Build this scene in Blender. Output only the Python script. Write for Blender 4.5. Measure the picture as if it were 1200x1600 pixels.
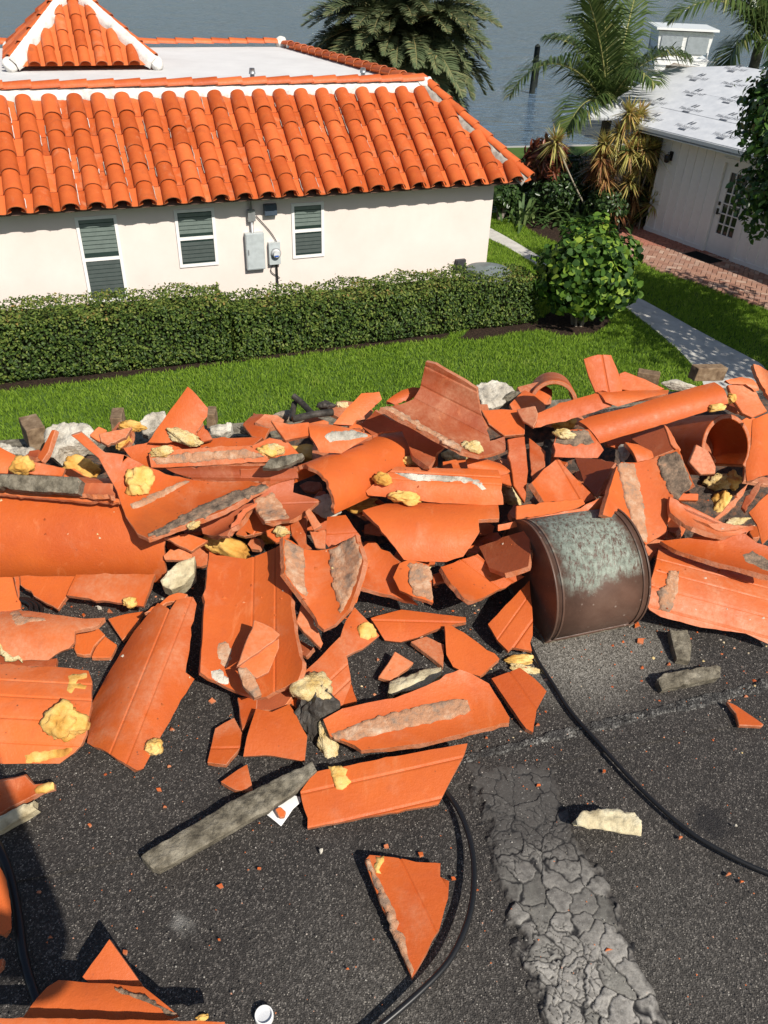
import bpy, bmesh, math, random
import numpy as np
from mathutils import Vector, Matrix, noise as mn
from math import sin, cos, tan, radians, pi, sqrt, atan2, degrees

for _o in list(bpy.data.objects):
    bpy.data.objects.remove(_o)
random.seed(7)
rng = np.random.default_rng(11)
SC = bpy.context.scene
COL = SC.collection

# ------------------------------------------------------------------ camera, sky, sun, exposure
FPX, PITCH, ROLL, HC, G = 1260.0, radians(35.5), radians(2.25), 1.55, -4.75
_F = np.array([0, cos(PITCH), -sin(PITCH)])
_U0 = np.array([0, sin(PITCH), cos(PITCH)])
_R = cos(ROLL) * np.array([1., 0, 0]) + sin(ROLL) * _U0
_U = -sin(ROLL) * np.array([1., 0, 0]) + cos(ROLL) * _U0
CAM = np.array([0, 0, HC])
cd = bpy.data.cameras.new('camera')
cam = bpy.data.objects.new('camera', cd)
COL.objects.link(cam)
cam.matrix_world = Matrix(((_R[0], _U[0], -_F[0], 0), (_R[1], _U[1], -_F[1], 0), (_R[2], _U[2], -_F[2], HC), (0, 0, 0, 1)))
cd.sensor_fit = 'VERTICAL'
cd.sensor_height = 24.0
cd.lens = FPX / 1600 * 24.0
cd.clip_start = 0.02
cd.clip_end = 4000
SC.camera = cam

SUN_EL, SUN_AZ = radians(43), radians(144)
SUNV = np.array([sin(SUN_AZ) * cos(SUN_EL), cos(SUN_AZ) * cos(SUN_EL), sin(SUN_EL)])
W = bpy.data.worlds.new('World')
SC.world = W
W.use_nodes = True
_nt = W.node_tree
_nt.nodes.clear()
_sky = _nt.nodes.new('ShaderNodeTexSky')
_sky.sky_type = 'NISHITA'
_sky.sun_disc = False
_sky.sun_elevation = SUN_EL
_sky.sun_rotation = SUN_AZ
_sky.air_density = 1.0
_sky.dust_density = 1.2
_bg = _nt.nodes.new('ShaderNodeBackground')
_bg.inputs[1].default_value = 0.078
_wo = _nt.nodes.new('ShaderNodeOutputWorld')
_nt.links.new(_sky.outputs[0], _bg.inputs[0])
_nt.links.new(_bg.outputs[0], _wo.inputs[0])
sl = bpy.data.lights.new('sun', 'SUN')
sl.energy = 4.6
sl.angle = radians(0.5)
sl.color = (1.0, 0.94, 0.84)
sun = bpy.data.objects.new('sun', sl)
COL.objects.link(sun)
sun.rotation_euler = Vector(tuple(SUNV)).to_track_quat('Z', 'Y').to_euler()
SC.view_settings.view_transform = 'Standard'
SC.view_settings.look = 'None'
SC.view_settings.exposure = 0.34
SC.view_settings.gamma = 1.0
SC.view_settings.use_curve_mapping = False

# ------------------------------------------------------------------ helpers
def ray(px, py):
    return _F * FPX + _R * (px - 600) + _U * (800 - py)
def onz(px, py, z):
    d = ray(px, py)
    return CAM + d * ((z - HC) / d[2])
def onplane(px, py, P0, n):
    d = ray(px, py)
    return CAM + d * (np.dot(np.asarray(P0) - CAM, n) / np.dot(d, n))
def nrm(v):
    v = np.asarray(v, float)
    return v / np.linalg.norm(v)

def tag(o, label=None, cat=None, group=None, kind=None):
    if label: o['label'] = label
    if cat: o['category'] = cat
    if group: o['group'] = group
    if kind: o['kind'] = kind
    return o
def empty(name, loc=(0, 0, 0), label=None, cat=None, group=None):
    o = bpy.data.objects.new(name, None)
    o.location = tuple(loc)
    o.empty_display_size = 0.1
    COL.objects.link(o)
    return tag(o, label, cat, group)
def link(name, me, parent=None, loc=None, mat=None):
    o = bpy.data.objects.new(name, me)
    COL.objects.link(o)
    if mat is not None:
        me.materials.clear()
        for m in (mat if isinstance(mat, (list, tuple)) else [mat]):
            me.materials.append(m)
    if parent is not None: o.parent = parent
    if loc is not None: o.location = tuple(loc)
    return o
def bm2me(bm, name='m'):
    me = bpy.data.meshes.new(name)
    bm.normal_update()
    bm.to_mesh(me)
    bm.free()
    return me
def np_mesh(name, V, Fc, smooth=False, face_attr=None):
    """V (n,3), Fc (m,k) equal-sized faces"""
    V = np.asarray(V, np.float32)
    Fc = np.asarray(Fc, np.int32)
    me = bpy.data.meshes.new(name)
    me.vertices.add(len(V))
    me.vertices.foreach_set('co', V.ravel())
    k = Fc.shape[1]
    me.loops.add(Fc.size)
    me.loops.foreach_set('vertex_index', Fc.ravel())
    me.polygons.add(len(Fc))
    me.polygons.foreach_set('loop_start', np.arange(0, Fc.size, k, dtype=np.int32))
    if smooth:
        me.polygons.foreach_set('use_smooth', np.ones(len(Fc), bool))
    me.update(calc_edges=True)
    if face_attr is not None:
        a = me.attributes.new('rnd', 'FLOAT', 'FACE')
        a.data.foreach_set('value', np.asarray(face_attr, np.float32))
    return me
def add_box(bm, o, a, b, c, x0, x1, y0, y1, z0, z1, mi=0):
    """box in frame o + a x + b y + c z"""
    o, a, b, c = (np.asarray(t, float) for t in (o, a, b, c))
    vs = [bm.verts.new(tuple(o + a * x + b * y + c * z)) for z in (z0, z1) for y in (y0, y1) for x in (x0, x1)]
    for f in ((0, 2, 3, 1), (4, 5, 7, 6), (0, 1, 5, 4), (2, 6, 7, 3), (0, 4, 6, 2), (1, 3, 7, 5)):
        fc = bm.faces.new([vs[i] for i in f])
        fc.material_index = mi
def add_tube(bm, pts, r, seg=8, cap=True, mi=0):
    pts = [np.asarray(p, float) for p in pts]
    rs = r if isinstance(r, (list, tuple, np.ndarray)) else [r] * len(pts)
    rings = []
    up = np.array([0.13, 0.21, 0.97])
    for i, p in enumerate(pts):
        t = nrm(pts[min(i + 1, len(pts) - 1)] - pts[max(i - 1, 0)])
        s = np.cross(t, up)
        if np.linalg.norm(s) < 1e-3: s = np.cross(t, np.array([1., 0, 0]))
        s = nrm(s); q = np.cross(s, t)
        rings.append([bm.verts.new(tuple(p + rs[i] * (s * cos(a) + q * sin(a)))) for a in np.linspace(0, 2 * pi, seg, endpoint=False)])
    for A, B in zip(rings, rings[1:]):
        for k in range(seg):
            f = bm.faces.new((A[k], A[(k + 1) % seg], B[(k + 1) % seg], B[k]))
            f.smooth = True; f.material_index = mi
    if cap:
        for R_, rev in ((rings[0], True), (rings[-1], False)):
            f = bm.faces.new(R_[::-1] if not rev else R_)
            f.material_index = mi
def smooth_path(pts, n=8):
    P = [np.asarray(p, float) for p in pts]
    P = [2 * P[0] - P[1]] + P + [2 * P[-1] - P[-2]]
    out = []
    for i in range(1, len(P) - 2):
        for t in np.linspace(0, 1, n, endpoint=False):
            a, b, c, d = P[i - 1], P[i], P[i + 1], P[i + 2]
            out.append(0.5 * (2 * b + (c - a) * t + (2 * a - 5 * b + 4 * c - d) * t ** 2 + (3 * b - a - 3 * c + d) * t ** 3))
    out.append(P[-2])
    return out
def in_poly(P, poly):
    x, y = P[:, 0], P[:, 1]
    inside = np.zeros(len(P), bool)
    n = len(poly)
    for i in range(n):
        x0, y0 = poly[i][:2]; x1, y1 = poly[(i + 1) % n][:2]
        c = ((y0 > y) != (y1 > y)) & (x < (x1 - x0) * (y - y0) / (y1 - y0 + 1e-12) + x0)
        inside ^= c
    return inside

# ------------------------------------------------------------------ materials
class M_:
    """tiny node-tree writer"""
    def __init__(s, name, rough=0.6, spec=0.3):
        s.m = bpy.data.materials.new(name)
        s.m.use_nodes = True
        s.t = s.m.node_tree
        s.b = s.t.nodes['Principled BSDF']
        s.b.inputs['Roughness'].default_value = rough
        s.b.inputs['Specular IOR Level'].default_value = spec
        s.co = s.n('ShaderNodeTexCoord').outputs['Object']
    def n(s, typ, **kw):
        nd = s.t.nodes.new(typ)
        for k, v in kw.items(): setattr(nd, k, v)
        return nd
    def l(s, a, b): s.t.links.new(a, b)
    def geo(s): return s.n('ShaderNodeNewGeometry').outputs['Position']
    def noise(s, scale, detail=4, rough=0.55, co=None, dist=0.0, w=None):
        nd = s.n('ShaderNodeTexNoise')
        nd.inputs['Scale'].default_value = scale
        nd.inputs['Detail'].default_value = detail
        nd.inputs['Roughness'].default_value = rough
        nd.inputs['Distortion'].default_value = dist
        s.l(co if co is not None else s.co, nd.inputs['Vector'])
        return nd.outputs['Fac']
    def voro(s, scale, feature='F1', out='Distance', co=None):
        nd = s.n('ShaderNodeTexVoronoi', feature=feature)
        nd.inputs['Scale'].default_value = scale
        s.l(co if co is not None else s.co, nd.inputs['Vector'])
        return nd.outputs[out]
    def scaled(s, v, co=None):
        nd = s.n('ShaderNodeMapping')
        nd.inputs['Scale'].default_value = v
        s.l(co if co is not None else s.co, nd.inputs['Vector'])
        return nd.outputs[0]
    def ramp(s, fac, stops):
        nd = s.n('ShaderNodeValToRGB')
        cr = nd.color_ramp
        while len(cr.elements) < len(stops): cr.elements.new(0.5)
        for e, (p, c) in zip(cr.elements, stops):
            e.position = p
            e.color = (*c, 1) if isinstance(c, (tuple, list)) else (c, c, c, 1)
        s.l(fac, nd.inputs[0])
        return nd.outputs[0]
    def mix(s, fac, a, b, mode='MIX'):
        nd = s.n('ShaderNodeMix', data_type='RGBA', blend_type=mode)
        for sock, v in ((0, fac), (6, a), (7, b)):
            if isinstance(v, (int, float)): nd.inputs[sock].default_value = v
            elif isinstance(v, tuple): nd.inputs[sock].default_value = (*v, 1)
            else: s.l(v, nd.inputs[sock])
        return nd.outputs[2]
    def math(s, op, a, b=0.0, c=None, clamp=False):
        nd = s.n('ShaderNodeMath', operation=op, use_clamp=clamp)
        for i, v in enumerate((a, b) if c is None else (a, b, c)):
            if isinstance(v, (int, float)): nd.inputs[i].default_value = v
            else: s.l(v, nd.inputs[i])
        return nd.outputs[0]
    def attr(s, name, typ='GEOMETRY'):
        nd = s.n('ShaderNodeAttribute', attribute_type=typ)
        nd.attribute_name = name
        return nd.outputs['Fac']
    def rand(s): return s.n('ShaderNodeObjectInfo').outputs['Random']
    def color(s, c):
        if isinstance(c, tuple): s.b.inputs['Base Color'].default_value = (*c, 1)
        else: s.l(c, s.b.inputs['Base Color'])
        return s
    def bump(s, h, strength=0.3, dist=0.01):
        nd = s.n('ShaderNodeBump')
        nd.inputs['Strength'].default_value = strength
        nd.inputs['Distance'].default_value = dist
        s.l(h, nd.inputs['Height'])
        s.l(nd.outputs[0], s.b.inputs['Normal'])
        return s
    def rough(s, v):
        s.l(v, s.b.inputs['Roughness'])
        return s

def mat_clay(name, base, dark, pale, rim=False):
    m = M_(name, 0.55, 0.32)
    pos = m.geo()
    n1 = m.noise(5.5, 5, 0.6, pos)
    n2 = m.noise(42, 5, 0.65, pos)
    c = m.mix(m.ramp(n1, [(0.35, 0.0), (0.68, 1.0)]), dark, base)
    rv = m.rand()
    c = m.mix(m.math('MULTIPLY', rv, 0.45), c, pale)
    hs = m.n('ShaderNodeHueSaturation')
    m.l(c, hs.inputs['Color'])
    m.l(m.math('ADD', m.math('MULTIPLY', rv, 0.34), 0.76), hs.inputs['Value'])
    c = hs.outputs[0]
    c = m.mix(m.math('MULTIPLY', m.ramp(n2, [(0.55, 0.0), (0.8, 1.0)]), 0.22), c, (0.22, 0.04, 0.015))
    # chalky mortar dust: amount per tile comes from the tile's own "dust" property
    du = m.attr('dust', 'OBJECT')
    n3 = m.noise(7, 6, 0.62, pos, 0.4)
    dm = m.math('MULTIPLY', m.math('SUBTRACT', m.math('ADD', n3, m.math('MULTIPLY', du, 0.5)), 0.60), 4.0, clamp=True)
    n4 = m.noise(90, 4, 0.7, pos)
    dm = m.math('MULTIPLY', dm, m.ramp(n4, [(0.3, 0.25), (0.62, 0.95)]))
    c = m.mix(m.math('MULTIPLY', dm, 0.55), c, (0.54, 0.29, 0.17))
    # soot and mould smears, and pale scuffs from handling
    n6 = m.noise(3.4, 6, 0.68, pos, 0.8)
    c = m.mix(m.math('MULTIPLY', m.ramp(n6, [(0.56, 0.0), (0.74, 1.0)]), 0.42), c, (0.20, 0.055, 0.022))
    n7 = m.noise(1.0, 6, 0.7, m.scaled((34, 9, 20), pos), 0.6)
    c = m.mix(m.math('MULTIPLY', m.ramp(n7, [(0.60, 0.0), (0.72, 1.0)]), 0.36), c, (0.60, 0.20, 0.075))
    # specks of dirt
    v = m.voro(38, 'F1', 'Distance', pos)
    n5 = m.noise(3.2, 2, 0.5, pos)
    sp = m.math('MULTIPLY', m.ramp(v, [(0.05, 1.0), (0.10, 0.0)]), m.ramp(n5, [(0.50, 0.0), (0.6, 1.0)]))
    c = m.mix(m.math('MULTIPLY', sp, 0.7), c, (0.05, 0.03, 0.02))
    if rim:
        c = m.mix(m.ramp(m.noise(34, 4, 0.7, pos), [(0.35, 0.0), (0.7, 0.65)]), c, (0.50, 0.26, 0.17))
    m.color(c)
    m.rough(m.ramp(n2, [(0.3, 0.40), (0.8, 0.72)]))
    m.bump(m.math('ADD', m.noise(130, 4, 0.7, pos), m.math('MULTIPLY', n2, 0.8)), 0.34 if not rim else 0.9, 0.003)
    return m.m
def mat_rough(name, stops, scale=12, bump=0.5, rough=0.85, bscale=60, bdist=0.01, world=True, spec=0.2, detail=6):
    m = M_(name, rough, spec)
    co = m.geo() if world else m.co
    m.color(m.ramp(m.noise(scale, detail, 0.65, co), stops))
    if bump: m.bump(m.noise(bscale, 6, 0.7, co), bump, bdist)
    return m.m
def mat_plain(name, c, rough=0.5, spec=0.4, metal=0.0, var=0.12):
    m = M_(name, rough, spec)
    d = tuple(x * (1 - var) for x in c); e = tuple(min(1, x * (1 + var)) for x in c)
    m.color(m.ramp(m.noise(9, 5, 0.6, m.geo()), [(0.3, d), (0.7, e)]))
    m.b.inputs['Metallic'].default_value = metal
    return m.m
def mat_leaf(name, stops, rough=0.45, trans=0.25, spec=0.35, tcol=None):
    m = M_(name, rough, spec)
    a = m.attr('rnd')
    c = m.ramp(a, stops)
    m.color(c)
    if trans:
        tr = m.n('ShaderNodeBsdfTranslucent')
        hs = m.n('ShaderNodeHueSaturation'); hs.inputs['Value'].default_value = 1.3
        m.l(c, hs.inputs['Color']); m.l(hs.outputs[0], tr.inputs[0])
        mx = m.n('ShaderNodeMixShader'); mx.inputs[0].default_value = trans
        m.l(m.b.outputs[0], mx.inputs[1]); m.l(tr.outputs[0], mx.inputs[2])
        m.l(mx.outputs[0], m.t.nodes['Material Output'].inputs[0])
    return m.m

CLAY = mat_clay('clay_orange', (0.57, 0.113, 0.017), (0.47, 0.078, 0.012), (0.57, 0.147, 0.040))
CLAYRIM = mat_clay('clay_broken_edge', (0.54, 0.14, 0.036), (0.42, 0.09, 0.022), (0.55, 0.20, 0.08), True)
CLAYBROWN = mat_clay('clay_shaded', (0.40, 0.085, 0.024), (0.31, 0.06, 0.018), (0.42, 0.13, 0.06))  # browner clay for shaded tiles: their shade is put into the colour
HTILE = mat_clay('clay_house_tile', (0.57, 0.116, 0.022), (0.49, 0.086, 0.016), (0.58, 0.15, 0.048))
MORTAR = mat_rough('mortar_grey', [(0.28, (0.07, 0.055, 0.04)), (0.45, (0.22, 0.18, 0.14)), (0.62, (0.38, 0.31, 0.23)), (0.8, (0.5, 0.44, 0.34))], 22, 0.9, 0.95, 90, 0.006)
MORTARPINK = mat_rough('mortar_pinkish', [(0.25, (0.12, 0.075, 0.05)), (0.38, (0.30, 0.20, 0.14)), (0.5, (0.44, 0.22, 0.12)), (0.62, (0.50, 0.32, 0.21)), (0.8, (0.55, 0.45, 0.33))], 26, 0.9, 0.95, 90, 0.006)
MORTARDARK = mat_rough('mortar_dark', [(0.3, (0.05, 0.043, 0.032)), (0.46, (0.15, 0.13, 0.095)), (0.62, (0.26, 0.23, 0.175)), (0.85, (0.42, 0.38, 0.29))], 30, 1.0, 0.95, 80, 0.008)
MORTARBAND = mat_rough('mortar_band_brown', [(0.26, (0.05, 0.04, 0.03)), (0.42, (0.15, 0.11, 0.08)), (0.56, (0.27, 0.19, 0.13)), (0.68, (0.42, 0.24, 0.15)), (0.84, (0.45, 0.37, 0.28))], 34, 1.0, 0.95, 90, 0.007)
MORTARCREAM = mat_rough('mortar_cream', [(0.3, (0.30, 0.24, 0.14)), (0.5, (0.56, 0.48, 0.31)), (0.72, (0.74, 0.68, 0.50))], 16, 0.8, 0.95, 70, 0.006)
RUBBLE = mat_rough('rubble_white', [(0.3, (0.18, 0.16, 0.13)), (0.45, (0.44, 0.40, 0.33)), (0.65, (0.70, 0.66, 0.56))], 14, 1.0, 0.95, 50, 0.01)
FOAM = mat_rough('foam_yellow', [(0.28, (0.34, 0.14, 0.025)), (0.42, (0.56, 0.29, 0.06)), (0.55, (0.68, 0.43, 0.13)), (0.74, (0.74, 0.56, 0.26))], 12, 0.5, 0.8, 90, 0.005)
FOAMPALE = mat_rough('foam_pale', [(0.25, (0.46, 0.24, 0.055)), (0.40, (0.62, 0.42, 0.15)), (0.58, (0.70, 0.56, 0.30)), (0.8, (0.74, 0.65, 0.44))], 18, 1.0, 0.85, 140, 0.007)
FOAMBROWN = mat_rough('foam_brown', [(0.28, (0.30, 0.13, 0.025)), (0.45, (0.56, 0.29, 0.06)), (0.65, (0.72, 0.46, 0.14))], 9, 0.5, 0.7, 60, 0.005)
WOOD = mat_rough('wood_weathered', [(0.3, (0.10, 0.06, 0.035)), (0.55, (0.22, 0.15, 0.09)), (0.75, (0.33, 0.25, 0.17))], 30, 0.5, 0.85, 40, 0.006)
BLACK = mat_plain('black_rubber', (0.012, 0.012, 0.013), 0.35, 0.4)
MEMBRANE = mat_rough('black_membrane', [(0.35, (0.02, 0.018, 0.016)), (0.6, (0.07, 0.06, 0.05)), (0.8, (0.16, 0.15, 0.14))], 25, 0.6, 0.5, 40, 0.006)
WHITEP = mat_plain('white_paint', (0.78, 0.77, 0.75), 0.45, 0.4, 0, 0.04)

# ------------------------------------------------------------------ our own roof, where the pile lies
def mat_roof():
    m = M_('granule_roofing', 0.78, 0.35)
    pos = m.geo()
    big = m.noise(2.2, 6, 0.6, pos)
    mid = m.noise(14, 5, 0.65, pos)
    base = m.ramp(big, [(0.3, (0.011, 0.009, 0.008)), (0.55, (0.021, 0.0175, 0.0155)), (0.75, (0.046, 0.040, 0.036))])
    base = m.mix(m.ramp(mid, [(0.4, 0.0), (0.75, 0.55)]), base, (0.064, 0.056, 0.050))
    # granules: each cell has a colour of its own
    v1 = m.n('ShaderNodeTexVoronoi'); v1.inputs['Scale'].default_value = 330; m.l(pos, v1.inputs['Vector'])
    gc = m.ramp(v1.outputs['Color'], [(0.0, (0.010, 0.010, 0.010)), (0.5, (0.032, 0.028, 0.025)), (0.72, (0.07, 0.062, 0.055)), (0.86, (0.20, 0.18, 0.16))])
    base = m.mix(0.55, base, gc)
    v2 = m.n('ShaderNodeTexVoronoi'); v2.inputs['Scale'].default_value = 270; m.l(pos, v2.inputs['Vector'])
    sp = m.math('MULTIPLY', m.ramp(v2.outputs['Color'], [(0.76, 0.0), (0.80, 1.0)]), m.ramp(v2.outputs['Distance'], [(0.26, 1.0), (0.36, 0.0)]))
    base = m.mix(m.math('MULTIPLY', sp, 0.55), base, (0.46, 0.42, 0.36))
    # pale grit worn into patches: beside the vent, along the lap
    def spot(c, r0, r1):
        d = m.n('ShaderNodeVectorMath', operation='DISTANCE')
        m.l(pos, d.inputs[0]); d.inputs[1].default_value = tuple(c)
        dd = m.math('ADD', d.outputs['Value'], m.math('MULTIPLY', m.math('SUBTRACT', mid, 0.5), 0.10))
        return m.ramp(dd, [(r0, 1.0), (r1, 0.0)])
    grit = m.ramp(v1.outputs['Color'], [(0.1, (0.06, 0.055, 0.045)), (0.45, (0.17, 0.155, 0.13)), (0.8, (0.33, 0.31, 0.27))])
    for c, a, b, k in ((onz(900, 1030, 0), 0.05, 0.22, 0.75), (onz(1000, 1010, 0), 0.03, 0.16, 0.55), (onz(600, 1560, 0), 0.0, 0.3, 0.18), (onz(1020, 1480, 0), 0.0, 0.34, 0.16)):
        base = m.mix(m.math('MULTIPLY', spot(c, a, b), k), base, grit)
    for c, a, b in ((onz(1112, 1282, 0), 0.02, 0.055), (onz(280, 1437, 0), 0.0, 0.03)):
        base = m.mix(m.math('MULTIPLY', spot(c, a, b), 0.8), base, (0.012, 0.011, 0.012) if b > .04 else (0.25, 0.24, 0.22))
    m.color(base)
    m.bump(m.math('ADD', m.math('MULTIPLY', v1.outputs['Distance'], 1.0), m.noise(60, 3, 0.6, pos)), 0.65, 0.003)
    return m.m
ROOFM = mat_roof()
SEAM_A = radians(16.5)
sd = np.array([cos(SEAM_A), sin(SEAM_A), 0]); sn = np.array([-sin(SEAM_A), cos(SEAM_A), 0])
S0 = onz(500, 1238, 0)                       # a point of the lap
E0_, E1_ = onz(0, 692, 0), onz(1200, 604, 0)   # far edge of the roof
ed = nrm(E1_ - E0_); en = np.array([-ed[1], ed[0], 0])
roof = None
def roof_sheet(name, a0, a1, b0, b1, ztop, org, d, n):
    bm = bmesh.new()
    nx = 90
    top = []
    for j, bb in enumerate((b0, b1)):
        row = []
        for i in range(nx + 1):
            s = a0 + (a1 - a0) * i / nx
            w = 0.006 * mn.noise(Vector((s * 5, bb * 3, 0))) + 0.004 * mn.noise(Vector((s * 30, bb, 2)))
            p = org + d * s + n * (bb + w)
            row.append((p, ))
        top.append(row)
    V = [[bm.verts.new((p[0][0], p[0][1], ztop)) for p in r_] for r_ in top]
    B = [[bm.verts.new((p[0][0], p[0][1], ztop - 0.02)) for p in r_] for r_ in top]
    for i in range(nx):
        bm.faces.new((V[0][i], V[0][i + 1], V[1][i + 1], V[1][i]))
        bm.faces.new((B[0][i], B[0][i + 1], V[0][i + 1], V[0][i]))
        bm.faces.new((V[1][i], V[1][i + 1], B[1][i + 1], B[1][i]))
    me = bm2me(bm)
    return link(name, me, mat=ROOFM)
bm = bmesh.new()
add_box(bm, E0_, ed, en, (0, 0, 1), -6, 9, -7, -0.002, G - 0.2, -0.03)
own = link('flat_roof', bm2me(bm), mat=mat_plain('stucco_own', (0.62, 0.58, 0.52), 0.8, 0.2))
tag(own, kind='structure')
bm = bmesh.new()   # dark deck edge strip in front of lawn
add_box(bm, E0_, ed, en, (0, 0, 1), -6, 9, -0.09, 0.012, -0.12, 0.004)
link('roof_edge', bm2me(bm), own, mat=MORTARDARK)
for args in (('roofing_sheet', -5, 5, -4.0, 0.0, -0.005), ('roofing_sheet', -5, 5, -0.055, 1.0, 0.0), ('roofing_sheet', -5, 5, 0.95, 2.6, 0.006)):
    o = roof_sheet(args[0], args[1], args[2], args[3], args[4] if args[4] < 2 else float(np.dot(E1_ - S0, sn)) - .05, args[5], S0, sd, sn)
    o.parent = own
# bleed band of bare grit and asphalt along the lap
def lap_band():
    m = M_('lap_asphalt', 0.8, 0.3)
    pos = m.geo()
    v = m.n('ShaderNodeTexVoronoi'); v.inputs['Scale'].default_value = 260; m.l(pos, v.inputs['Vector'])
    c = m.ramp(v.outputs['Color'], [(0.1, (0.02, 0.019, 0.018)), (0.5, (0.07, 0.066, 0.06)), (0.85, (0.26, 0.25, 0.23))])
    m.color(m.mix(m.ramp(m.noise(26, 5, .7, pos), [(0.4, 0.0), (0.62, 1.0)]), c, (0.03, 0.028, 0.027)))
    m.bump(v.outputs['Distance'], 0.8, 0.004)
    return m.m
LAP = lap_band()

def np_noise(X, Y, seed=0, octaves=4):
    """value noise on arrays"""
    out = np.zeros_like(X); amp = 1.0; tot = 0
    for o in range(octaves):
        xi = np.floor(X).astype(np.int64); yi = np.floor(Y).astype(np.int64)
        fx = X - xi; fy = Y - yi
        fx = fx * fx * (3 - 2 * fx); fy = fy * fy * (3 - 2 * fy)
        def h(a, b):
            t = np.sin(a * 127.1 + b * 311.7 + seed * 74.7 + o * 19.19) * 43758.5453
            return t - np.floor(t)
        v = (h(xi, yi) * (1 - fx) + h(xi + 1, yi) * fx) * (1 - fy) + (h(xi, yi + 1) * (1 - fx) + h(xi + 1, yi + 1) * fx) * fy
        out += amp * v; tot += amp; amp *= 0.5; X = X * 2.03 + 5; Y = Y * 2.03 + 9
    return out / tot
def crack_sheet(name, P00, P10, P01, P11, cell, res, thr, lift, mat, edge=0.25, wild=1.0, seed=3, depth=0.006, fade=0.0):
    """coating that has dried into plates: quad P00-P10 (near end), P01-P11 (far end)"""
    P00, P10, P01, P11 = (np.asarray(p)[:2] for p in (P00, P10, P01, P11))
    L = np.linalg.norm(P01 - P00); Wd = max(np.linalg.norm(P10 - P00), np.linalg.norm(P11 - P01))
    nu, nv = int(Wd / res), int(L / res)
    u, v = np.meshgrid(np.linspace(0, 1, nu), np.linspace(0, 1, nv))
    X = ((P00[0] * (1 - u) + P10[0] * u) * (1 - v) + (P01[0] * (1 - u) + P11[0] * u) * v)
    Y = ((P00[1] * (1 - u) + P10[1] * u) * (1 - v) + (P01[1] * (1 - u) + P11[1] * u) * v)
    wx = X + 0.03 * (np_noise(X * 22, Y * 22, 1) - .5) * wild; wy = Y + 0.03 * (np_noise(X * 22, Y * 22, 2) - .5) * wild
    def vor(cs, sd_):
        gx, gy = wx / cs, wy / cs
        ix, iy = np.floor(gx), np.floor(gy)
        F1 = np.full(X.shape, 9.); F2 = np.full(X.shape, 9.); ID = np.zeros(X.shape)
        for dx in (-1, 0, 1):
            for dy in (-1, 0, 1):
                cx, cy = ix + dx, iy + dy
                h1 = np.sin(cx * 127.1 + cy * 311.7 + sd_) * 43758.5453; h1 -= np.floor(h1)
                h2 = np.sin(cx * 269.5 + cy * 183.3 + sd_) * 43758.5453; h2 -= np.floor(h2)
                d = np.hypot(gx - cx - h1, gy - cy - h2)
                m1 = d < F1
                F2 = np.where(m1, F1, np.minimum(F2, d)); ID = np.where(m1, h1 * 7 + h2, ID); F1 = np.where(m1, d, F1)
        return F2 - F1, ID - np.floor(ID)
    D1, I1 = vor(cell, seed); D2, I2 = vor(cell * 0.36, seed + 9)
    big = np_noise(X * 6, Y * 6, 5)
    t1 = thr * (0.4 + 1.3 * np_noise(X * 9, Y * 9, 8))
    c1 = np.clip(1 - D1 / t1, 0, 1); c2 = np.clip(1 - D2 / (thr * 1.3), 0, 1) * np.clip((np_noise(X * 8, Y * 8, 4) - .38) * 6, 0, 1) * 0.8
    crack = np.maximum(c1, c2)
    e = np.minimum(np.minimum(u, 1 - u) * Wd, np.minimum(v * 4, (1 - v)) * L) - edge * Wd * 0.5 * (np_noise(X * 11, Y * 11, 6) * .9 + np_noise(X * 50, Y * 50, 16) * .7)
    ef = np.clip(e / 0.02, -1, 1)
    plate = 0.62 + 0.38 * np.clip(D1 / 0.35, 0, 1)
    depth = depth * (1 - fade * np.clip(v * 1.5 - .2, 0, 1))
    Z = lift * (1 - .5 * fade * v) + depth * plate * (1 - crack) - depth * 0.8 * crack + 0.0016 * (np_noise(X * 90, Y * 90, 12, 4) - .5) + 0.003 * (I1 - .5)
    Z = np.where(ef > 0, Z * np.clip(ef * 1.2, 0, 1) - 0.006 * (1 - np.clip(ef * 1.2, 0, 1)), -0.012)
    idx = np.arange(nu * nv).reshape(nv, nu)
    Fc = np.stack([idx[:-1, :-1], idx[:-1, 1:], idx[1:, 1:], idx[1:, :-1]], -1).reshape(-1, 4)
    me = np_mesh(name, np.stack([X, Y, Z], -1).reshape(-1, 3), Fc, True)
    a = me.attributes.new('crack', 'FLOAT', 'POINT'); a.data.foreach_set('value', np.clip(crack * 1.4, 0, 1).ravel().astype(np.float32))
    a = me.attributes.new('edge', 'FLOAT', 'POINT'); a.data.foreach_set('value', np.clip(e / 0.045, 0, 1).ravel().astype(np.float32))
    a = me.attributes.new('along', 'FLOAT', 'POINT'); a.data.foreach_set('value', v.ravel().astype(np.float32))
    a = me.attributes.new('tone', 'FLOAT', 'POINT'); a.data.foreach_set('value', (0.5 * I1 + 0.5 * big).ravel().astype(np.float32))
    o = link(name, me, own, mat=mat)
    tag(o, kind='stuff')
    return o
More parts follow.
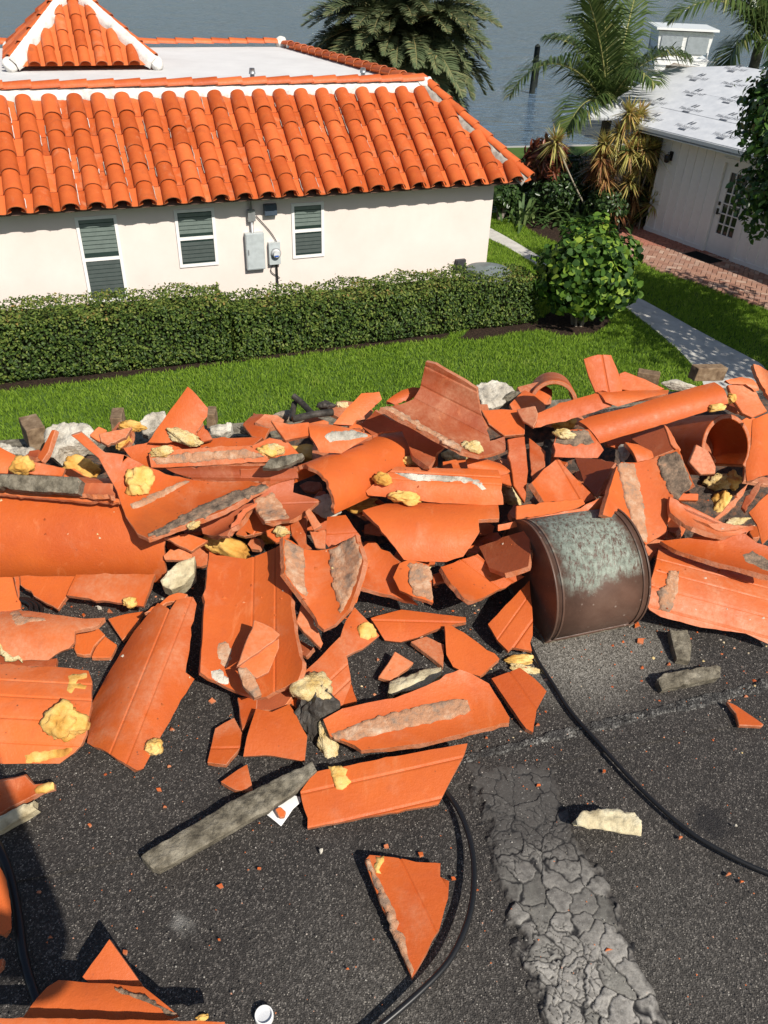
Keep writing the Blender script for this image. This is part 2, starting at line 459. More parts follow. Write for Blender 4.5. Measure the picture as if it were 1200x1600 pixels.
def mat_crack():
    m = M_('cracked_coating', 0.72, 0.4)
    pos = m.geo()
    c = m.ramp(m.attr('tone'), [(0.2, (0.20, 0.19, 0.165)), (0.5, (0.31, 0.29, 0.26)), (0.8, (0.42, 0.395, 0.35))])
    c = m.mix(m.ramp(m.noise(70, 5, 0.75, pos), [(0.42, 0.0), (0.70, 0.8)]), c, (0.075, 0.068, 0.06))
    c = m.mix(m.ramp(m.math('ADD', m.attr('along'), m.math('MULTIPLY', m.math('SUBTRACT', m.noise(9, 4, .6, pos), .5), .5)), [(0.22, 0.0), (0.62, 0.9)]), c, (0.045, 0.040, 0.036))
    c = m.mix(m.ramp(m.noise(160, 3, 0.75, pos), [(0.6, 0.0), (0.72, 0.6)]), c, (0.34, 0.33, 0.31))
    e_ = m.attr('edge')
    c = m.mix(m.ramp(m.math('ADD', e_, m.math('MULTIPLY', m.math('SUBTRACT', m.noise(45, 4, .7, pos), .5), .8)), [(0.15, 1.0), (0.75, 0.0)]), c, (0.04, 0.035, 0.031))
    c = m.mix(m.attr('crack'), c, (0.012, 0.011, 0.011))
    m.color(c)
    m.bump(m.noise(190, 4, 0.7, pos), 0.45, 0.002)
    return m.m
CRK = mat_crack()
crack_sheet('cracked_coating', onz(812, 1640, 0), onz(1135, 1640, 0), onz(690, 1165, 0), onz(870, 1150, 0), 0.050, 0.0017, 0.075, 0.0012, CRK, 0.40, 1.9, depth=0.0022, fade=.7)
crack_sheet('lap_coating', onz(640, 1192, 0), onz(655, 1215, 0), onz(1215, 1040, 0), onz(1220, 1092, 0), 0.06, 0.003, 0.05, 0.001, LAP, 0.55, seed=21, depth=0.004)
crack_sheet('lap_coating', onz(-30, 1352, 0), onz(-28, 1366, 0), onz(640, 1190, 0), onz(646, 1212, 0), 0.06, 0.003, 0.05, 0.0005, LAP, 0.75, seed=23, depth=0.003)

# ------------------------------------------------------------------ pieces of the pile
CROPS = {'A': (0, 560), 'B': (400, 540), 'C': (780, 540), 'D': (0, 900), 'E': (400, 900), 'F': (780, 900), 'G': (0, 1180), 'H': (400, 1180), 'I': (780, 1180)}
def cpx(c, p):
    if c is None: return p
    o = CROPS[c]
    return (o[0] + p[0] * 0.35, o[1] + p[1] * 0.35)
_zy = [500, 560, 620, 680, 740, 800, 860, 920, 980, 1050, 1700]
_zz = [.36, .34, .30, .25, .205, .16, .115, .075, .045, .03, .03]
def zb(y): return float(np.interp(y, _zy, _zz))
PILE = 'broken clay roof tiles of the pile'
class Surf:
    def __init__(s, P0, n, vd, k, uc, hw, grooves=(), gd=0.003, lip=None):
        s.P0, s.n = np.asarray(P0), n
        s.vd = nrm(vd - n * np.dot(vd, n)); s.ud = np.cross(s.vd, n)
        if s.ud[0] < 0: s.ud = -s.ud
        s.k, s.uc, s.hw, s.gr, s.gd, s.lip = k, uc, max(hw, 0.01), grooves, gd, lip
    def h(s, u):
        q = (u - s.uc) / s.hw
        a = min(abs(q), 1.3)
        y = -s.k * s.hw * a * a
        for g in s.gr:
            y -= s.gd * max(0.0, 1 - abs((q - g) * s.hw) / 0.0030)
        return y
    def hs(s, u):
        q = (u - s.uc) / s.hw
        return 0.0 if abs(q) > 1.3 else -2 * s.k * q
    def hit(s, px, py, lift=0.0):
        d = ray(px, py); d = d / np.linalg.norm(d)
        dn = np.dot(d, s.n); du = np.dot(d, s.ud)
        t = np.dot(s.P0 - CAM, s.n) / dn
        t0 = t
        for _ in range(25):
            p = CAM + d * t - s.P0
            u = np.dot(p, s.ud)
            g = np.dot(p, s.n) - s.h(u) - lift
            gp = dn - s.hs(u) * du
            if abs(gp) < 0.25: gp = 0.25 * (1 if gp > 0 else -1) if dn * gp > 0 else 0.25 * (1 if dn > 0 else -1)
            t -= 0.8 * g / gp
        if abs(t - t0) > 0.5: t = t0
        p = CAM + d * t - s.P0
        return np.dot(p, s.ud), np.dot(p, s.vd)
    def at(s, u, v, off=0.0):
        nn = nrm(s.n - s.ud * s.hs(u))
        return s.ud * u + s.vd * v + s.n * s.h(u) + nn * off
def rough_edge(uv, amp, step):
    out = []
    n = len(uv)
    for i in range(n):
        a, b = np.array(uv[i]), np.array(uv[(i + 1) % n])
        L = np.linalg.norm(b - a)
        m = max(1, int(L / step))
        t = (b - a) / max(L, 1e-6); q = np.array([-t[1], t[0]])
        out.append(a)
        for j in range(1, m):
            p = a + (b - a) * j / m
            if amp > 0 and random.random() < .07: p = p + q * random.choice((-1, 1)) * random.uniform(.002, .0055)
            out.append(p + q * amp * (mn.noise(Vector((p[0] * 60, p[1] * 60, i * 3.7))) + 0.7 * mn.noise(Vector((p[0] * 190, p[1] * 190, i)))))
    return out
def shell(S, uv, thick, cuts_u, cuts_v, top0=0.0, noise=0.0, nscale=60, rim=True, sag=0.0):
    bm = bmesh.new()
    vs = [bm.verts.new((float(a), float(b), 0)) for a, b in uv]
    f = bm.faces.new(vs)
    bmesh.ops.triangulate(bm, faces=[f])
    for c in cuts_u:
        bmesh.ops.bisect_plane(bm, geom=bm.verts[:] + bm.edges[:] + bm.faces[:], plane_co=(c, 0, 0), plane_no=(1, 0, 0), dist=1e-5)
    for c in cuts_v:
        bmesh.ops.bisect_plane(bm, geom=bm.verts[:] + bm.edges[:] + bm.faces[:], plane_co=(0, c, 0), plane_no=(0, 1, 0), dist=1e-5)
    bm.verts.ensure_lookup_table()
    tops = bm.faces[:]
    allv = bm.verts[:]
    flat = {v: (v.co.x, v.co.y) for v in allv}
    bnd = [e for e in bm.edges if len(e.link_faces) == 1]
    bset = {v for e in bnd for v in e.verts}
    # orientation of the 2-D faces against the surface normal (ud x vd may be -n)
    flip = np.dot(np.cross(S.ud, S.vd), S.n) < 0
    low = {}
    for v in allv:
        low[v] = bm.verts.new((0, 0, 0))
    for v in allv:
        u_, v_ = flat[v]
        t = top0
        if noise:
            t += noise * (mn.noise(Vector((u_ * nscale, v_ * nscale, 1.3))) + 0.6 * mn.noise(Vector((u_ * nscale * 2.3, v_ * nscale * 2.3, 5.1))))
            if v in bset: t -= noise * 0.9 + top0 * 0.5
        p = S.at(u_, v_, t); v.co = tuple(p)
        j = 0.25 * thick * mn.noise(Vector((u_ * 40, v_ * 40, 7.7)))
        q = S.at(u_, v_, -thick + j)
        low[v].co = tuple(q)
    for fc in tops:
        nv = [low[v] for v in fc.verts]
        g = bm.faces.new(nv[::-1]); g.smooth = True
        fc.smooth = True
    for e in bnd:
        a, b = e.verts
        fl = e.link_faces[0]
        lv = list(fl.verts); ia, ib = lv.index(a), lv.index(b)
        if (ia + 1) % len(lv) != ib: a, b = b, a
        # middle ring gives the broken edge a rough, slightly bellied face
        q = bm.faces.new((b, a, low[a], low[b]))
        q.material_index = 1 if rim else 0
        e.smooth = False
        for e2 in q.edges: e2.smooth = False
    if flip:
        bmesh.ops.reverse_faces(bm, faces=bm.faces[:])
    for fc in bm.faces:
        if not fc.smooth: fc.smooth = False
    return bm
def plane_basis(c, poly, z, t, ax):
    pp = [cpx(c, p) for p in poly]
    cx = sum(p[0] for p in pp) / len(pp); cy = sum(p[1] for p in pp) / len(pp)
    return pp, cx, cy
ALLF = []
def F(c, label, poly, L=0, t=(0, -.15), ax=None, k=0.0, g=(), dust=0.0, th=0.015, mat=None, name='broken_tile', cat='roof tile', group=PILE, z=None,
      rough=0.0, uoff=0.0, edge=0.0016, bevel=True, parent=None):
    pp, cx, cy = plane_basis(c, poly, z, t, ax)
    zz = (zb(cy) if z is None else z) + L * 0.022
    P0 = onz(cx, cy, zz)
    n = nrm((t[0], t[1], 1))
    if ax is None:
        e = max(((pp[i], pp[(i + 1) % len(pp)]) for i in range(len(pp))), key=lambda q: np.hypot(q[0][0] - q[1][0], q[0][1] - q[1][1]))
        a0, a1 = e
    else: a0, a1 = cpx(c, ax[0]), cpx(c, ax[1])
    vd = onplane(*a1, P0, n) - onplane(*a0, P0, n)
    S = Surf(P0, n, vd, 0, 0, 1)
    us = [S.hit(*p)[0] for p in pp]
    lo, hi = min(us), max(us)
    S = Surf(P0, n, vd, k, (lo + hi) / 2 + uoff * (hi - lo) / 2, (hi - lo) / 2, g)
    uv = [S.hit(*p) for p in pp]
    us = [q[0] for q in uv]; lo, hi = min(us), max(us)
    vs_ = [q[1] for q in uv]
    uv = rough_edge(uv, edge, 0.018 if (hi - lo) > .05 else .01)
    cu = []
    if abs(k) > 0.02: cu += list(np.linspace(lo, hi, 14)[1:-1])
    for gg in g:
        uu = S.uc + gg * S.hw
        cu += [uu - 0.0062, uu - 0.0030, uu, uu + 0.0030, uu + 0.0062]
    cv = []
    if rough:
        st = max(0.006, min(hi - lo, max(vs_) - min(vs_)) / 14)
        cu += list(np.arange(lo + st, hi, st)); cv = list(np.arange(min(vs_) + st, max(vs_), st))
    bm = shell(S, uv, th, cu, cv, 0.0, rough)
    o = link(name, bm2me(bm, name), None, P0)
    ms = mat if isinstance(mat, (list, tuple)) else ([CLAY, CLAYRIM] if mat is None else [mat, mat])
    for m in ms: o.data.materials.append(m)
    if bevel and not rough:
        b = o.modifiers.new('edge', 'BEVEL'); b.width = 0.0018; b.segments = 1; b.limit_method = 'ANGLE'; b.angle_limit = radians(50)
    tag(o, label, cat, group)
    o['dust'] = float(dust if dust else random.choice([0, .05, .1, .2, .3]))
    o.color = (1, 1, 1, 1)
    S.obj = o
    ALLF.append((o, S, pp))
    return S
def patch(S, c, poly, th=0.005, mat=None, name='mortar_band', noise=0.003):
    """something stuck on a tile's face: follows its curve"""
    pp = [cpx(c, p) for p in poly]
    uv = rough_edge([S.hit(*p) for p in pp], 0.005, 0.009)
    us = [q[0] for q in uv]; vs_ = [q[1] for q in uv]
    st = max(0.007, min(max(us) - min(us), max(vs_) - min(vs_)) / 9)
    bm = shell(S, uv, 0.004, list(np.arange(min(us) + st, max(us), st)), list(np.arange(min(vs_) + st, max(vs_), st)), th, noise, 90, False)
    o = link(name, bm2me(bm, name), S.obj, (0, 0, 0), mat or MORTARPINK)
    return o
def barrel(c, label, p0, z0, p1, z1, r0, r1=None, up=(0, 0, 1), a0=-88, a1=88, th=0.015, dust=0.0, mat=None, g=(), jag=(0.0, 0.0), name='barrel_tile', group=PILE, back=None):
    """half-round tile: p0-p1 is the line along its crest, front to back"""
    r1 = r1 or r0
    A, B = onz(*cpx(c, p0), z0), onz(*cpx(c, p1), z1)
    if back is not None: B = A + np.asarray(back, float)
    ax = nrm(B - A); up = np.asarray(up, float); up = nrm(up - ax * np.dot(up, ax)); sd_ = np.cross(ax, up)
    L = np.linalg.norm(B - A)
    nA, nL = 30, 14
    bm = bmesh.new()
    grid = {}
    for side, off in ((0, 0.0), (1, -th)):
        for i in range(nA + 1):
            an = radians(a0 + (a1 - a0) * i / nA)
            for j in range(nL + 1):
                f_ = j / nL
                dl = 0.0
                if j == 0: dl = jag[0] * (mn.noise(Vector((an * 2.5, 1.1, z0 * 9))) + .5 * mn.noise(Vector((an * 9, 1.1, 3)))) 
                if j == nL: dl = jag[1] * (mn.noise(Vector((an * 2.5, 7.1, z0 * 9))) + .5 * mn.noise(Vector((an * 9, 5.1, 3))))
                r = r0 + (r1 - r0) * f_
                gd = sum(0.003 * max(0, 1 - abs(an - radians(q)) / 0.05) for q in g) if side == 0 else 0
                C_ = A + ax * (L * f_ + dl) - up * r
                rr = r + off - gd
                grid[side, i, j] = bm.verts.new(tuple(C_ + (up * cos(an) + sd_ * sin(an)) * rr - A))
    for i in range(nA):
        for j in range(nL):
            f = bm.faces.new((grid[0, i, j], grid[0, i, j + 1], grid[0, i + 1, j + 1], grid[0, i + 1, j])); f.smooth = True
            f = bm.faces.new((grid[1, i, j], grid[1, i + 1, j], grid[1, i + 1, j + 1], grid[1, i, j + 1])); f.smooth = True
    def q(a, b, c_, d):
        f = bm.faces.new((a, b, c_, d)); f.material_index = 1
        for e in f.edges: e.smooth = False
    for i in range(nA):
        q(grid[0, i, 0], grid[0, i + 1, 0], grid[1, i + 1, 0], grid[1, i, 0])
        q(grid[0, i + 1, nL], grid[0, i, nL], grid[1, i, nL], grid[1, i + 1, nL])
    for j in range(nL):
        q(grid[0, 0, j + 1], grid[0, 0, j], grid[1, 0, j], grid[1, 0, j + 1])
        q(grid[0, nA, j], grid[0, nA, j + 1], grid[1, nA, j + 1], grid[1, nA, j])
    bmesh.ops.recalc_face_normals(bm, faces=bm.faces[:])
    o = link(name, bm2me(bm, name), None, A)
    for m in ([CLAY, CLAYRIM] if mat is None else mat): o.data.materials.append(m)
    b = o.modifiers.new('edge', 'BEVEL'); b.width = 0.0018; b.segments = 1; b.limit_method = 'ANGLE'; b.angle_limit = radians(50)
    tag(o, label, 'roof tile', group); o['dust'] = float(dust)
    return o

# ------------------------------------------------------------------ pile, left third (crop A and D)
barrel('A', 'big smooth half-round orange tile at the left edge of the pile', (745, 690), .215, (-150, 660), .225, .17, up=(0.02, -.55, 1), a0=-74, a1=80, dust=.08, jag=(.012, 0))
s = F('A', 'large S-curved orange tile with a foam dab and grey mortar along its lower edge', [(318, 345), (365, 330), (470, 420), (555, 430), (680, 490), (860, 540), (1110, 545), (1200, 565), (1000, 680), (660, 803), (612, 782), (560, 705), (520, 590), (440, 445), (345, 365)], 4, (.25, -.75), ((640, 795), (1180, 570)), -0.472, dust=.15)
patch(s, 'A', [(650, 795), (900, 655), (1060, 592), (1185, 563), (1198, 572), (1000, 672), (700, 790)], .005, MORTARBAND)
patch(s, 'A', [(580, 650), (690, 600), (800, 553), (858, 545), (760, 600), (640, 664), (590, 672)], .004, MORTARPINK)
F('A', 'tall pointed orange tile sticking up above the left of the pile', [(838, 125), (880, 165), (928, 222), (925, 260), (860, 350), (745, 378), (660, 375), (710, 300)], 6, (.25, -1.3), ((700, 370), (850, 140)), 0.162, dust=.02)
F('A', 'orange tile lying under the foot of the tall pointed tile', [(550, 400), (670, 372), (745, 375), (860, 350), (900, 395), (870, 440), (680, 490), (600, 465)], 4, (.1, -.7), ((550, 430), (900, 400)), -0.203)
s = F('A', 'long narrow tile with a pinkish mortar face beneath the pointed tile', [(665, 425), (800, 405), (1110, 390), (1195, 440), (1195, 462), (760, 487), (675, 487)], 5, (0, -1.0), ((670, 470), (1190, 450)), 0.135, dust=.5)
patch(s, 'A', [(672, 445), (800, 425), (1100, 405), (1185, 440), (900, 462), (700, 475)], .004, MORTARPINK)
F('A', 'plain orange tile edge between pointed tile and lawn', [(885, 375), (940, 355), (1175, 350), (1130, 390), (890, 402)], 4, (0, -.6), ((885, 390), (1170, 360)))
F('A', 'orange tile fragment below the white mortar rim, right of the pointed tile', [(880, 330), (910, 295), (950, 360), (900, 375)], 5, (.2, -.9))
F('A', 'dark channel-shaped tile seen edge-on under the long pinkish tile', [(740, 492), (1000, 480), (1205, 482), (1205, 548), (1000, 548), (880, 540), (780, 512)], 4, (0, -1.1), ((740, 510), (1200, 515)), -0.540, g=(.55,), mat=[CLAYBROWN, CLAYRIM])
F('A', 'thin orange tile slab running under the black mortar slab at far left', [(-60, 560), (200, 590), (530, 625), (532, 642), (400, 640), (-60, 600)], 4, (0, -.5), ((0, 580), (530, 633)), dust=.4)
F('A', 'black weathered mortar slab at the far left of the pile', [(-60, 515), (150, 520), (345, 530), (362, 545), (345, 602), (150, 592), (-60, 572)], 6, (0, -.9), ((0, 545), (350, 565)), mat=MORTARDARK, th=.035, rough=.004, name='mortar_slab', cat='mortar slab', group=None)
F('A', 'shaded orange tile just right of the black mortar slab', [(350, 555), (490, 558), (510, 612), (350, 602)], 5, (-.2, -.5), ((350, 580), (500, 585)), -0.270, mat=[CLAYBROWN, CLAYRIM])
F('A', 'pale pinkish tile strip beside the brown foam lump at far left', [(80, 455), (150, 460), (290, 490), (275, 527), (85, 512)], 6, (.1, -.8), ((80, 480), (285, 505)), dust=.6)
F('A', 'bright orange tile corner at the far left under the rubble', [(-40, 380), (0, 395), (75, 435), (85, 460), (60, 515), (-40, 515)], 6, (.3, -.6), ((0, 450), (70, 460)), 0.270)
F('A', 'thin orange sliver standing upright against the white rubble', [(165, 445), (230, 318), (248, 318), (215, 420), (185, 462)], 7, (-.5, -.7), ((175, 450), (240, 320)))
F('A', 'small grey-pink tile shard beside the upright rubble', [(440, 335), (590, 305), (560, 352), (480, 388), (450, 370)], 5, (.1, -.6), dust=.9)
F('A', 'orange shard between white rubble and grey-pink shard', [(398, 342), (440, 303), (478, 320), (445, 372)], 5, (.2, -.7))
F('A', 'curved brown-orange tile showing its hollow side below the S-curved tile', [(890, 735), (1080, 655), (1150, 640), (1105, 690), (1015, 792), (905, 782)], 2, (-.3, -.5), ((900, 770), (1140, 650)), -0.608, mat=[CLAYBROWN, CLAYRIM])
F('A', 'thin curved rim of tile right of the hollow brown-orange tile', [(1010, 785), (1085, 670), (1150, 640), (1145, 660), (1100, 690), (1035, 795)], 3, (.2, -.9), dust=.3)
F('A', 'small orange shard under the S-curved tile corner', [(728, 800), (830, 780), (930, 812), (855, 862)], 2, (.1, -.5))
F('A', 'orange corner piece next to the long foam potato', [(1050, 785), (1120, 672), (1185, 725), (1195, 772), (1090, 795)], 1, (-.2, -.5), g=(.2,))
F('A', 'small pinkish tile end in the shadow below the S-curved tile', [(728, 880), (760, 850), (830, 848), (860, 880), (845, 900), (735, 898)], 1, (0, -.5), dust=.5)
F('A', 'pale grey mortar block in the dark gap right of the big half-round tile', [(715, 990), (750, 945), (795, 910), (868, 878), (866, 955), (820, 1005), (765, 1032), (725, 1012)], 1, (.1, -.5), mat=MORTARCREAM, th=.06, rough=.006, name='mortar_block', cat='mortar block', group=None)
F('A', 'orange flap of tile below the big half-round tile, left one', [(88, 970), (350, 970), (300, 1060), (258, 1120), (150, 1060), (90, 1010)], 0, (0, -.35), ((90, 980), (340, 980)))
F('A', 'wide orange flap of tile below the big half-round tile, right one', [(340, 965), (692, 962), (665, 1040), (640, 1107), (460, 1080), (298, 1057)], 1, (0, -.35), ((340, 975), (690, 970)), 0.108)
F('A', 'orange tile cut by the left frame edge below the big half-round tile', [(-40, 975), (55, 975), (75, 1060), (92, 1117), (40, 1125), (-40, 1132)], 1, (.1, -.35), ((20, 980), (40, 1120)))
F('A', 'thin orange sliver standing between two flaps at far left', [(62, 972), (86, 972), (88, 1060), (82, 1082)], 1, (.5, -.4))
D_ = F('D', 'large bent orange tile with pink and grey stains at the left', [(-40, 150), (60, 155), (130, 155), (240, 172), (380, 190), (470, 185), (435, 222), (335, 245), (332, 295), (215, 377), (100, 378), (20, 360), (-40, 330)], 1, (.05, -.3), ((0, 250), (400, 240)), 0.338, dust=.55, z=.06)
patch(D_, 'D', [(50, 160), (75, 155), (90, 165), (100, 180), (190, 185), (205, 200), (130, 205), (75, 220), (55, 195)], .002, MORTARPINK, 'mortar_smear', .001)
patch(D_, 'D', [(0, 300), (15, 330), (60, 362), (100, 372), (100, 388), (30, 380), (0, 350)], .010, FOAMPALE, 'foam_edge')
F('D', 'small five-sided orange shard near the stained bent tile', [(328, 250), (430, 222), (470, 262), (420, 312), (405, 348), (340, 345)], z=.02, t=(.0, -.1), th=.014)
F('D', 'small orange shard right of the five-sided shard', [(470, 268), (522, 305), (495, 362), (407, 362), (430, 312)], z=.018, t=(.05, -.1))
F('D', 'four-cornered orange shard above the two small shards', [(480, 190), (560, 168), (645, 155), (600, 230), (545, 287)], z=.035, t=(-.1, -.25))
F('D', 'tall folded orange tile with two panels leaning left of the upright ribbed tile', [(705, 120), (760, 150), (790, 105), (860, 92), (878, 125), (865, 200), (828, 430), (868, 460), (790, 590), (640, 860), (612, 868), (520, 815), (450, 770), (388, 745), (415, 560), (480, 440), (600, 245)], 1, (.15, -.25), ((800, 130), (530, 800)), 0.513, g=(-.3, .12), dust=.25, z=.085, uoff=.1)
F('D', 'small chipped shard on top of the tall folded tile', [(640, 165), (715, 120), (755, 85), (795, 72), (838, 80), (825, 100), (740, 120), (680, 160)], z=.14, t=(-.1, -.3))
D6 = F('D', 'broad ribbed orange tile with a big yellow foam dollop at the left edge', [(-60, 388), (110, 400), (280, 408), (395, 422), (412, 470), (408, 570), (385, 705), (330, 790), (265, 838), (100, 838), (-60, 838)], 0, (.05, -.35), ((0, 600), (400, 620)), 0.297, g=(-.72, -.35, .1, .55), dust=.2, z=.075)
patch(D6, 'D', [(110, 800), (200, 780), (300, 765), (330, 770), (290, 805), (180, 832), (115, 835)], .004, FOAM, 'foam_smear')
patch(D6, 'D', [(300, 445), (350, 438), (392, 432), (390, 455), (350, 462), (340, 480), (388, 490), (380, 505), (335, 500), (320, 525), (298, 515), (305, 480)], .0012, FOAM, 'foam_smear', .001)
F('D', 'orange tile edge under the broad ribbed tile', [(-40, 330), (60, 350), (160, 372), (255, 365), (250, 402), (100, 402), (-40, 388)], z=.03, t=(0, -.2), mat=[CLAYBROWN, CLAYRIM])
s = F('D', 'curled orange tile piece with foam crust on the lower left roof', [(-60, 930), (0, 915), (60, 905), (110, 890), (150, 930), (240, 922), (240, 945), (130, 990), (0, 1060), (-60, 1085)], z=.04, t=(.0, -.5), ax=((0, 1020), (230, 940)), k=-.3, dust=.2)
patch(s, 'D', [(150, 950), (190, 928), (240, 924), (240, 950), (200, 965), (160, 972)], .006, FOAM, 'foam_crust')
F('D', 'cream mortar strip below the curled tile at lower left', [(-60, 1100), (0, 1068), (80, 1025), (150, 1000), (162, 1040), (60, 1100), (0, 1142), (-60, 1170)], z=.03, t=(0, -.4), mat=MORTARCREAM, th=.03, rough=.004, name='mortar_strip', cat='mortar strip', group=None)
F('D', 'five-sided pinkish orange shard lying apart on the roof', [(960, 680), (1000, 655), (1045, 632), (1082, 702), (1075, 762), (1010, 842), (925, 832), (938, 775)], z=.02, t=(.05, -.12), dust=.35, g=(.3,), ax=((930, 735), (1075, 730)))
F('D', 'small triangular orange shard beside the long grey mortar bar', [(985, 918), (1060, 865), (1103, 840), (1115, 890), (1130, 962), (1050, 955)], z=.025, t=(.1, -.25), ax=((985, 918), (1103, 840)), k=.1)
T1 = F(None, 'upright ribbed channel tile in the middle left, long and full length', [(327, 862), (385, 873), (440, 850), (448, 900), (460, 985), (472, 1045), (466, 1062), (402, 1090), (362, 1077), (326, 1060), (313, 1050), (319, 950)], 2, (-.02, -.3), ((385, 866), (378, 1080)), -0.297, g=(-.86, .2, .68), dust=.12, z=.075, uoff=-.2)
patch(T1, 'D', [(975, 300), (1005, 290), (1030, 320), (1040, 370), (1010, 410), (980, 390), (965, 340)], .0012, MORTARPINK, 'mortar_smear', .001)
patch(T1, 'D', [(940, 425), (980, 415), (1020, 455), (1025, 485), (985, 480), (945, 455)], .002, RUBBLE, 'mortar_smear', .0015)
s = F(None, 'folded shard with chalky face lying on the upright ribbed tile', [(370, 1041), (383, 1005), (397, 968), (425, 980), (438, 991), (405, 1018)], 2, (.3, -.3), ((370, 1041), (397, 968)), dust=.6, z=.135)
F(None, 'bright orange edge piece under the chalky folded shard', [(372, 1042), (405, 1016), (436, 997), (436, 1012), (420, 1050), (400, 1060), (384, 1046)], 1, (.2, -.5), dust=.35, z=.12)
F(None, 'grey mortar wedge with a cream core on the foot of the ribbed tile', [(372, 1044), (385, 1042), (398, 1058), (409, 1085), (398, 1090), (380, 1070)], 1, (.2, -.4), mat=MORTARPINK, z=.13, th=.02, rough=.003, name='mortar_wedge', cat='mortar wedge', group=None)
F('D', 'narrow orange shard poking out below the ribbed tile foot', [(1060, 540), (1150, 540), (1145, 600), (1115, 640), (1080, 688)], z=.04, t=(0, -.25))

# ------------------------------------------------------------------ middle (crops B and E)
s = F('B', 'big ribbed tile tilted upright, dull hollow side facing us, topping the pile', [(555, 275), (620, 268), (700, 240), (732, 190), (757, 72), (800, 82), (985, 192), (1000, 290), (1040, 400), (1045, 425), (1110, 405), (1115, 462), (1000, 492), (920, 470), (860, 440), (700, 352)], 6, (-.15, -.95), ((560, 278), (930, 470)), -0.567, g=(-.25, .2, .72), dust=.35, mat=[CLAYBROWN, CLAYRIM])
patch(s, 'B', [(560, 275), (600, 275), (760, 360), (925, 455), (915, 470), (860, 442), (700, 352)], .004, MORTARPINK)
F('B', 'flat orange tile right of the upright ribbed tile', [(1005, 285), (1100, 282), (1200, 290), (1200, 395), (1110, 402), (1040, 350)], 5, (.1, -.5), ((1005, 290), (1190, 290)), dust=.05)
F('B', 'small orange curved piece behind the upright ribbed tile', [(582, 248), (610, 225), (650, 200), (700, 185), (735, 190), (715, 222), (690, 242), (620, 264)], 5, (.1, -.8), ((585, 250), (730, 190)), 0.338)
F('B', 'leaning orange tile lit from the side, next to the black pipe bits', [(345, 350), (400, 285), (470, 213), (550, 206), (562, 240), (530, 272), (430, 357)], 6, (.3, -.8), ((345, 350), (550, 215)), 0.135)
F('B', 'deep brown-orange channel tile behind the central half-round tile', [(465, 352), (530, 290), (600, 330), (690, 352), (800, 418), (842, 450), (805, 480), (770, 542), (700, 492), (650, 380), (560, 385), (520, 402)], 4, (-.3, -.7), ((470, 360), (830, 470)), -0.540, mat=[CLAYBROWN, CLAYRIM])
F('B', 'orange tile with a clean edge left of the mortar-smeared shard', [(65, 332), (150, 350), (235, 340), (245, 398), (130, 422), (92, 372)], 6, (.05, -.6), dust=.45)
s = F('B', 'curved orange shard smeared with white mortar above the central tile', [(232, 345), (330, 352), (440, 372), (520, 402), (440, 445), (380, 482), (285, 477), (242, 405)], 6, (.1, -.7), ((240, 390), (515, 405)), 0.338, dust=.4)
patch(s, 'B', [(305, 405), (340, 382), (440, 378), (512, 402), (430, 420), (330, 432)], .002, RUBBLE, 'mortar_smear', .0015)
barrel('B', 'central half-round orange tile with its open arch facing down left', (265, 548), .345, (700, 352), .36, .098, .095, up=(.0, -.12, 1), a0=-92, a1=90, dust=.12, jag=(.01, .01), back=(.30, .32, -.035))
s = F('B', 'long ribbed tile with a chalky white ridge right of the central tile', [(490, 650), (560, 590), (625, 540), (850, 548), (1080, 552), (1105, 710), (1010, 712), (800, 700), (500, 668)], 4, (.0, -.75), ((495, 660), (1060, 690)), 0.405, g=(.18, .62), dust=.3)
patch(s, 'B', [(615, 568), (640, 572), (700, 585), (830, 598), (940, 588), (1005, 605), (1028, 640), (1010, 645), (960, 610), (830, 606), (690, 600)], .0015, RUBBLE, 'mortar_smear', .001)
F('B', 'large smooth convex orange tile in the middle of the pile', [(475, 735), (580, 705), (800, 700), (1080, 705), (1086, 772), (995, 777), (998, 830), (975, 870), (925, 942), (850, 966), (760, 966), (660, 957), (560, 830)], 4, (.0, -.5), ((480, 735), (1080, 735)), 0.405, dust=.06, uoff=-.1)
s = F('B', 'open channel tile with mortar rim left of the pale rubble, below the central arch', [(-15, 672), (80, 620), (172, 588), (165, 655), (288, 690), (150, 782), (40, 787), (0, 735)], 3, (.1, -.55), ((0, 700), (280, 690)), -0.405, g=(.2,), mat=[CLAYBROWN, CLAYRIM])
patch(s, 'B', [(-5, 690), (70, 652), (110, 700), (152, 772), (40, 785), (0, 735)], .004, MORTARPINK)
F('B', 'broken orange tile corner under the pale rubble', [(310, 882), (318, 765), (400, 756), (435, 810), (468, 852), (390, 872), (330, 906)], 3, (.1, -.7), ((312, 850), (460, 840)), 0.203, g=(.1,))
F('B', 'pinkish block-like tile end beside the broken corner', [(238, 826), (310, 822), (308, 906), (265, 902)], 3, (-.1, -.6), dust=.5)
F('B', 'pale tilted sliver above the pinkish tile end', [(218, 742), (236, 724), (292, 800), (255, 822)], 4, (-.2, -.6), dust=.7)
F('B', 'narrow orange shards stacked left of the pinkish tile end', [(150, 790), (195, 760), (225, 770), (220, 880), (250, 905), (195, 915), (160, 850)], 2, (-.2, -.5), dust=.4)
F('B', 'orange shard with ragged top beside two foam lumps', [(40, 800), (100, 785), (150, 790), (150, 855), (90, 880), (50, 850)], 2, (.1, -.6))
F('B', 'hollow orange tile curling down to the roof in the middle', [(475, 900), (500, 880), (535, 880), (640, 965), (612, 1040), (650, 1090), (722, 1155), (600, 1112), (475, 1076)], 2, (.1, -.45), ((490, 890), (700, 1140)), -0.405, dust=.1, z=.09)
s = F('B', 'small orange tile with a grey mortar band in the middle front', [(612, 1035), (640, 972), (680, 956), (775, 980), (792, 1148), (700, 1120), (640, 1092)], 3, (-.05, -.4), ((700, 965), (720, 1130)), .12, z=.095)
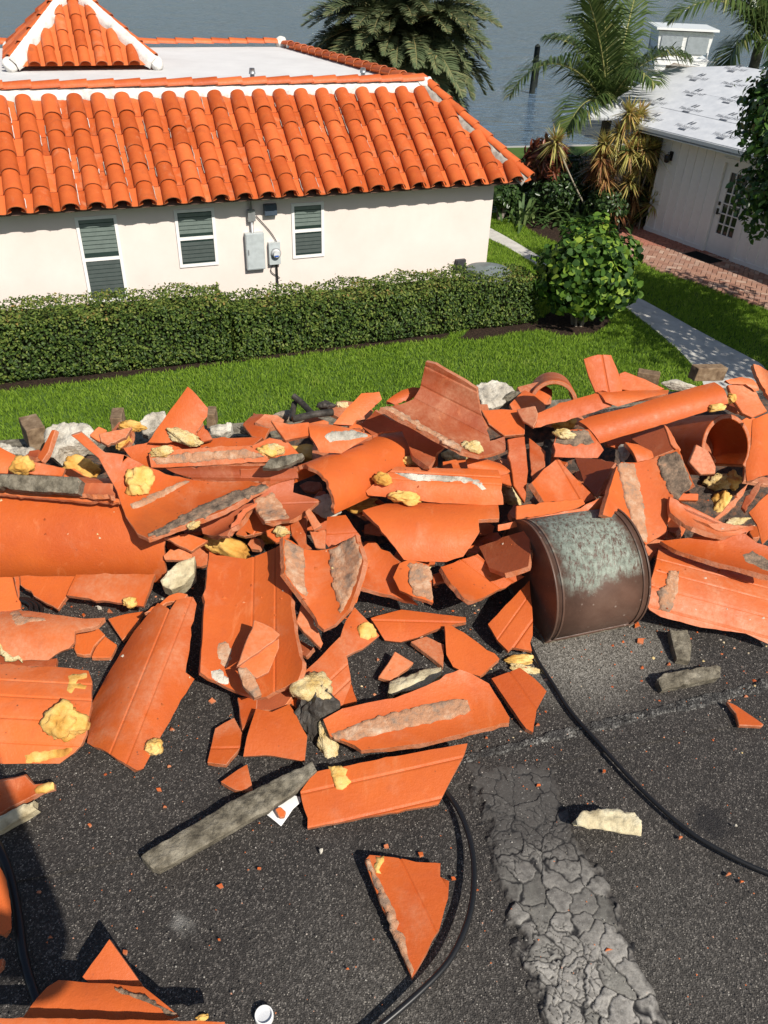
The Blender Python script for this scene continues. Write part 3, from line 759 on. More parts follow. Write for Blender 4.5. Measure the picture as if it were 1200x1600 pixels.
patch(s, 'B', [(688, 968), (735, 972), (778, 985), (788, 1140), (700, 1112), (682, 1040)], .004, MORTARPINK)
F('B', 'ribbed orange tile curling under the smooth convex tile', [(825, 988), (910, 955), (990, 930), (1060, 1000), (1200, 1030), (1085, 1088), (960, 1140), (930, 1128), (870, 1060)], 2, (.15, -.45), ((850, 1010), (1000, 1120)), -0.338, g=(.1, .5), z=.08)
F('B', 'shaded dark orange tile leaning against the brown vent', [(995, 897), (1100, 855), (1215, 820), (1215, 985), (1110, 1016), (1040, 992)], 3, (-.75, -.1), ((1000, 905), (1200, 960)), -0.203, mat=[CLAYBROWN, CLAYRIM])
F('B', 'shaded tile stub between two tiles left of the vent', [(790, 1020), (840, 1005), (850, 1050), (790, 1062)], 1, (0, -.4))
F('B', 'layered dark tile edges below the long pinkish tile, left of centre', [(-70, 552), (180, 548), (188, 590), (100, 608), (-40, 650), (-70, 610)], 4, (0, -.9), ((-60, 575), (180, 570)), -0.405, g=(.0,), mat=[CLAYBROWN, CLAYRIM])
F('B', 'orange shard with cream foam on it at the left of centre', [(-20, 445), (60, 410), (140, 425), (212, 502), (150, 505), (0, 525)], 5, (.05, -.7), dust=.45)
F('B', 'charred wood sliver in yellow foam left of the central tile', [(28, 546), (62, 502), (130, 488), (205, 478), (215, 492), (150, 528), (95, 546)], 7, (0, -.7), mat=MORTARDARK, th=.02, rough=.003, name='charred_sliver', cat='wood sliver', group=None)
F('B', 'pinkish orange tile strip standing right of centre', [(1122, 418), (1160, 410), (1200, 405), (1215, 560), (1200, 700), (1150, 625)], 4, (.1, -.7), ((1150, 420), (1180, 680)), dust=.3)
F('B', 'curved orange tile end tucked between two foam lumps', [(940, 505), (1000, 498), (1090, 525), (1135, 560), (1110, 585), (1000, 560), (945, 545)], 4, (.1, -.6), ((945, 520), (1130, 570)), 0.405)
F('B', 'orange tile edge under the tucked curved end', [(1085, 580), (1130, 570), (1142, 625), (1090, 610)], 4, (0, -.6))
E1 = F(None, 'U-shaped channel tile with grey mortar on both inner walls', [(442, 839), (456, 845), (475, 858), (497, 860), (516, 857), (556, 835), (568, 877), (563, 900), (546, 950), (524, 975), (507, 984), (480, 945), (444, 895)], 4, (-.03, -.4), ((495, 855), (512, 984)), -0.567, dust=.2, z=.125)
patch(E1, None, [(443, 841), (475, 859), (476, 890), (479, 932), (468, 925), (445, 893)], .005, MORTARPINK)
patch(E1, None, [(513, 860), (535, 848), (555, 838), (566, 877), (556, 912), (532, 958), (520, 920)], .005, MORTARPINK)
F('B', 'thin tile edge leaning on the right wall of the U-shaped tile', [(430, 1140), (470, 1040), (498, 950), (513, 957), (480, 1060), (450, 1150)], 4, (.5, -.5), z=.10)
s = F('E', 'orange tile with a round foam pad in front of the U-shaped tile', [(375, 275), (400, 200), (440, 138), (490, 190), (552, 266), (480, 322), (402, 357), (380, 320)], 2, (.15, -.35), ((380, 300), (440, 140)), .08, z=.05)
patch(s, 'E', [(450, 235), (475, 212), (505, 208), (535, 240), (542, 268), (500, 287), (465, 275)], .008, FOAM, 'foam_pad', .003)
F('E', 'narrow chalky tile piece left of the U-shaped tile foot', [(180, 205), (205, 120), (230, 130), (300, 300), (290, 322), (215, 250)], 2, (.3, -.4), dust=.7, z=.08)
F('E', 'dark orange wedge under the U-shaped tile foot', [(195, 285), (260, 320), (225, 360), (200, 350)], 0, (-.2, -.2), z=.04, mat=[CLAYBROWN, CLAYRIM])
F('E', 'long pointed orange shard with a raised rim on the dark roof', [(512, 188), (580, 168), (650, 150), (800, 168), (936, 184), (938, 205), (850, 222), (800, 240), (720, 275), (645, 295), (575, 287)], z=.035, t=(.0, -.35), ax=((560, 185), (930, 195)), k=.15, g=(-.3,), dust=.1)
F('E', 'flat pale pinkish shard right of the grey half-pipe', [(690, 292), (760, 268), (842, 305), (836, 405), (770, 352)], z=.022, t=(.05, -.1), dust=.8)
F('E', 'orange shard with a curved lower edge, left of the brown vent', [(842, 222), (872, 220), (980, 290), (1087, 370), (1000, 447), (930, 430), (880, 405), (850, 350)], z=.035, t=(-.05, -.25), ax=((860, 225), (1080, 375)), k=.15)
F('E', 'small pale pink shard touching the grey half-pipe', [(545, 452), (585, 395), (620, 335), (705, 386), (680, 410), (600, 466)], z=.03, t=(.1, -.25), dust=.8)
F('E', 'cream and grey half-pipe of mortar on the roof', [(592, 470), (640, 452), (790, 405), (826, 405), (830, 440), (770, 492), (690, 515), (612, 537), (590, 518)], z=.05, t=(0, -.3), ax=((600, 505), (820, 430)), k=.45, mat=MORTARCREAM, th=.045, rough=.004, name='mortar_pipe', cat='mortar piece', group=None)
E8 = F('E', 'long orange tile with a rough mortar strip along it, front of the pile', [(320, 690), (300, 640), (385, 592), (500, 565), (620, 545), (760, 490), (910, 417), (960, 435), (1040, 480), (1090, 560), (1132, 632), (1130, 655), (950, 695), (770, 742), (600, 765), (470, 778), (440, 755), (330, 715)], z=.07, t=(.05, -.38), ax=((400, 720), (1080, 560)), k=-.16, dust=.12, L=0, th=.016)
patch(E8, 'E', [(335, 705), (450, 660), (600, 612), (760, 572), (900, 550), (945, 556), (958, 600), (930, 622), (760, 660), (600, 695), (450, 735), (350, 730)], .006, MORTARPINK, 'mortar_strip', .002)
E9 = F('E', 'flat grooved orange tile with a blot of foam, foremost of the middle tiles', [(198, 962), (240, 905), (275, 872), (500, 828), (780, 775), (944, 747), (932, 790), (880, 890), (815, 1018), (520, 1070), (230, 1126), (215, 1040)], z=.045, t=(.0, -.28), ax=((205, 975), (920, 815)), k=.05, g=(-.38, .82), dust=.1)
patch(E9, 'E', [(322, 850), (380, 850), (410, 865), (400, 890), (425, 920), (385, 955), (360, 952), (345, 920)], .006, FOAM, 'foam_blot', .004)
F(None, 'orange tile with jagged upper edge under the black-capped foam', [(400, 1107), (425, 1112), (452, 1100), (480, 1150), (476, 1190), (455, 1186), (415, 1180), (380, 1182), (386, 1150)], z=.05, t=(.05, -.3), ax=((385, 1160), (478, 1165)), k=.12)
F(None, 'orange tile corner with grooves right of the black-capped foam', [(438, 1092), (475, 1050), (505, 1022), (531, 995), (543, 1030), (549, 1066), (537, 1100), (508, 1127), (470, 1110)], z=.06, t=(.12, -.32), ax=((440, 1080), (530, 1000)), g=(0, .5), k=.06)
F('E', 'orange wedge behind the long mortar-strip tile', [(385, 580), (405, 520), (425, 478), (452, 562)], z=.03, t=(.1, -.25))
F(None, 'shaded orange shard left of the black-capped foam', [(372, 1090), (400, 1085), (445, 1068), (470, 1058), (455, 1090), (440, 1110), (400, 1110), (375, 1140)], z=.045, t=(-.3, -.1), mat=[CLAYBROWN, CLAYRIM])
F(None, 'long grey mortar bar lying on the roof in the foreground', [(220, 1337), (250, 1317), (380, 1240), (488, 1190), (495, 1204), (456, 1241), (352, 1303), (248, 1360), (236, 1355)], z=.045, t=(.02, -.12), ax=((235, 1350), (490, 1200)), mat=MORTARDARK, th=.026, rough=.003, name='mortar_bar', cat='mortar bar', group=None, k=.1)
F('E', 'scrap of white paper beside the end of the grey mortar bar', [(38, 1058), (70, 1020), (110, 988), (150, 975), (198, 985), (200, 1008), (165, 1040), (112, 1117), (80, 1090)], z=.012, t=(.02, -.1), ax=((40, 1060), (190, 990)), k=.12, mat=WHITEP, th=.0015, name='paper_scrap', cat='paper', group=None)
F('E', 'small orange chip lying on the white paper scrap', [(85, 1040), (108, 1028), (120, 1038), (135, 1052), (128, 1075), (105, 1078), (95, 1060)], z=.03, t=(.1, -.2), th=.01)

# ------------------------------------------------------------------ right third (crops C and F)
F('C', 'orange tile standing up above the pile against the lawn, right of middle', [(377, 60), (440, 40), (500, 42), (525, 100), (552, 170), (548, 208), (430, 210), (400, 140)], 7, (.1, -1.2), ((440, 45), (470, 205)), 0.162, g=(.1,))
F('C', 'pointed orange tile to the right of the standing tile', [(535, 125), (562, 115), (650, 148), (740, 192), (700, 206), (600, 206), (545, 195)], 6, (.1, -.9), ((540, 130), (735, 195)))
barrel('C', 'arched tile whose dark opening faces us at the back right', (262, 155), .30, (330, 120), .40, .085, .085, up=(0, -.2, 1), a0=-80, a1=82, dust=.3, back=(.06, .34, -.13))
F('C', 'long flat orange tile with mitred left end under the arched tile', [(155, 367), (160, 305), (300, 250), (430, 212), (520, 245), (500, 272), (350, 320), (240, 347)], 5, (0, -.9), ((160, 335), (510, 250)), 0.135, dust=.1)
F('C', 'shallow curved orange tile lying on the long mitred tile', [(433, 205), (600, 200), (758, 198), (750, 214), (640, 240), (530, 272), (475, 252)], 6, (.0, -.7), ((440, 210), (750, 205)), 0.405)
F('C', 'grey mitred tile end with foam crumbs left of the long flat tile', [(77, 285), (160, 268), (172, 300), (152, 365), (105, 335)], 6, (-.3, -.8), mat=[CLAYBROWN, CLAYRIM], dust=.7)
F('C', 'long half-round orange tile sloping up to the right over the pile', [(355, 338), (400, 318), (560, 280), (750, 220), (870, 185), (960, 163), (1000, 190), (1022, 258), (930, 292), (800, 332), (640, 380), (560, 402), (450, 437), (420, 392)], 6, (.05, -.85), ((400, 380), (1000, 220)), 0.432, dust=.12)
F('C', 'pinkish tile with drilled holes behind the ring-shaped tile', [(1020, 175), (1130, 170), (1165, 240), (1198, 292), (1130, 322), (1085, 300), (1040, 230)], 6, (.1, -.8), dust=.6, ax=((1050, 180), (1150, 310)))
F('C', 'narrow orange rim piece above the drilled tile', [(1010, 155), (1085, 140), (1130, 150), (1160, 200), (1140, 205), (1100, 172), (1030, 172)], 7, (0, -.9), ((1010, 165), (1150, 190)), 0.405)
F('C', 'dull tile standing on edge at the far right against the lawn', [(1135, 82), (1160, 88), (1215, 120), (1215, 245), (1190, 210), (1150, 135)], 7, (-.4, -.9), ((1140, 90), (1200, 230)), -0.270, dust=.3)
F('C', 'curved orange tile at the right frame edge beneath the standing tile', [(1130, 330), (1215, 300), (1215, 575), (1105, 605), (1100, 545), (1125, 440)], 4, (.1, -.55), ((1130, 340), (1110, 600)), 0.270, dust=.1)
barrel('C', 'ring-like round tile with its dark hollow facing us at the right', (1000, 308), .345, (770, 345), .345, .106, .102, up=(0, 0, 1), a0=-140, a1=140, dust=.15, back=(-.14, .27, -.17))
F('C', 'inner floor piece of the round hollow tile, shaded orange', [(850, 520), (880, 440), (935, 470), (968, 540), (965, 572), (900, 575)], 3, (.2, -.8), dust=.75, ax=((860, 530), (960, 560)))
F('C', 'thin curved edge of a tile left of the round hollow tile', [(735, 352), (752, 362), (812, 465), (800, 480), (765, 440)], 5, (-.3, -.9))
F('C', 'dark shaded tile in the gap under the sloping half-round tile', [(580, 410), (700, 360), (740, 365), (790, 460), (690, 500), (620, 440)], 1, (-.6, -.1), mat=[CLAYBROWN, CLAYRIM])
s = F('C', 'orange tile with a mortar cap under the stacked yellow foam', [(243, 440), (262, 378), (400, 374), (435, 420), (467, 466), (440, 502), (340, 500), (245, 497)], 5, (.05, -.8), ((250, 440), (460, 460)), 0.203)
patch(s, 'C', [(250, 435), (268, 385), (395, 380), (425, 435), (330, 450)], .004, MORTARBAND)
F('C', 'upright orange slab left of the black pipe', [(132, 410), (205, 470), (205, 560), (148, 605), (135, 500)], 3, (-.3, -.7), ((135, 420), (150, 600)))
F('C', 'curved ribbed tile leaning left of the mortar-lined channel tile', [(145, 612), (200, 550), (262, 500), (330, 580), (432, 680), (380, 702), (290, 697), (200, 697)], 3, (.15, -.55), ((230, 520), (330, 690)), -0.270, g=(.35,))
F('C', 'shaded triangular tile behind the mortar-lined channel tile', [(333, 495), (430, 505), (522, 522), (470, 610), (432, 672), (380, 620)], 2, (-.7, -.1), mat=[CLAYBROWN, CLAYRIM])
C18 = F('C', 'channel tile lined with mortar on both sides, upright behind the vent', [(463, 755), (525, 540), (545, 520), (610, 522), (700, 500), (800, 460), (870, 622), (800, 660), (760, 690), (762, 745), (745, 830), (655, 890), (600, 810), (520, 770)], 4, (.05, -.6), ((565, 520), (660, 880)), -0.405, dust=.15)
patch(C18, 'C', [(525, 530), (560, 520), (605, 530), (640, 690), (660, 880), (628, 882), (590, 780), (560, 690)], .006, MORTARPINK, 'mortar_band', .003)
patch(C18, 'C', [(708, 502), (798, 466), (855, 600), (865, 622), (790, 690), (752, 650), (720, 580)], .004, MORTARBAND, 'mortar_band', .003)
F('C', 'small curved orange tile piece above the mortar-lined channel tile', [(562, 430), (620, 440), (682, 470), (692, 508), (615, 522)], 4, (.2, -.7), ((565, 450), (690, 490)), 0.338)
F('C', 'curved orange strip lying in front, over the top of the vent', [(-5, 800), (100, 780), (220, 755), (330, 735), (420, 695), (480, 663), (482, 700), (470, 757), (320, 775), (100, 805), (-5, 828)], 4, (.0, -.8), ((0, 810), (470, 710)), 0.270, uoff=-.5, dust=.05)
F('C', 'flat orange tile wedged above the curved strip', [(75, 715), (180, 700), (310, 690), (370, 682), (385, 705), (330, 730), (200, 755), (75, 775)], 4, (0, -.5), dust=.1)
F('C', 'orange tile curling like a lip beside the yellow foam, right side', [(763, 675), (800, 692), (880, 788), (925, 822), (1000, 832), (1130, 803), (1138, 820), (1060, 845), (1000, 852), (900, 822), (830, 800), (765, 745)], 4, (.1, -.75), ((780, 690), (1100, 830)), -0.472, dust=.3)
F('C', 'pale mortar-smeared tile inside the curling lip', [(905, 795), (1000, 790), (1115, 805), (1060, 822), (990, 828), (930, 818)], 4, (0, -.6), dust=.9)
F('C', 'smooth orange tile at the right frame edge beside the curling lip', [(1112, 745), (1160, 695), (1215, 650), (1215, 850), (1172, 885), (1150, 800)], 4, (-.1, -.6), ((1130, 740), (1180, 870)), 0.270)
F('C', 'orange tile scrap behind the yellow foam at right', [(800, 655), (890, 660), (888, 692), (800, 690)], 4, (0, -.7), dust=.2)
F('C', 'dull chalky tile in the hollow below the ring-shaped tile', [(955, 775), (1000, 735), (1060, 660), (1115, 610), (1090, 665), (1020, 745), (965, 782)], 4, (-.2, -.6), dust=.85)
F('C', 'dark tile edges stacked at the right under the ring-shaped tile', [(1080, 720), (1100, 670), (1160, 605), (1180, 610), (1130, 690), (1100, 740)], 4, (-.3, -.5), mat=[CLAYBROWN, CLAYRIM])
C27 = F('C', 'wide ribbed tile with a grey mortar patch at the right edge, long side to us', [(712, 905), (780, 918), (950, 965), (1230, 1040), (1230, 1345), (1100, 1285), (900, 1258), (720, 1210), (672, 1180), (655, 1150), (680, 1040)], 1, (.05, -.5), ((690, 1050), (1220, 1190)), 0.270, g=(-.72, -.2, .3, .72), dust=.4, z=.09)
patch(C27, 'C', [(755, 1005), (805, 1010), (800, 1070), (780, 1165), (760, 1195), (710, 1180), (712, 1130), (700, 1095), (745, 1065)], .004, MORTARPINK, 'mortar_patch', .004)
s = F('C', 'concave orange tile with a brown stain behind the wide ribbed tile', [(720, 872), (860, 855), (1000, 845), (1095, 838), (1150, 880), (1230, 905), (1230, 1035), (1100, 1000), (950, 962), (790, 912)], 3, (-.05, -.45), ((730, 890), (1220, 990)), -0.338, dust=.1)
patch(s, 'C', [(1085, 935), (1130, 915), (1180, 940), (1215, 970), (1215, 1015), (1150, 985), (1100, 965)], .0010, MORTARBAND, 'dirt_patch', .0008)
F('C', 'pinkish mitred tile corner between the vent and the wide ribbed tile', [(638, 895), (700, 862), (745, 870), (790, 912), (710, 905), (680, 955)], 1, (.1, -.5), dust=.5)
F('F', 'ribbed orange shard leaning on the left foot of the vent', [(-50, 215), (50, 110), (135, 20), (150, 200), (146, 335), (120, 330), (60, 318), (40, 335), (-5, 290)], z=.06, t=(-.1, -.4), ax=((-10, 260), (120, 80)), g=(-.35, .35), k=.05)
F(None, 'four-sided orange shard with foam on its top beside the cable', [(768, 1060), (812, 1043), (835, 1060), (854, 1080), (838, 1110), (833, 1144), (822, 1138), (795, 1100)], z=.035, t=(.05, -.25), g=(0,), ax=((775, 1060), (830, 1140)))
F('F', 'short grey mortar stub standing under the wide ribbed tile', [(762, 235), (842, 238), (860, 300), (852, 377), (795, 367)], z=.03, t=(.02, -.15), mat=MORTARDARK, th=.03, rough=.003, name='mortar_stub', cat='mortar piece', group=None)
F('F', 'grey mortar block with white flecks lying free at the right', [(705, 458), (740, 430), (870, 410), (972, 394), (992, 405), (987, 450), (860, 480), (730, 508)], z=.035, t=(0, -.2), ax=((710, 480), (985, 425)), k=.1, mat=MORTARDARK, th=.04, rough=.003, name='mortar_block', cat='mortar block', group=None)
F('F', 'curved pointed orange shard lying alone at the far right', [(1015, 558), (1040, 568), (1060, 577), (1120, 618), (1183, 662), (1170, 671), (1070, 666), (1056, 612)], z=.02, t=(0, -.15), th=.012)
F('F', 'cream coloured half-round mortar piece lying alone on the roof', [(345, 1085), (370, 1045), (400, 1045), (480, 1030), (600, 1050), (637, 1090), (637, 1165), (500, 1142), (350, 1112)], z=.05, t=(0, -.3), ax=((350, 1095), (635, 1125)), k=.35, mat=MORTARCREAM, th=.05, rough=.004, name='mortar_piece', cat='mortar piece', group=None)

# ------------------------------------------------------------------ near the bottom edge (crops G and H)
F('G', 'orange shard standing out of the shade at the bottom left', [(488, 822), (530, 880), (575, 942), (640, 1035), (672, 1082), (640, 1090), (500, 1045), (400, 1018), (368, 990)], z=.07, t=(.15, -.45), ax=((380, 1000), (490, 825)), g=(.55,), k=.05)
s = F('G', 'large smooth shaded orange tile at the bottom left corner', [(100, 1175), (160, 1090), (210, 1035), (262, 1003), (400, 1016), (640, 1033), (700, 1080), (800, 1168), (700, 1200), (300, 1210)], z=.085, t=(-.05, -.25), ax=((150, 1120), (760, 1150)), k=.25)
patch(s, 'G', [(478, 1037), (510, 1035), (590, 1062), (670, 1085), (740, 1130), (810, 1168), (760, 1168), (690, 1120), (600, 1085), (520, 1055)], .005, MORTARBAND)
F('G', 'front rim of an orange tile along the bottom frame edge', [(-60, 1172), (300, 1176), (1003, 1190), (1008, 1240), (500, 1260), (-60, 1250)], z=.11, t=(0, -.2), ax=((0, 1185), (1000, 1200)), k=.1)
F('G', 'shaded orange tile cut off by the left frame edge, low down', [(-60, 480), (0, 500), (30, 560), (46, 650), (52, 770), (20, 802), (-60, 800)], z=.05, t=(-.1, -.2), ax=((-20, 500), (10, 790)), k=.3)
F('G', 'small orange tile corner in the shade at the left edge', [(-40, 905), (15, 903), (12, 940), (-40, 1000)], z=.03, t=(0, -.1))
H1 = F('H', 'pointed orange fan-shaped shard lying alone in the foreground', [(485, 470), (508, 445), (560, 450), (670, 465), (800, 480), (823, 482), (822, 542), (806, 548), (862, 562), (857, 640), (820, 772), (765, 872), (715, 962), (695, 992), (640, 860), (550, 650)], z=.03, t=(.03, -.1), ax=((640, 465), (800, 795)), g=(.05,), k=.06, th=.017)
patch(H1, 'H', [(487, 472), (508, 462), (640, 750), (706, 960), (695, 990), (640, 862), (550, 652)], .006, MORTARPINK, 'mortar_rim', .002)
patch(H1, 'H', [(535, 455), (572, 452), (560, 490), (548, 515), (560, 530), (535, 525), (525, 495)], .005, FOAM, 'foam_crust', .003)

# landmarks by which small alike pieces are told apart
MARKS = [('the tall pointed tile', 285, 650), ('the S-curved tile', 290, 770), ('the big half-round tile', 120, 840), ('the white concrete chunk', 107, 692), ('the black mortar slab', 60, 752), ('the long pinkish tile', 320, 715), ('the burnt pipe bits', 485, 645),
 ('the central half-round tile', 560, 715), ('the upright ribbed tile', 690, 630), ('the chalk-ridged tile', 690, 757), ('the smooth convex tile', 675, 828), ('the U-shaped channel tile', 505, 905), ('the long ribbed channel tile', 390, 970), ('the hollow brown-orange tile', 355, 815),
 ('the pale crumpled rubble', 508, 790), ('the metal vent', 915, 900), ('the stacked yellow foam', 881, 668), ('the sloping half-round tile', 1020, 640), ('the ring-shaped tile', 1120, 700), ('the mortar-lined channel tile', 1010, 770), ('the curling lip tile', 1110, 810), ('the wide ribbed tile', 1100, 930),
 ('the curved strip over the vent', 860, 802), ('the black bent pipe', 855, 711), ('the arched tile', 870, 605), ('the drilled pinkish tile', 1170, 625), ('the standing tile at the lawn', 940, 585), ('the grey mortar bar', 360, 1280), ('the fan-shaped shard', 640, 1425), ('the arc of black cable', 735, 1340), ('the cream mortar piece', 950, 1283), ('the white cap', 413, 1588),
 ('the cable from the vent', 960, 1190), ('the free grey mortar block', 1075, 1055), ('the pointed shard at far right', 1165, 1115), ('the flat grooved tile', 600, 1225), ('the tall folded tile', 225, 1065), ('the five-sided shard', 352, 1155), ('the curled tile at lower left', 40, 1240), ('the mortar-strip tile', 650, 1110), ('the four-sided shard', 812, 1090), ('the cracked coating', 930, 1470), ('the stained bent tile', 80, 990)]
_used = set()
def whereis(noun, x, y, far=230):
    for nm, mx, my in sorted(MARKS, key=lambda q: np.hypot(q[1] - x, q[2] - y)):
        d = np.hypot(mx - x, my - y)
        if d > far: break
        a = degrees(atan2(my - y, x - mx)) % 360
        rel = ['right of', 'above and right of', 'above', 'above and left of', 'left of', 'below and left of', 'below', 'below and right of'][int((a + 22.5) // 45) % 8]
        s = noun + ' ' + rel + ' ' + nm
        if (noun, rel, nm) not in _used:
            _used.add((noun, rel, nm)); return s
    return None

# ------------------------------------------------------------------ things on the roof that are not tiles
def blobmesh(sub, amp, nsc, seed, flatten=1.0, facet=0.0):
    bm = bmesh.new()
    bmesh.ops.create_icosphere(bm, subdivisions=sub, radius=1.0)
    rs = random.Random(seed)
    planes = [(nrm((rs.uniform(-1, 1), rs.uniform(-1, 1), rs.uniform(-1, 1))), rs.uniform(.45, .8)) for _ in range(7)] if facet else []
    for v in bm.verts:
        p = np.array(v.co)
        for n, d in planes:
            q = np.dot(p, n)
            if q > d: p = p - n * (q - d) * facet
        o = Vector((seed * 3.1, seed * 1.7, seed))
        s = 1 + amp * mn.noise(Vector(p) * nsc + o) + amp * .6 * mn.noise(Vector(p) * nsc * 2.7 + o) + amp * .22 * mn.noise(Vector(p) * nsc * 6 + o) + amp * .09 * mn.noise(Vector(p) * nsc * 13 + o)
        v.co = tuple(p * s)
    for f in bm.faces: f.smooth = facet == 0
    return bm2me(bm)
def place_blob(name, label, cat, cx, cy, w, h, rot, mat, z=None, depth=0.7, amp=.42, nsc=1.5, seed=1, facet=0.0, group=None, sink=.25, sub=4):
    d = ray(cx, cy); d /= np.linalg.norm(d)
    if z is None:
        hit, loc, nn, i_, ob, mx = SC.ray_cast(DG, Vector(tuple(CAM)), Vector(tuple(d)))
        p = np.array(loc) if hit else onz(cx, cy, .02)
    else: p = onz(cx, cy, z)
    ppm = FPX / np.dot(p - CAM, _F)
    W_, H_ = w / 2 / ppm, h / 2 / ppm
    D_ = min(W_, H_) * depth
    p = p - d * D_ * (1 - sink)
    a = radians(rot)
    X = _R * cos(a) - _U * sin(a); Y = _R * sin(a) + _U * cos(a); Z = np.cross(X, Y)
    me = blobmesh(sub, amp, nsc, seed, facet=facet)
    M = Matrix(((X[0] * W_, Y[0] * H_, Z[0] * D_, 0), (X[1] * W_, Y[1] * H_, Z[1] * D_, 0), (X[2] * W_, Y[2] * H_, Z[2] * D_, 0), (0, 0, 0, 1)))
    me.transform(M)
    o = link(name, me, None, p, mat)
    tag(o, label, cat, group)
    return o

# the arched sheet-metal vent
def vent():
    A, B = onz(851, 1003, 0), onz(989, 974, 0)
    ax = nrm(B - A); bk = np.array([-ax[1], ax[0], 0]); L = np.linalg.norm(B - A); r, hc = .172, .10
    fo = sqrt(r * r - hc * hc); ga = math.asin(hc / r)
    root = empty('roof_vent', A + bk * fo + ax * L / 2, 'brown half-drum metal vent with green-grey patina on its curved top', 'roof vent')
    def loc(s, a, rr): return ax * (s - L / 2) + (bk * -cos(a) + np.array([0, 0, 1.]) * sin(a)) * rr + np.array([0, 0, hc])
    m = M_('vent_metal', 0.5, 0.4)
    c = m.ramp(m.noise(7, 6, .65), [(0.3, (0.060, 0.032, 0.022)), (0.55, (0.105, 0.058, 0.041)), (0.8, (0.145, 0.088, 0.064))])
    sx = m.n('ShaderNodeSeparateXYZ'); m.l(m.co, sx.inputs[0])
    n1 = m.noise(9, 6, .7); 
    dv = m.n('ShaderNodeVectorMath', operation='DOT_PRODUCT'); m.l(m.co, dv.inputs[0]); dv.inputs[1].default_value = tuple(ax)
    al = m.math('ABSOLUTE', m.math('SUBTRACT', dv.outputs['Value'], 0.0))
    zz = m.math('ADD', sx.outputs[2], m.math('MULTIPLY', m.math('SUBTRACT', n1, .5), .16))
    lim = m.math('ADD', al, m.math('MULTIPLY', m.math('SUBTRACT', n1, .5), .12))
    msk = m.math('MULTIPLY', m.ramp(zz, [(0.175, 0.0), (0.205, 1.0)]), m.ramp(lim, [(0.095, 1.0), (0.125, 0.0)]))
    n2 = m.noise(1.0, 6, .75, m.scaled((110, 60, 22)))
    msk = m.math('MULTIPLY', msk, m.ramp(n2, [(0.38, 0.0), (0.52, 1.0)]))
    n3 = m.noise(60, 5, .7)
    c = m.mix(msk, c, m.ramp(n3, [(0.3, (0.12, 0.135, 0.11)), (0.5, (0.22, 0.25, 0.205)), (0.75, (0.34, 0.37, 0.315))]))
    v = m.voro(55)
    spk = m.math('MULTIPLY', m.ramp(v, [(0.10, 1.0), (0.2, 0.0)]), m.ramp(m.noise(10, 3, .6), [(0.5, 0.0), (0.6, 1.0)]))
    c = m.mix(m.math('MULTIPLY', spk, .7), c, (0.30, 0.24, 0.20))
    m.color(c); m.rough(m.ramp(msk, [(0, .42), (1, .9)])); m.bump(m.math('ADD', n3, msk), .35, .002)
    def arc(s0, s1, rr0, rr1, n=40):
        bm = bmesh.new(); ang = np.linspace(-ga, pi + ga, n + 1)
        g = [[bm.verts.new(tuple(loc(s, a, rr))) for a in ang] for s in (s0, s1) for rr in (rr1, rr0)]
        for i in range(n):
            for a_, b_ in ((0, 2), (3, 1), (2, 3), (1, 0)):
                f = bm.faces.new((g[a_][i], g[a_][i + 1], g[b_][i + 1], g[b_][i])); f.smooth = a_ in (0, 3) and b_ in (2, 1)
        bmesh.ops.recalc_face_normals(bm, faces=bm.faces[:])
        return bm2me(bm)
    link('curved_top', arc(0.004, L - .004, r - .003, r), root, (0, 0, 0), m.m)
    for s in (0.0, L): link('seam_ring', arc(s - .003, s + .003, r - .006, r + .003), root, (0, 0, 0), m.m)
    for s in (0.018, L - .018): link('seam_bead', arc(s - .003, s + .003, r - .003, r + .0025), root, (0, 0, 0), m.m)
    for s, q in ((0.0, -1), (L, 1)):
        bm = bmesh.new()
        ring = [bm.verts.new(tuple(loc(s, a, r - .004))) for a in np.linspace(-ga, pi + ga, 41)]
        f = bm.faces.new(ring if q > 0 else ring[::-1])
        ex = bmesh.ops.extrude_face_region(bm, geom=[f])
        bmesh.ops.translate(bm, verts=[v for v in ex['geom'] if isinstance(v, bmesh.types.BMVert)], vec=tuple(-ax * q * .003))
        bmesh.ops.recalc_face_normals(bm, faces=bm.faces[:])
        link('end_cap', bm2me(bm), root, (0, 0, 0), m.m)
    bm = bmesh.new()
    add_box(bm, (0, 0, 0), ax, bk, (0, 0, 1), -L / 2 - .006, L / 2 + .006, -fo - .008, fo + .008, -.003, .006)
    link('base_flange', bm2me(bm), root, (0, 0, 0), MORTARDARK)
    bm = bmesh.new()
    pts = [ax * s + bk * (-fo - .004) + np.array([0, 0, .008]) for s in np.linspace(-L / 2 - .004, L / 2 + .004, 24)]
    add_tube(bm, pts, [.006 + .003 * mn.noise(Vector((i * .7, 0, 0))) for i in range(24)], 7)
    link('sealant_bead', bm2me(bm), root, (0, 0, 0), m.m)
vent()

def cable(label, pix, zs, r=.0085):
    P = [onz(p[0], p[1], z) for p, z in zip(pix, zs)]
    P = smooth_path(P, 10)
    o = P[len(P) // 2].copy()
    bm = bmesh.new(); add_tube(bm, [p - o for p in P], r, 10)
    return tag(link('cable', bm2me(bm), None, o, BLACK), label, 'cable')
cable('black cable running from the vent down to the right frame edge', [(825, 1000), (840, 1032), (862, 1066), (892, 1112), (940, 1166), (1000, 1231), (1060, 1286), (1120, 1326), (1215, 1370), (1420, 1440)], [.02, .014, .012, .012, .013, .012, .012, .012, .012, .012], .0052)
cable('black cable bowing in a wide arc beside the fan-shaped shard', [(672, 1212), (697, 1238), (716, 1264), (731, 1300), (740, 1345), (739, 1400), (727, 1450), (702, 1500), (660, 1546), (600, 1598), (545, 1640)], [.02, .018, .02, .025, .03, .034, .036, .034, .03, .022, .015], .006)
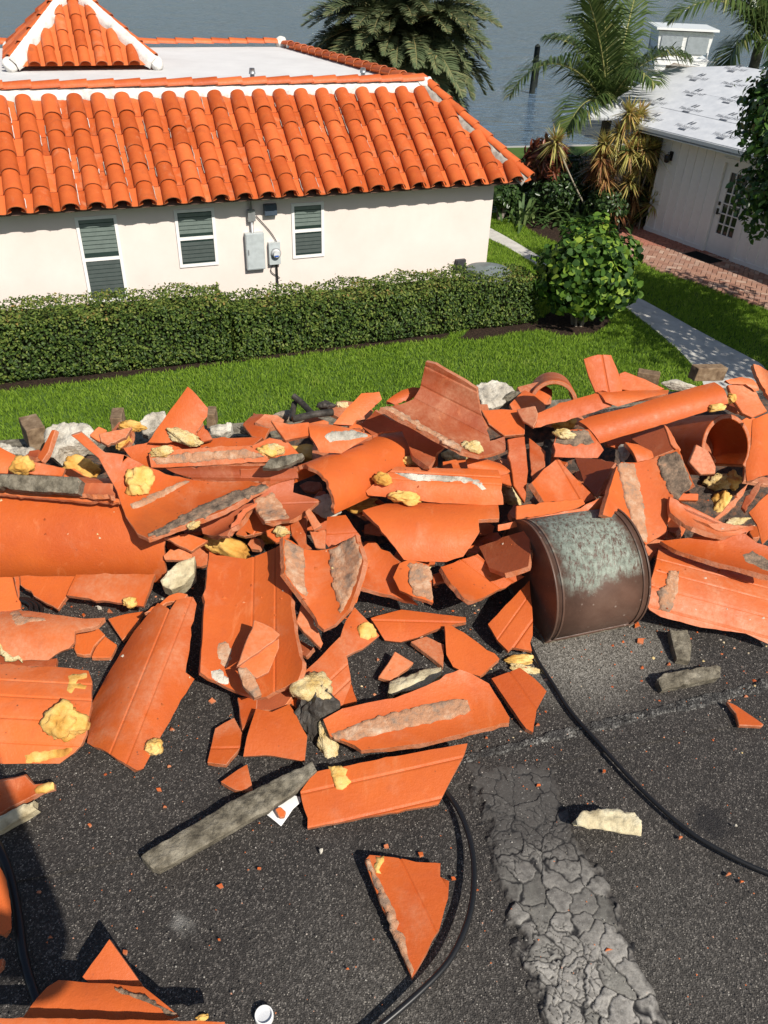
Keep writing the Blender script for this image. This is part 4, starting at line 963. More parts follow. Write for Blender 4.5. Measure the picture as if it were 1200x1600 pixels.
cable('black cable hanging along the left frame edge in the shade', [(-20, 1290), (3, 1335), (17, 1375), (28, 1430), (38, 1500), (58, 1565), (82, 1630)], [.04, .03, .02, .014, .014, .014, .014], .009)
_c = onz(22, 960, .012)
bm = bmesh.new()
for k in range(3):
    pts = [np.array([(.075 - .013 * k) * cos(a), (.055 - .01 * k) * sin(a), .008 + .006 * k]) for a in np.linspace(-.9, 2.6, 26)]
    add_tube(bm, pts, .006, 8)
tag(link('cable_coil', bm2me(bm), None, _c, BLACK), 'loops of grey-black cable coiled under the big half-round tile', 'cable coil')

# wooden blocks along the roof edge
def block(label, px, py, z, w, d, h, yaw, tilt=0.0):
    p = onz(px, py, z); a = radians(yaw)
    X = np.array([cos(a), sin(a), 0]); Y = np.array([-sin(a), cos(a), 0])
    bm = bmesh.new(); add_box(bm, (0, 0, 0), X, Y, (0, 0, 1), -w / 2, w / 2, -d / 2, d / 2, -h / 2, h / 2)
    bmesh.ops.subdivide_edges(bm, edges=bm.edges[:], cuts=3, use_grid_fill=True)
    for v in bm.verts: v.co += Vector((mn.noise(v.co * 40), mn.noise(v.co * 40 + Vector((5, 0, 0))), 0)) * .0025
    bmesh.ops.rotate(bm, verts=bm.verts, cent=(0, 0, 0), matrix=Matrix.Rotation(tilt, 3, Vector(tuple(Y))))
    o = tag(link('wood_block', bm2me(bm), None, p, WOOD), label, 'wood block', 'wooden blocks left along the roof edge')
    b = o.modifiers.new('edge', 'BEVEL'); b.width = .002; b.segments = 1
    return o
block('squat wood block at the left end of the roof edge, beside white rubble', 53, 676, .10, .062, .11, .085, 35)
block('small wood block on the roof edge behind foam, left of the tall tile', 184, 655, .14, .04, .08, .05, 10)
block('narrow wood block just right of the tall pointed tile', 331, 652, .11, .032, .06, .06, 5)
block('pale wood block end right of the standing tile, against the lawn', 1012, 592, .16, .085, .045, .06, -18)
block('longest wood block, near the path at the right of the roof edge', 1106, 582, .17, .15, .045, .055, 22, .12)

# shards lying deep in the gaps, and a dark mound added to block light under them
PPOLY = [(-40, 720), (150, 680), (300, 660), (470, 650), (640, 610), (850, 600), (1000, 600), (1240, 600), (1240, 960), (1010, 880), (820, 840), (700, 900), (560, 900), (300, 900), (120, 880), (-40, 900)]
rs = random.Random(5)
k = 0
while k < 150:
    x, y = rs.uniform(-30, 1230), rs.uniform(610, 940)
    if not in_poly(np.array([[x, y]]), PPOLY)[0]: continue
    lb = whereis('half buried orange shard' if k < 85 else 'little loose orange shard', x, y)
    if lb is None: continue
    k += 1
    sx, sy = (rs.uniform(18, 42), rs.uniform(12, 30)) if k < 85 else (rs.uniform(7, 20), rs.uniform(5, 14))
    a0 = rs.random() * 6
    pol = [(x + sx * cos(a) * rs.uniform(.7, 1.15), y + sy * sin(a) * rs.uniform(.7, 1.15)) for a in np.linspace(0, 2 * pi, 6, endpoint=False) + a0]
    F(None, lb, pol, z=zb(y) - (rs.uniform(.045, .075) if k < 85 else rs.uniform(.0, .04)), t=(rs.uniform(-.7, .5), rs.uniform(-.8, .1)), k=rs.choice([0, .2, -.2]), dust=rs.choice([0, .2, .5, .8]), group='shards buried deep in the pile', mat=rs.choice([None, None, [CLAYBROWN, CLAYRIM]]), ax=((x - 5, y), (x + 20, y + rs.uniform(-15, 15))))
def mound():
    nx, ny = 150, 70
    X, Y = np.meshgrid(np.linspace(-1.9, 1.75, nx), np.linspace(1.45, 3.1, ny))
    Z = np.zeros_like(X)
    for i in range(ny):
        for j in range(nx):
            z = .1
            for _ in range(4):
                d = np.array([X[i, j], Y[i, j], z]) - CAM; w = np.dot(d, _F)
                py = 800 - FPX * np.dot(d, _U) / w
                px = 600 + FPX * np.dot(d, _R) / w
                z = max(zb(py) - .125 if py > 600 else .2 - (600 - py) * .01, -.02)
            e0 = np.dot(np.array([X[i, j], Y[i, j], 0]) - E0_, en)
            if e0 > -.05: z = -.02
            if px > 1200 or px < -120: z -= .0025 * max(px - 1200, -120 - px)
            z = min(z, .15, max(-.02, (-e0 - .16) * .7))
            Z[i, j] = z + (.02 * mn.noise(Vector((X[i, j] * 18, Y[i, j] * 18, 0))) + .012 * mn.noise(Vector((X[i, j] * 50, Y[i, j] * 50, 4))) if z > -.01 else 0)
    idx = np.arange(nx * ny).reshape(ny, nx)
    Fc = np.stack([idx[:-1, :-1], idx[:-1, 1:], idx[1:, 1:], idx[1:, :-1]], -1).reshape(-1, 4)
    zz = Z.reshape(-1)
    Fc = Fc[(zz[Fc] > -.015).any(1)]
    m = mat_rough('shade_mound', [(.3, (.03, .025, .022)), (.5, (.10, .075, .06)), (.65, (.22, .10, .055)), (.8, (.25, .22, .19))], 40, 1.0, .95, 90, .008)
    tag(link('shade_mound', np_mesh('mound', np.stack([X, Y, Z], -1).reshape(-1, 3), Fc, True), None, None, m), 'dark mound added under the broken tiles to block light in the gaps', 'rubble', kind='stuff')
mound()

DG = bpy.context.evaluated_depsgraph_get()
bpy.context.view_layer.update()
DG.update()
def rock(label, cx, cy, w, h, z, mat, seed, rot=0, name='rubble_chunk', cat='rubble', depth=.9, amp=.22):
    o = place_blob(name, label, cat, cx, cy, w, h, rot, mat, z=z, depth=depth, amp=amp, nsc=1.3, seed=seed, facet=.8, sink=.5, sub=4)
    return o
def chunk(c, label, poly, z, t, th=.06, mat=None, k=.1):
    F(c, label, poly, z=z, t=t, th=th, rough=.007, k=k, mat=mat or RUBBLE, name='rubble_chunk', cat='rubble', group=None, edge=.005)
chunk('A', 'large white concrete chunk with a dark underside at the far left', [(192, 325), (240, 292), (320, 283), (390, 285), (422, 322), (400, 350), (330, 385), (262, 398), (235, 440), (205, 430)], .20, (-.1, -.45), .075)
chunk('A', 'low white crumbled rubble at the left frame edge', [(-30, 380), (10, 372), (60, 392), (150, 395), (175, 420), (140, 438), (60, 425), (-30, 415)], .15, (0, -.4), .05)
chunk('A', 'grey rubble slab behind the tall pointed tile', [(622, 278), (660, 240), (735, 230), (745, 262), (700, 310), (662, 345), (638, 335)], .13, (.25, -.6), .05)
chunk('A', 'small white rubble chunk right of the narrow wood block', [(932, 300), (975, 290), (1035, 285), (1030, 315), (985, 342), (940, 338)], .10, (0, -.4), .05)
rock('low rubble lump in the shadowed roof edge left of the pipes', 392, 672, 60, 16, .06, MORTARDARK, 16)
chunk('B', 'white rubble chunk right of the big upright ribbed tile', [(985, 172), (1050, 155), (1120, 165), (1168, 205), (1150, 235), (1080, 272), (1015, 278), (992, 225)], .24, (.1, -.5), .06)
rock('dark rubble chunk in the shade beside the white one', 800, 626, 48, 26, .21, MORTARDARK, 8, -20)
rock('crumpled pale rubble under the central arched tile', 508, 790, 56, 36, .155, RUBBLE, 9)
rock('white crumbling mortar on top of the sloping half-round tile', 1066, 602, 62, 17, .385, RUBBLE, 10, 4)
rock('white mortar knob on the tip of the mortar-lined channel tile', 974, 705, 22, 34, .285, RUBBLE, 11, 25)
rock('small grey stone wedged under the ribbed tile left of channel tile', 836, 780, 20, 15, .16, RUBBLE, 12)
rock('small grey stone in the gap between channel tile and curling lip', 1050, 823, 20, 15, .12, RUBBLE, 13)
rock('grey rubble behind the black pipe bits', 442, 650, 40, 22, .17, MORTAR, 14)
rock('charred round lump on the roof edge between pipe bits and lawn', 512, 634, 32, 18, .24, MEMBRANE, 15)
def pipe(label, a, b, za, zb_, r):
    A, B = onz(*a, za), onz(*b, zb_)
    o = (A + B) / 2; bm = bmesh.new(); add_tube(bm, [A - o, (A * .5 + B * .5) - o + np.array([0, 0, .004]), B - o], r, 10)
    return tag(link('burnt_pipe', bm2me(bm), None, o, MEMBRANE), label, 'pipe bit', 'burnt pipe bits at the back of the pile')
pipe('burnt black pipe bit leaning up to the left at the pile back', (459, 619), (487, 646), .27, .24, .011)
pipe('burnt grey-black pipe bit lying level below the leaning one', (457, 655), (520, 644), .245, .245, .012)
pipe('short burnt pipe bit standing at the left of the other two', (460, 630), (456, 656), .24, .22, .010)
pipe('black bent pipe standing in the gap left of the curved ribbed tile', (856, 690), (853, 735), .24, .19, .014)

bpy.context.view_layer.update(); DG.update()
FG = 'yellow foam lumps on the pile'
foams = [
 ('pale yellow foam dab stuck on the S-curved tile', 218, 752, 42, 42, 20, FOAM, .5),
 ('foam strip with pale crust under the tall pointed tile', 287, 684, 54, 22, 18, FOAMPALE, .6),
 ('oval foam pat on the long pinkish tile, left end', 252, 706, 36, 16, -4, FOAMPALE, .6),
 ('round brownish foam lump at the far left of the pile', 37, 727, 32, 28, 0, FOAMBROWN, .8),
 ('big two-toned foam wedge beside the black mortar slab', 128, 733, 54, 34, 18, FOAM, .8),
 ('slanted foam lump left of the S-curved tile top', 192, 693, 26, 18, -40, FOAM, .7),
 ('foam lump on the rubble left of the tall pointed tile', 205, 666, 40, 17, 5, FOAM, .7),
 ('foam lump at the right end of the long pinkish tile', 418, 706, 28, 20, 10, FOAM, .7),
 ('long brown foam potato above the upright ribbed tile', 357, 857, 68, 34, 20, FOAMBROWN, .9),
 ('bigger foam lump of the pair left of the U-shaped tile', 416, 838, 30, 28, 20, FOAM, .8),
 ('smaller pale foam lump of the pair left of the U-shaped tile', 440, 831, 24, 16, 0, FOAMPALE, .8),
 ('little foam crumb on the wide flap below the big half-round tile', 203, 941, 20, 17, 30, FOAM, .7),
 ('small pale foam bit under the lower edge of the S-curved tile', 303, 821, 20, 11, -20, FOAMPALE, .8),
 ('flat pale foam pad left of the long foam tongue', 424, 704, 40, 20, -8, FOAMPALE, .5),
 ('long foam tongue left of the central half-round tile', 479, 709, 68, 24, 8, FOAM, .6),
 ('round brown foam nub at the left end of the chalk-ridged tile', 598, 748, 29, 19, 5, FOAMBROWN, .9),
 ('long brown foam lump under the central half-round tile', 563, 789, 54, 22, -6, FOAMBROWN, .9),
 ('cream foam lump at the foot of the chalk-ridged tile', 634, 778, 44, 20, 12, FOAM, .8),
 ('foam peeking out between central tile and chalk-ridged tile', 642, 719, 28, 16, -10, FOAM, .8),
 ('jagged pale foam below the upright ribbed tile, left of two', 712, 717, 38, 27, 20, FOAMPALE, .7),
 ('rounded pale foam below the upright ribbed tile, right of two', 738, 699, 32, 20, 10, FOAMPALE, .7),
 ('speckled foam wedge right of the chalk-ridged tile', 798, 773, 36, 30, 38, FOAMPALE, .6),
 ('small foam piece at the pile back by the charred lump', 535, 633, 20, 10, 0, FOAMPALE, .8),
 ('upper smooth yellow foam lump of the stacked pair', 881, 661, 38, 22, -6, FOAM, .9),
 ('lower flaky yellow foam slab of the stacked pair', 881, 678, 33, 15, 4, FOAMPALE, .7),
 ('slim foam lump at the right end of the sloping half-round tile', 1118, 637, 28, 11, -8, FOAM, .8),
 ('foam crumb beside the drilled pinkish tile', 1142, 622, 13, 15, 0, FOAM, .8),
 ('broad crusty foam lump below the ring-shaped tile', 1122, 752, 44, 24, 0, FOAMPALE, .7),
 ('smooth rounded foam end touching the crusty lump', 1143, 752, 24, 28, 20, FOAM, .9),
 ('hooked yellow foam hanging under the crusty lump', 1126, 786, 22, 38, 25, FOAM, .8),
 ('row of pale foam crumbs on the curling lip tile', 1151, 815, 34, 12, -12, FOAMPALE, .8),
 ('foam pad on top of the four-sided shard by the cable', 813, 1031, 46, 17, -3, FOAM, .8),
 ('pale torn foam layer under the pad by the cable', 820, 1046, 44, 13, 12, FOAMPALE, .7),
 ('largest yellow foam dollop, swirled, on the broad ribbed tile at left', 101, 1128, 62, 56, -15, FOAM, .5),
 ('small curled foam at the edge of the tall folded tile', 242, 1168, 27, 26, -20, FOAM, .8),
 ('cream foam with torn top above the black membrane', 486, 1078, 62, 50, 10, FOAMPALE, .9),
 ('thin foam crumb near the bottom frame edge', 317, 1590, 20, 9, -8, FOAM, .8),
]
FOAMS = foams
pend = []
for i, (lab, cx, cy, w, h, rot, mt, dp) in enumerate(foams):
    pend.append(place_blob('foam_lump', lab, 'foam', cx, cy, w, h, rot, mt, depth=dp * 1.35, seed=20 + i, group=FG, amp=.44, nsc=1.25, sink=.35))
place_blob('membrane_wad', 'crumpled black membrane wad hanging on torn foam', 'membrane', 486, 1112, 60, 84, 8, MEMBRANE, depth=.6, seed=77, amp=.6, nsc=1.8, facet=.6)
place_blob('foam_tail', 'torn cream foam tail trailing down over the grooved tile', 'foam', 513, 1167, 24, 66, -16, FOAMPALE, depth=.8, seed=79, amp=.5, nsc=1.9)

# white cap near the bottom edge
cp = onz(413, 1590, .0)
root = empty('plastic_cup', cp, 'small white plastic cap standing open on the roof at the bottom', 'plastic cap')
bm = bmesh.new()
prof = [(.0165, 0), (.0165, .010), (.0158, .012), (.0138, .012), (.0132, .005)]
rings = [[bm.verts.new((r_ * cos(a), r_ * sin(a), z)) for a in np.linspace(0, 2 * pi, 28, endpoint=False)] for r_, z in prof]
for A, B in zip(rings, rings[1:]):
    for k in range(28):
        f = bm.faces.new((A[k], A[(k + 1) % 28], B[(k + 1) % 28], B[k])); f.smooth = False
link('rim', bm2me(bm), root, (0, 0, 0), WHITEP)
bm = bmesh.new(); bmesh.ops.create_circle(bm, cap_ends=True, radius=.0134, segments=28)
bmesh.ops.translate(bm, verts=bm.verts, vec=(0, 0, .006))
link('inner_disc', bm2me(bm), root, (0, 0, 0), mat_plain('grey_plastic', (.55, .56, .58), .4))

# chips
chips = [(331, 1095), (268, 1139), (263, 1196), (257, 1260), (140, 1288), (248, 1233), (60, 1393), (79, 1464), (405, 1357), (345, 1385), (342, 1468), (603, 1322), (658, 1334), (708, 1372), (746, 1390), (543, 1513), (995, 975), (1001, 1001), (1046, 1037), (1165, 1087), (944, 1204), (842, 1226), (1063, 1307), (1160, 1377), (1140, 1364), (950, 1483), (841, 1131), (195, 1487), (760, 1152), (820, 1135), (170, 955), (130, 960), (590, 1030)]
for i, (x, y) in enumerate(chips):
    rs = random.Random(i)
    sz = rs.choice([4, 5, 6, 7]) * (1.4 if i in (16, 17, 19, 1) else 1)
    pol = [(x + sz * rs.uniform(.5, 1.1) * cos(a) * rs.uniform(.6, 1.2), y + sz * .7 * rs.uniform(.5, 1.1) * sin(a)) for a in np.linspace(0, 2 * pi, rs.choice([3, 4]), endpoint=False) + rs.random()]
    F(None, whereis('tiny orange tile chip', x, y, 400) or 'tiny orange chip of tile lying loose on the dark granule roof', pol, z=.006, t=(rs.uniform(-.25, .25), rs.uniform(-.3, .1)), th=.0045, name='tile_chip', cat='tile chip', group='orange chips scattered over the roof', edge=0, bevel=False, dust=rs.choice([0, .2, .6]))
for i, (x, y, w, h) in enumerate([(502, 1330, 6, 12), (155, 950, 10, 6), (1150, 1290, 5, 4), (500, 1218, 8, 5)]):
    place_blob('white_pebble', ['white chalky crumb right of the long mortar bar', 'white crumb below the wide flap at left', 'white crumb near the right-hand cable', 'white crumb at the end of the mortar bar'][i], 'pebble', x, y, w, h, 20 * i, RUBBLE, z=.005, depth=.8, seed=90 + i, facet=.6, sub=2)

# loose grit over the roof
def grit():
    n = 5200
    px = rng.uniform(-40, 1240, n); py = rng.uniform(900, 1640, n)
    keep = rng.random(n) < np.clip((1500 - py) / 500, .25, 1)
    px, py = px[keep], py[keep]; n = len(px)
    P = np.array([onz(x, y, .003) for x, y in zip(px, py)])
    r_ = rng.uniform(.0008, .0028, n)
    base = np.array([[1, 0, 0], [-.5, .8, 0], [-.6, -.8, 0], [0, 0, 1.0]])
    ang = rng.uniform(0, 6.28, n)
    V = np.zeros((n, 4, 3))
    for k in range(4):
        V[:, k, 0] = P[:, 0] + r_ * (base[k, 0] * np.cos(ang) - base[k, 1] * np.sin(ang))
        V[:, k, 1] = P[:, 1] + r_ * (base[k, 0] * np.sin(ang) + base[k, 1] * np.cos(ang))
        V[:, k, 2] = P[:, 2] + r_ * base[k, 2] * rng.uniform(.4, 1.2, n)
    i0 = np.arange(n)[:, None] * 4
    Fc = np.concatenate([i0 + np.array([a]) for a in ((0, 1, 3), (1, 2, 3), (2, 0, 3))], 0)
    rn = np.tile(rng.random(n), 3)
    m = M_('grit', .9, .2)
    m.color(m.ramp(m.attr('rnd'), [(0.0, (.03, .028, .026)), (.45, (.20, .18, .15)), (.75, (.42, .40, .36)), (.84, (.45, .16, .07)), (1.0, (.50, .13, .04))]))
    tag(link('loose_grit', np_mesh('grit', V.reshape(-1, 3), Fc, False, rn), None, None, m.m), 'fine pale and orange grit strewn over the dark roofing', 'grit', kind='stuff')
grit()
def crumbs():
    """broken tile bits shaken out of the pile, on the roof and on top of the tiles"""
    n = 900
    V, Fc, R_ = [], [], []
    rs_ = np.random.default_rng(31)
    for i in range(n):
        x, y = rs_.uniform(-20, 1220), rs_.normal(900, 110)
        if y < 640 or y > 1240: continue
        d = ray(x, y); d /= np.linalg.norm(d)
        hit, loc, nn, i_, ob, mx = SC.ray_cast(DG, Vector(tuple(CAM)), Vector(tuple(d)))
        if not hit or loc.z < -.02 or nn.z < .45: continue
        if loc.z > .02 and (rs_.random() > .22 or 800 < x < 1020): continue
        p = np.array(loc); r_ = rs_.uniform(.0015, .0055) * (1.5 if rs_.random() < .1 else 1)
        b = len(V)
        a = rs_.uniform(0, 6.28)
        for q in range(4): V.append(p + np.array([cos(a + q * 1.57) * r_ * rs_.uniform(.6, 1.3), sin(a + q * 1.57) * r_ * rs_.uniform(.5, 1.1), -.0005]))
        V.append(p + np.array([rs_.normal(0, r_ * .3), rs_.normal(0, r_ * .3), r_ * rs_.uniform(.5, 1)]))
        for q in range(4): Fc.append((b + q, b + (q + 1) % 4, b + 4)); R_.append(rs_.random())
        R_[-4:] = [R_[-1]] * 4
    m = M_('tile_crumbs', .85, .2)
    m.color(m.ramp(m.attr('rnd'), [(0, (.30, .06, .018)), (.45, (.52, .12, .03)), (.7, (.55, .26, .14)), (.85, (.50, .44, .36)), (1, (.62, .46, .20))]))
    tag(link('tile_crumbs', np_mesh('crumbs', np.array(V), np.array(Fc), False, np.array(R_)), None, None, m.m), 'crumbs of tile, mortar and foam scattered over pile and roof', 'crumbs', kind='stuff')


bpy.context.view_layer.update(); DG.update()
crumbs()

# ------------------------------------------------------------------ lawn, paths, water
GP = np.array([0, 0, G])
def slab(name, poly, z, th, mat, kind='structure', parent=None, label=None, cat=None, jag=0.0):
    bm = bmesh.new()
    pts = [np.array([p[0], p[1]]) for p in poly]
    if jag:
        out = []
        for i in range(len(pts)):
            a, b = pts[i], pts[(i + 1) % len(pts)]
            m = max(1, int(np.linalg.norm(b - a) / .12))
            for j in range(m):
                p = a + (b - a) * j / m
                out.append(p + jag * np.array([mn.noise(Vector((p[0] * 4, p[1] * 4, 1))), mn.noise(Vector((p[0] * 4, p[1] * 4, 9)))]))
        pts = out
    f = bm.faces.new([bm.verts.new((p[0], p[1], z)) for p in pts])
    f.normal_update()
    if f.normal.z < 0: f.normal_flip()
    if th:
        ex = bmesh.ops.extrude_face_region(bm, geom=[f])
        vs = [v for v in ex['geom'] if isinstance(v, bmesh.types.BMVert)]
        for v in vs: v.co.z = z
        for v in bm.verts:
            if v not in vs: v.co.z = z - th
        bmesh.ops.recalc_face_normals(bm, faces=bm.faces[:])
    return tag(link(name, bm2me(bm), parent, None, mat), label, cat, None, kind)
P2 = lambda x, y, z=G: onz(x, y, z)[:2]
soil = mat_rough('lawn_soil', [(.3, (.045, .085, .016)), (.6, (.07, .125, .024)), (.8, (.09, .13, .03))], 3, .5, .95, 30, .02)
shore_a, shore_b = P2(790, 231), P2(935, 228)
sdv = (shore_b - shore_a) / np.linalg.norm(shore_b - shore_a)
GROUND = [(-60, -40), (80, -40), tuple(shore_a + sdv * 80), tuple(shore_a - sdv * 60)]
slab('lawn_ground', GROUND, G, .0, soil)
bm = bmesh.new()
add_box(bm, (*shore_a, 0), (*sdv, 0), (-sdv[1], sdv[0], 0), (0, 0, 1), -60, 80, -.05, .45, G - 3, G - .03)
tag(link('seawall', bm2me(bm), None, None, mat_plain('seawall_concrete', (.35, .34, .31), .9, .2)), kind='structure')
def water():
    m = M_('water', 0.07, 0.5)
    m.color((0.085, 0.140, 0.205))
    m.b.inputs['IOR'].default_value = 1.33
    pos = m.geo()
    w1 = m.noise(1.0, 5, .6, m.scaled((1.0, 1.9, 1.0), pos), .3)
    w2 = m.noise(.22, 3, .5, m.scaled((1, 1.6, 1), pos))
    m.bump(m.math('ADD', w1, m.math('MULTIPLY', w2, 1.4)), 1.0, 1.1)
    slab('water', [(-2500, 30), (2500, 30), (2500, 3500), (-2500, 3500)], G - 1.0, 0, m.m)
water()
# far shore across the bay: above the frame, but the water mirrors toward it
bm = bmesh.new()
add_box(bm, (0, 1900, G - 1), (1, 0, 0), (0, 1, 0), (0, 0, 1), -2200, 2200, 0, 60, -1, 14)
tag(link('far_shore', bm2me(bm), None, None, mat_plain('far_shore', (.05, .07, .05), .9, .1)), kind='structure')

conc = mat_rough('path_concrete', [(.3, (.40, .39, .36)), (.55, (.52, .50, .46)), (.8, (.60, .58, .54))], 4, .4, .9, 60, .006)
PATH_PX = [(764, 357), (800, 377), (842, 402), (880, 425), (930, 445), (985, 462), (1030, 485), (1080, 513), (1130, 540), (1172, 562), (1196, 580)]
PATH_L = [(758, 372), (790, 387), (832, 412), (868, 436), (912, 458), (958, 470), (1000, 500), (1040, 532), (1072, 562), (1092, 590), (1104, 620)]
PATH_POLY = [P2(*p) for p in PATH_PX] + [P2(1215, 640)] + [P2(1104, 640)] + [P2(*p) for p in PATH_L[::-1]]
def spl(ps): return [p[:2] for p in smooth_path([np.array([*P2(*q), 0]) for q in ps], 5)]
PATH_POLY = spl(PATH_PX + [(1225, 640)]) + spl(PATH_L + [(1110, 650)])[::-1]
slab('garden_path', PATH_POLY, G + .035, .05, conc)
BRICK_POLY = [P2(982, 345), P2(1045, 345), P2(1260, 440), P2(1260, 515), P2(1190, 482), P2(1110, 452), P2(1040, 428), P2(985, 403), P2(965, 372)]
slab('brick_bed', BRICK_POLY, G + .02, .03, mat_plain('paving_sand', (.22, .17, .13), .95, .1))
MULCH1 = [P2(715, 530), P2(740, 512), P2(850, 497), P2(880, 470), P2(940, 485), P2(955, 505), P2(930, 522), P2(880, 526), P2(845, 516), P2(790, 523), P2(745, 533)]
MULCH2 = [P2(776, 330), P2(790, 285), P2(850, 240), P2(1010, 250), P2(1040, 345), P2(982, 350), P2(965, 380), P2(880, 385), P2(845, 370)]
MULCH3 = [P2(-80, 640), P2(0, 612), P2(180, 592), P2(360, 568), P2(700, 529), P2(700, 480), P2(-80, 560)]
mulchm = mat_rough('mulch', [(.3, (.012, .008, .006)), (.55, (.040, .024, .016)), (.75, (.085, .055, .035))], 22, 1.0, .95, 40, .03)
for nm, q in (('mulch_bed', MULCH1), ('mulch_bed', MULCH2), ('mulch_bed', MULCH3)): slab(nm, q, G + .012, 0, mulchm, jag=.06)

# grass blades
def grass():
    A = np.array([P2(-60, 720), P2(760, 720), P2(1240, 640), P2(1240, 480), P2(985, 405), P2(960, 370), P2(880, 385), P2(846, 370), P2(790, 335), P2(770, 330), P2(740, 440), P2(700, 500), P2(-60, 600)])
    lo, hi = A.min(0), A.max(0)
    Np = 420000
    P = rng.uniform(lo, hi, (Np, 2))
    dist = np.hypot(P[:, 0], P[:, 1])
    keep = in_poly(P, A) & ~in_poly(P, PATH_POLY) & ~in_poly(P, BRICK_POLY) & ~in_poly(P, MULCH1) & ~in_poly(P, MULCH2) & ~in_poly(P, MULCH3)
    P = P[keep]; 
    extra = np.array([P2(790, 236), P2(935, 232), P2(930, 246), P2(800, 262)])
    n = len(P)
    clump = np_noise(P[:, 0] * 5, P[:, 1] * 5, 3)
    h = rng.uniform(.035, .085, n) * (.75 + .6 * clump)
    w = rng.uniform(.004, .008, n)
    az = rng.uniform(0, 2 * pi, n); lean = rng.uniform(.1, .75, n) * h
    fa = rng.uniform(0, 2 * pi, n)
    V = np.zeros((n, 4, 3))
    dx, dy = np.cos(fa) * w, np.sin(fa) * w
    V[:, 0] = np.c_[P[:, 0] - dx, P[:, 1] - dy, np.full(n, G)]
    V[:, 1] = np.c_[P[:, 0] + dx, P[:, 1] + dy, np.full(n, G)]
    lx, ly = np.cos(az) * lean, np.sin(az) * lean
    V[:, 2] = np.c_[P[:, 0] + dx * .7 + lx * .4, P[:, 1] + dy * .7 + ly * .4, G + h * .65]
    V[:, 3] = np.c_[P[:, 0] + lx, P[:, 1] + ly, G + h]
    i0 = np.arange(n)[:, None] * 4
    Fc = np.concatenate([i0 + np.array([0, 1, 2]), i0 + np.array([0, 2, 3])], 0)
    rn = np.clip(.6 * rng.random(n) + .4 * np_noise(P[:, 0] * 1.6, P[:, 1] * 1.6, 7), 0, 1)
    m = mat_leaf('grass', [(0.0, (.12, .21, .022)), (.4, (.19, .31, .030)), (.75, (.27, .40, .05)), (1.0, (.42, .44, .13))], .6, .4, .15)
    tag(link('grass', np_mesh('grass', V.reshape(-1, 3), Fc, False, np.tile(rn, 2)), None, None, m), 'thick mown green grass of the lawn below the roof', 'grass', kind='stuff')
grass()

# herringbone bricks
BRM = M_('brick_clay', .85, .2)
_rv = BRM.rand()
BRM.color(BRM.mix(BRM.ramp(BRM.noise(30, 4, .6, BRM.geo()), [(.35, 0.), (.75, .4)]), BRM.ramp(_rv, [(0, (.27, .135, .095)), (.4, (.38, .215, .15)), (.7, (.32, .19, .145)), (1, (.48, .34, .26))]), (.24, .13, .10)))
BRM.bump(BRM.noise(60, 4, .6, BRM.geo()), .5, .006)
def bricks():
    Lb, Wb = .235, .115
    bm = bmesh.new()
    g = .006
    ret = bmesh.ops.create_cube(bm, size=1)
    bmesh.ops.scale(bm, verts=bm.verts, vec=(Lb - 2 * g, Wb - 2 * g, .06))
    bmesh.ops.bevel(bm, geom=[e for e in bm.edges if all(v.co.z > 0 for v in e.verts)], offset=.006, segments=1, affect='EDGES')
    me = bm2me(bm, 'brick')
    me.materials.append(BRM.m)
    ang = radians(22 + 45)
    c0 = np.mean(np.array(BRICK_POLY), 0)
    cells = []
    # simple 2x1 herringbone: horizontal brick at (k+4m, k), vertical beside it
    for k_ in range(-70, 70):
        for m_ in range(-20, 20):
            bx, by = (k_ + 4 * m_) * Wb, k_ * Wb
            cells.append((bx + Wb, by + Wb / 2, 0.0))
            cells.append((bx + 3.5 * Wb, by + Wb, pi / 2))
    cand = []
    for x, y, rt in cells:
        wx, wy = c0[0] + cos(ang) * x - sin(ang) * y, c0[1] + sin(ang) * x + cos(ang) * y
        cand.append((wx, wy, rt + ang))
    P = np.array([c[:2] for c in cand])
    ins = in_poly(P, BRICK_POLY)
    vis = []
    for q, ok in zip(cand, ins):
        if not ok: continue
        d = np.array([q[0], q[1], G]) - CAM; w = np.dot(d, _F)
        px, py = 600 + FPX * np.dot(d, _R) / w, 800 - FPX * np.dot(d, _U) / w
        vis.append((0 if -10 < px < 1210 and py > 340 else 1, np.linalg.norm(d), q))
    vis.sort(key=lambda t: (t[0], t[1]))
    bed = bpy.data.objects['brick_bed']
    rest = bmesh.new()
    for n_, (hid, dd, q) in enumerate(vis):
        z = G + .03 + random.uniform(-.004, .004)
        Mx = Matrix.Translation((q[0], q[1], z)) @ Matrix.Rotation(q[2] + random.uniform(-.02, .02), 4, 'Z')
        if n_ < 300:
            o = bpy.data.objects.new('brick', me); COL.objects.link(o)
            o.matrix_world = Mx; o.parent = bed
        elif not hid:
            r2 = bmesh.ops.create_cube(rest, size=1, matrix=Mx @ Matrix.Diagonal((Lb - 2 * g, Wb - 2 * g, .06, 1)))
    if len(rest.verts):
        o = link('paving_bricks', bm2me(rest), bed, None, mat_plain('brick_far', (.36, .15, .105), .85, .2, 0, .3)); tag(o, kind='stuff')
bricks()

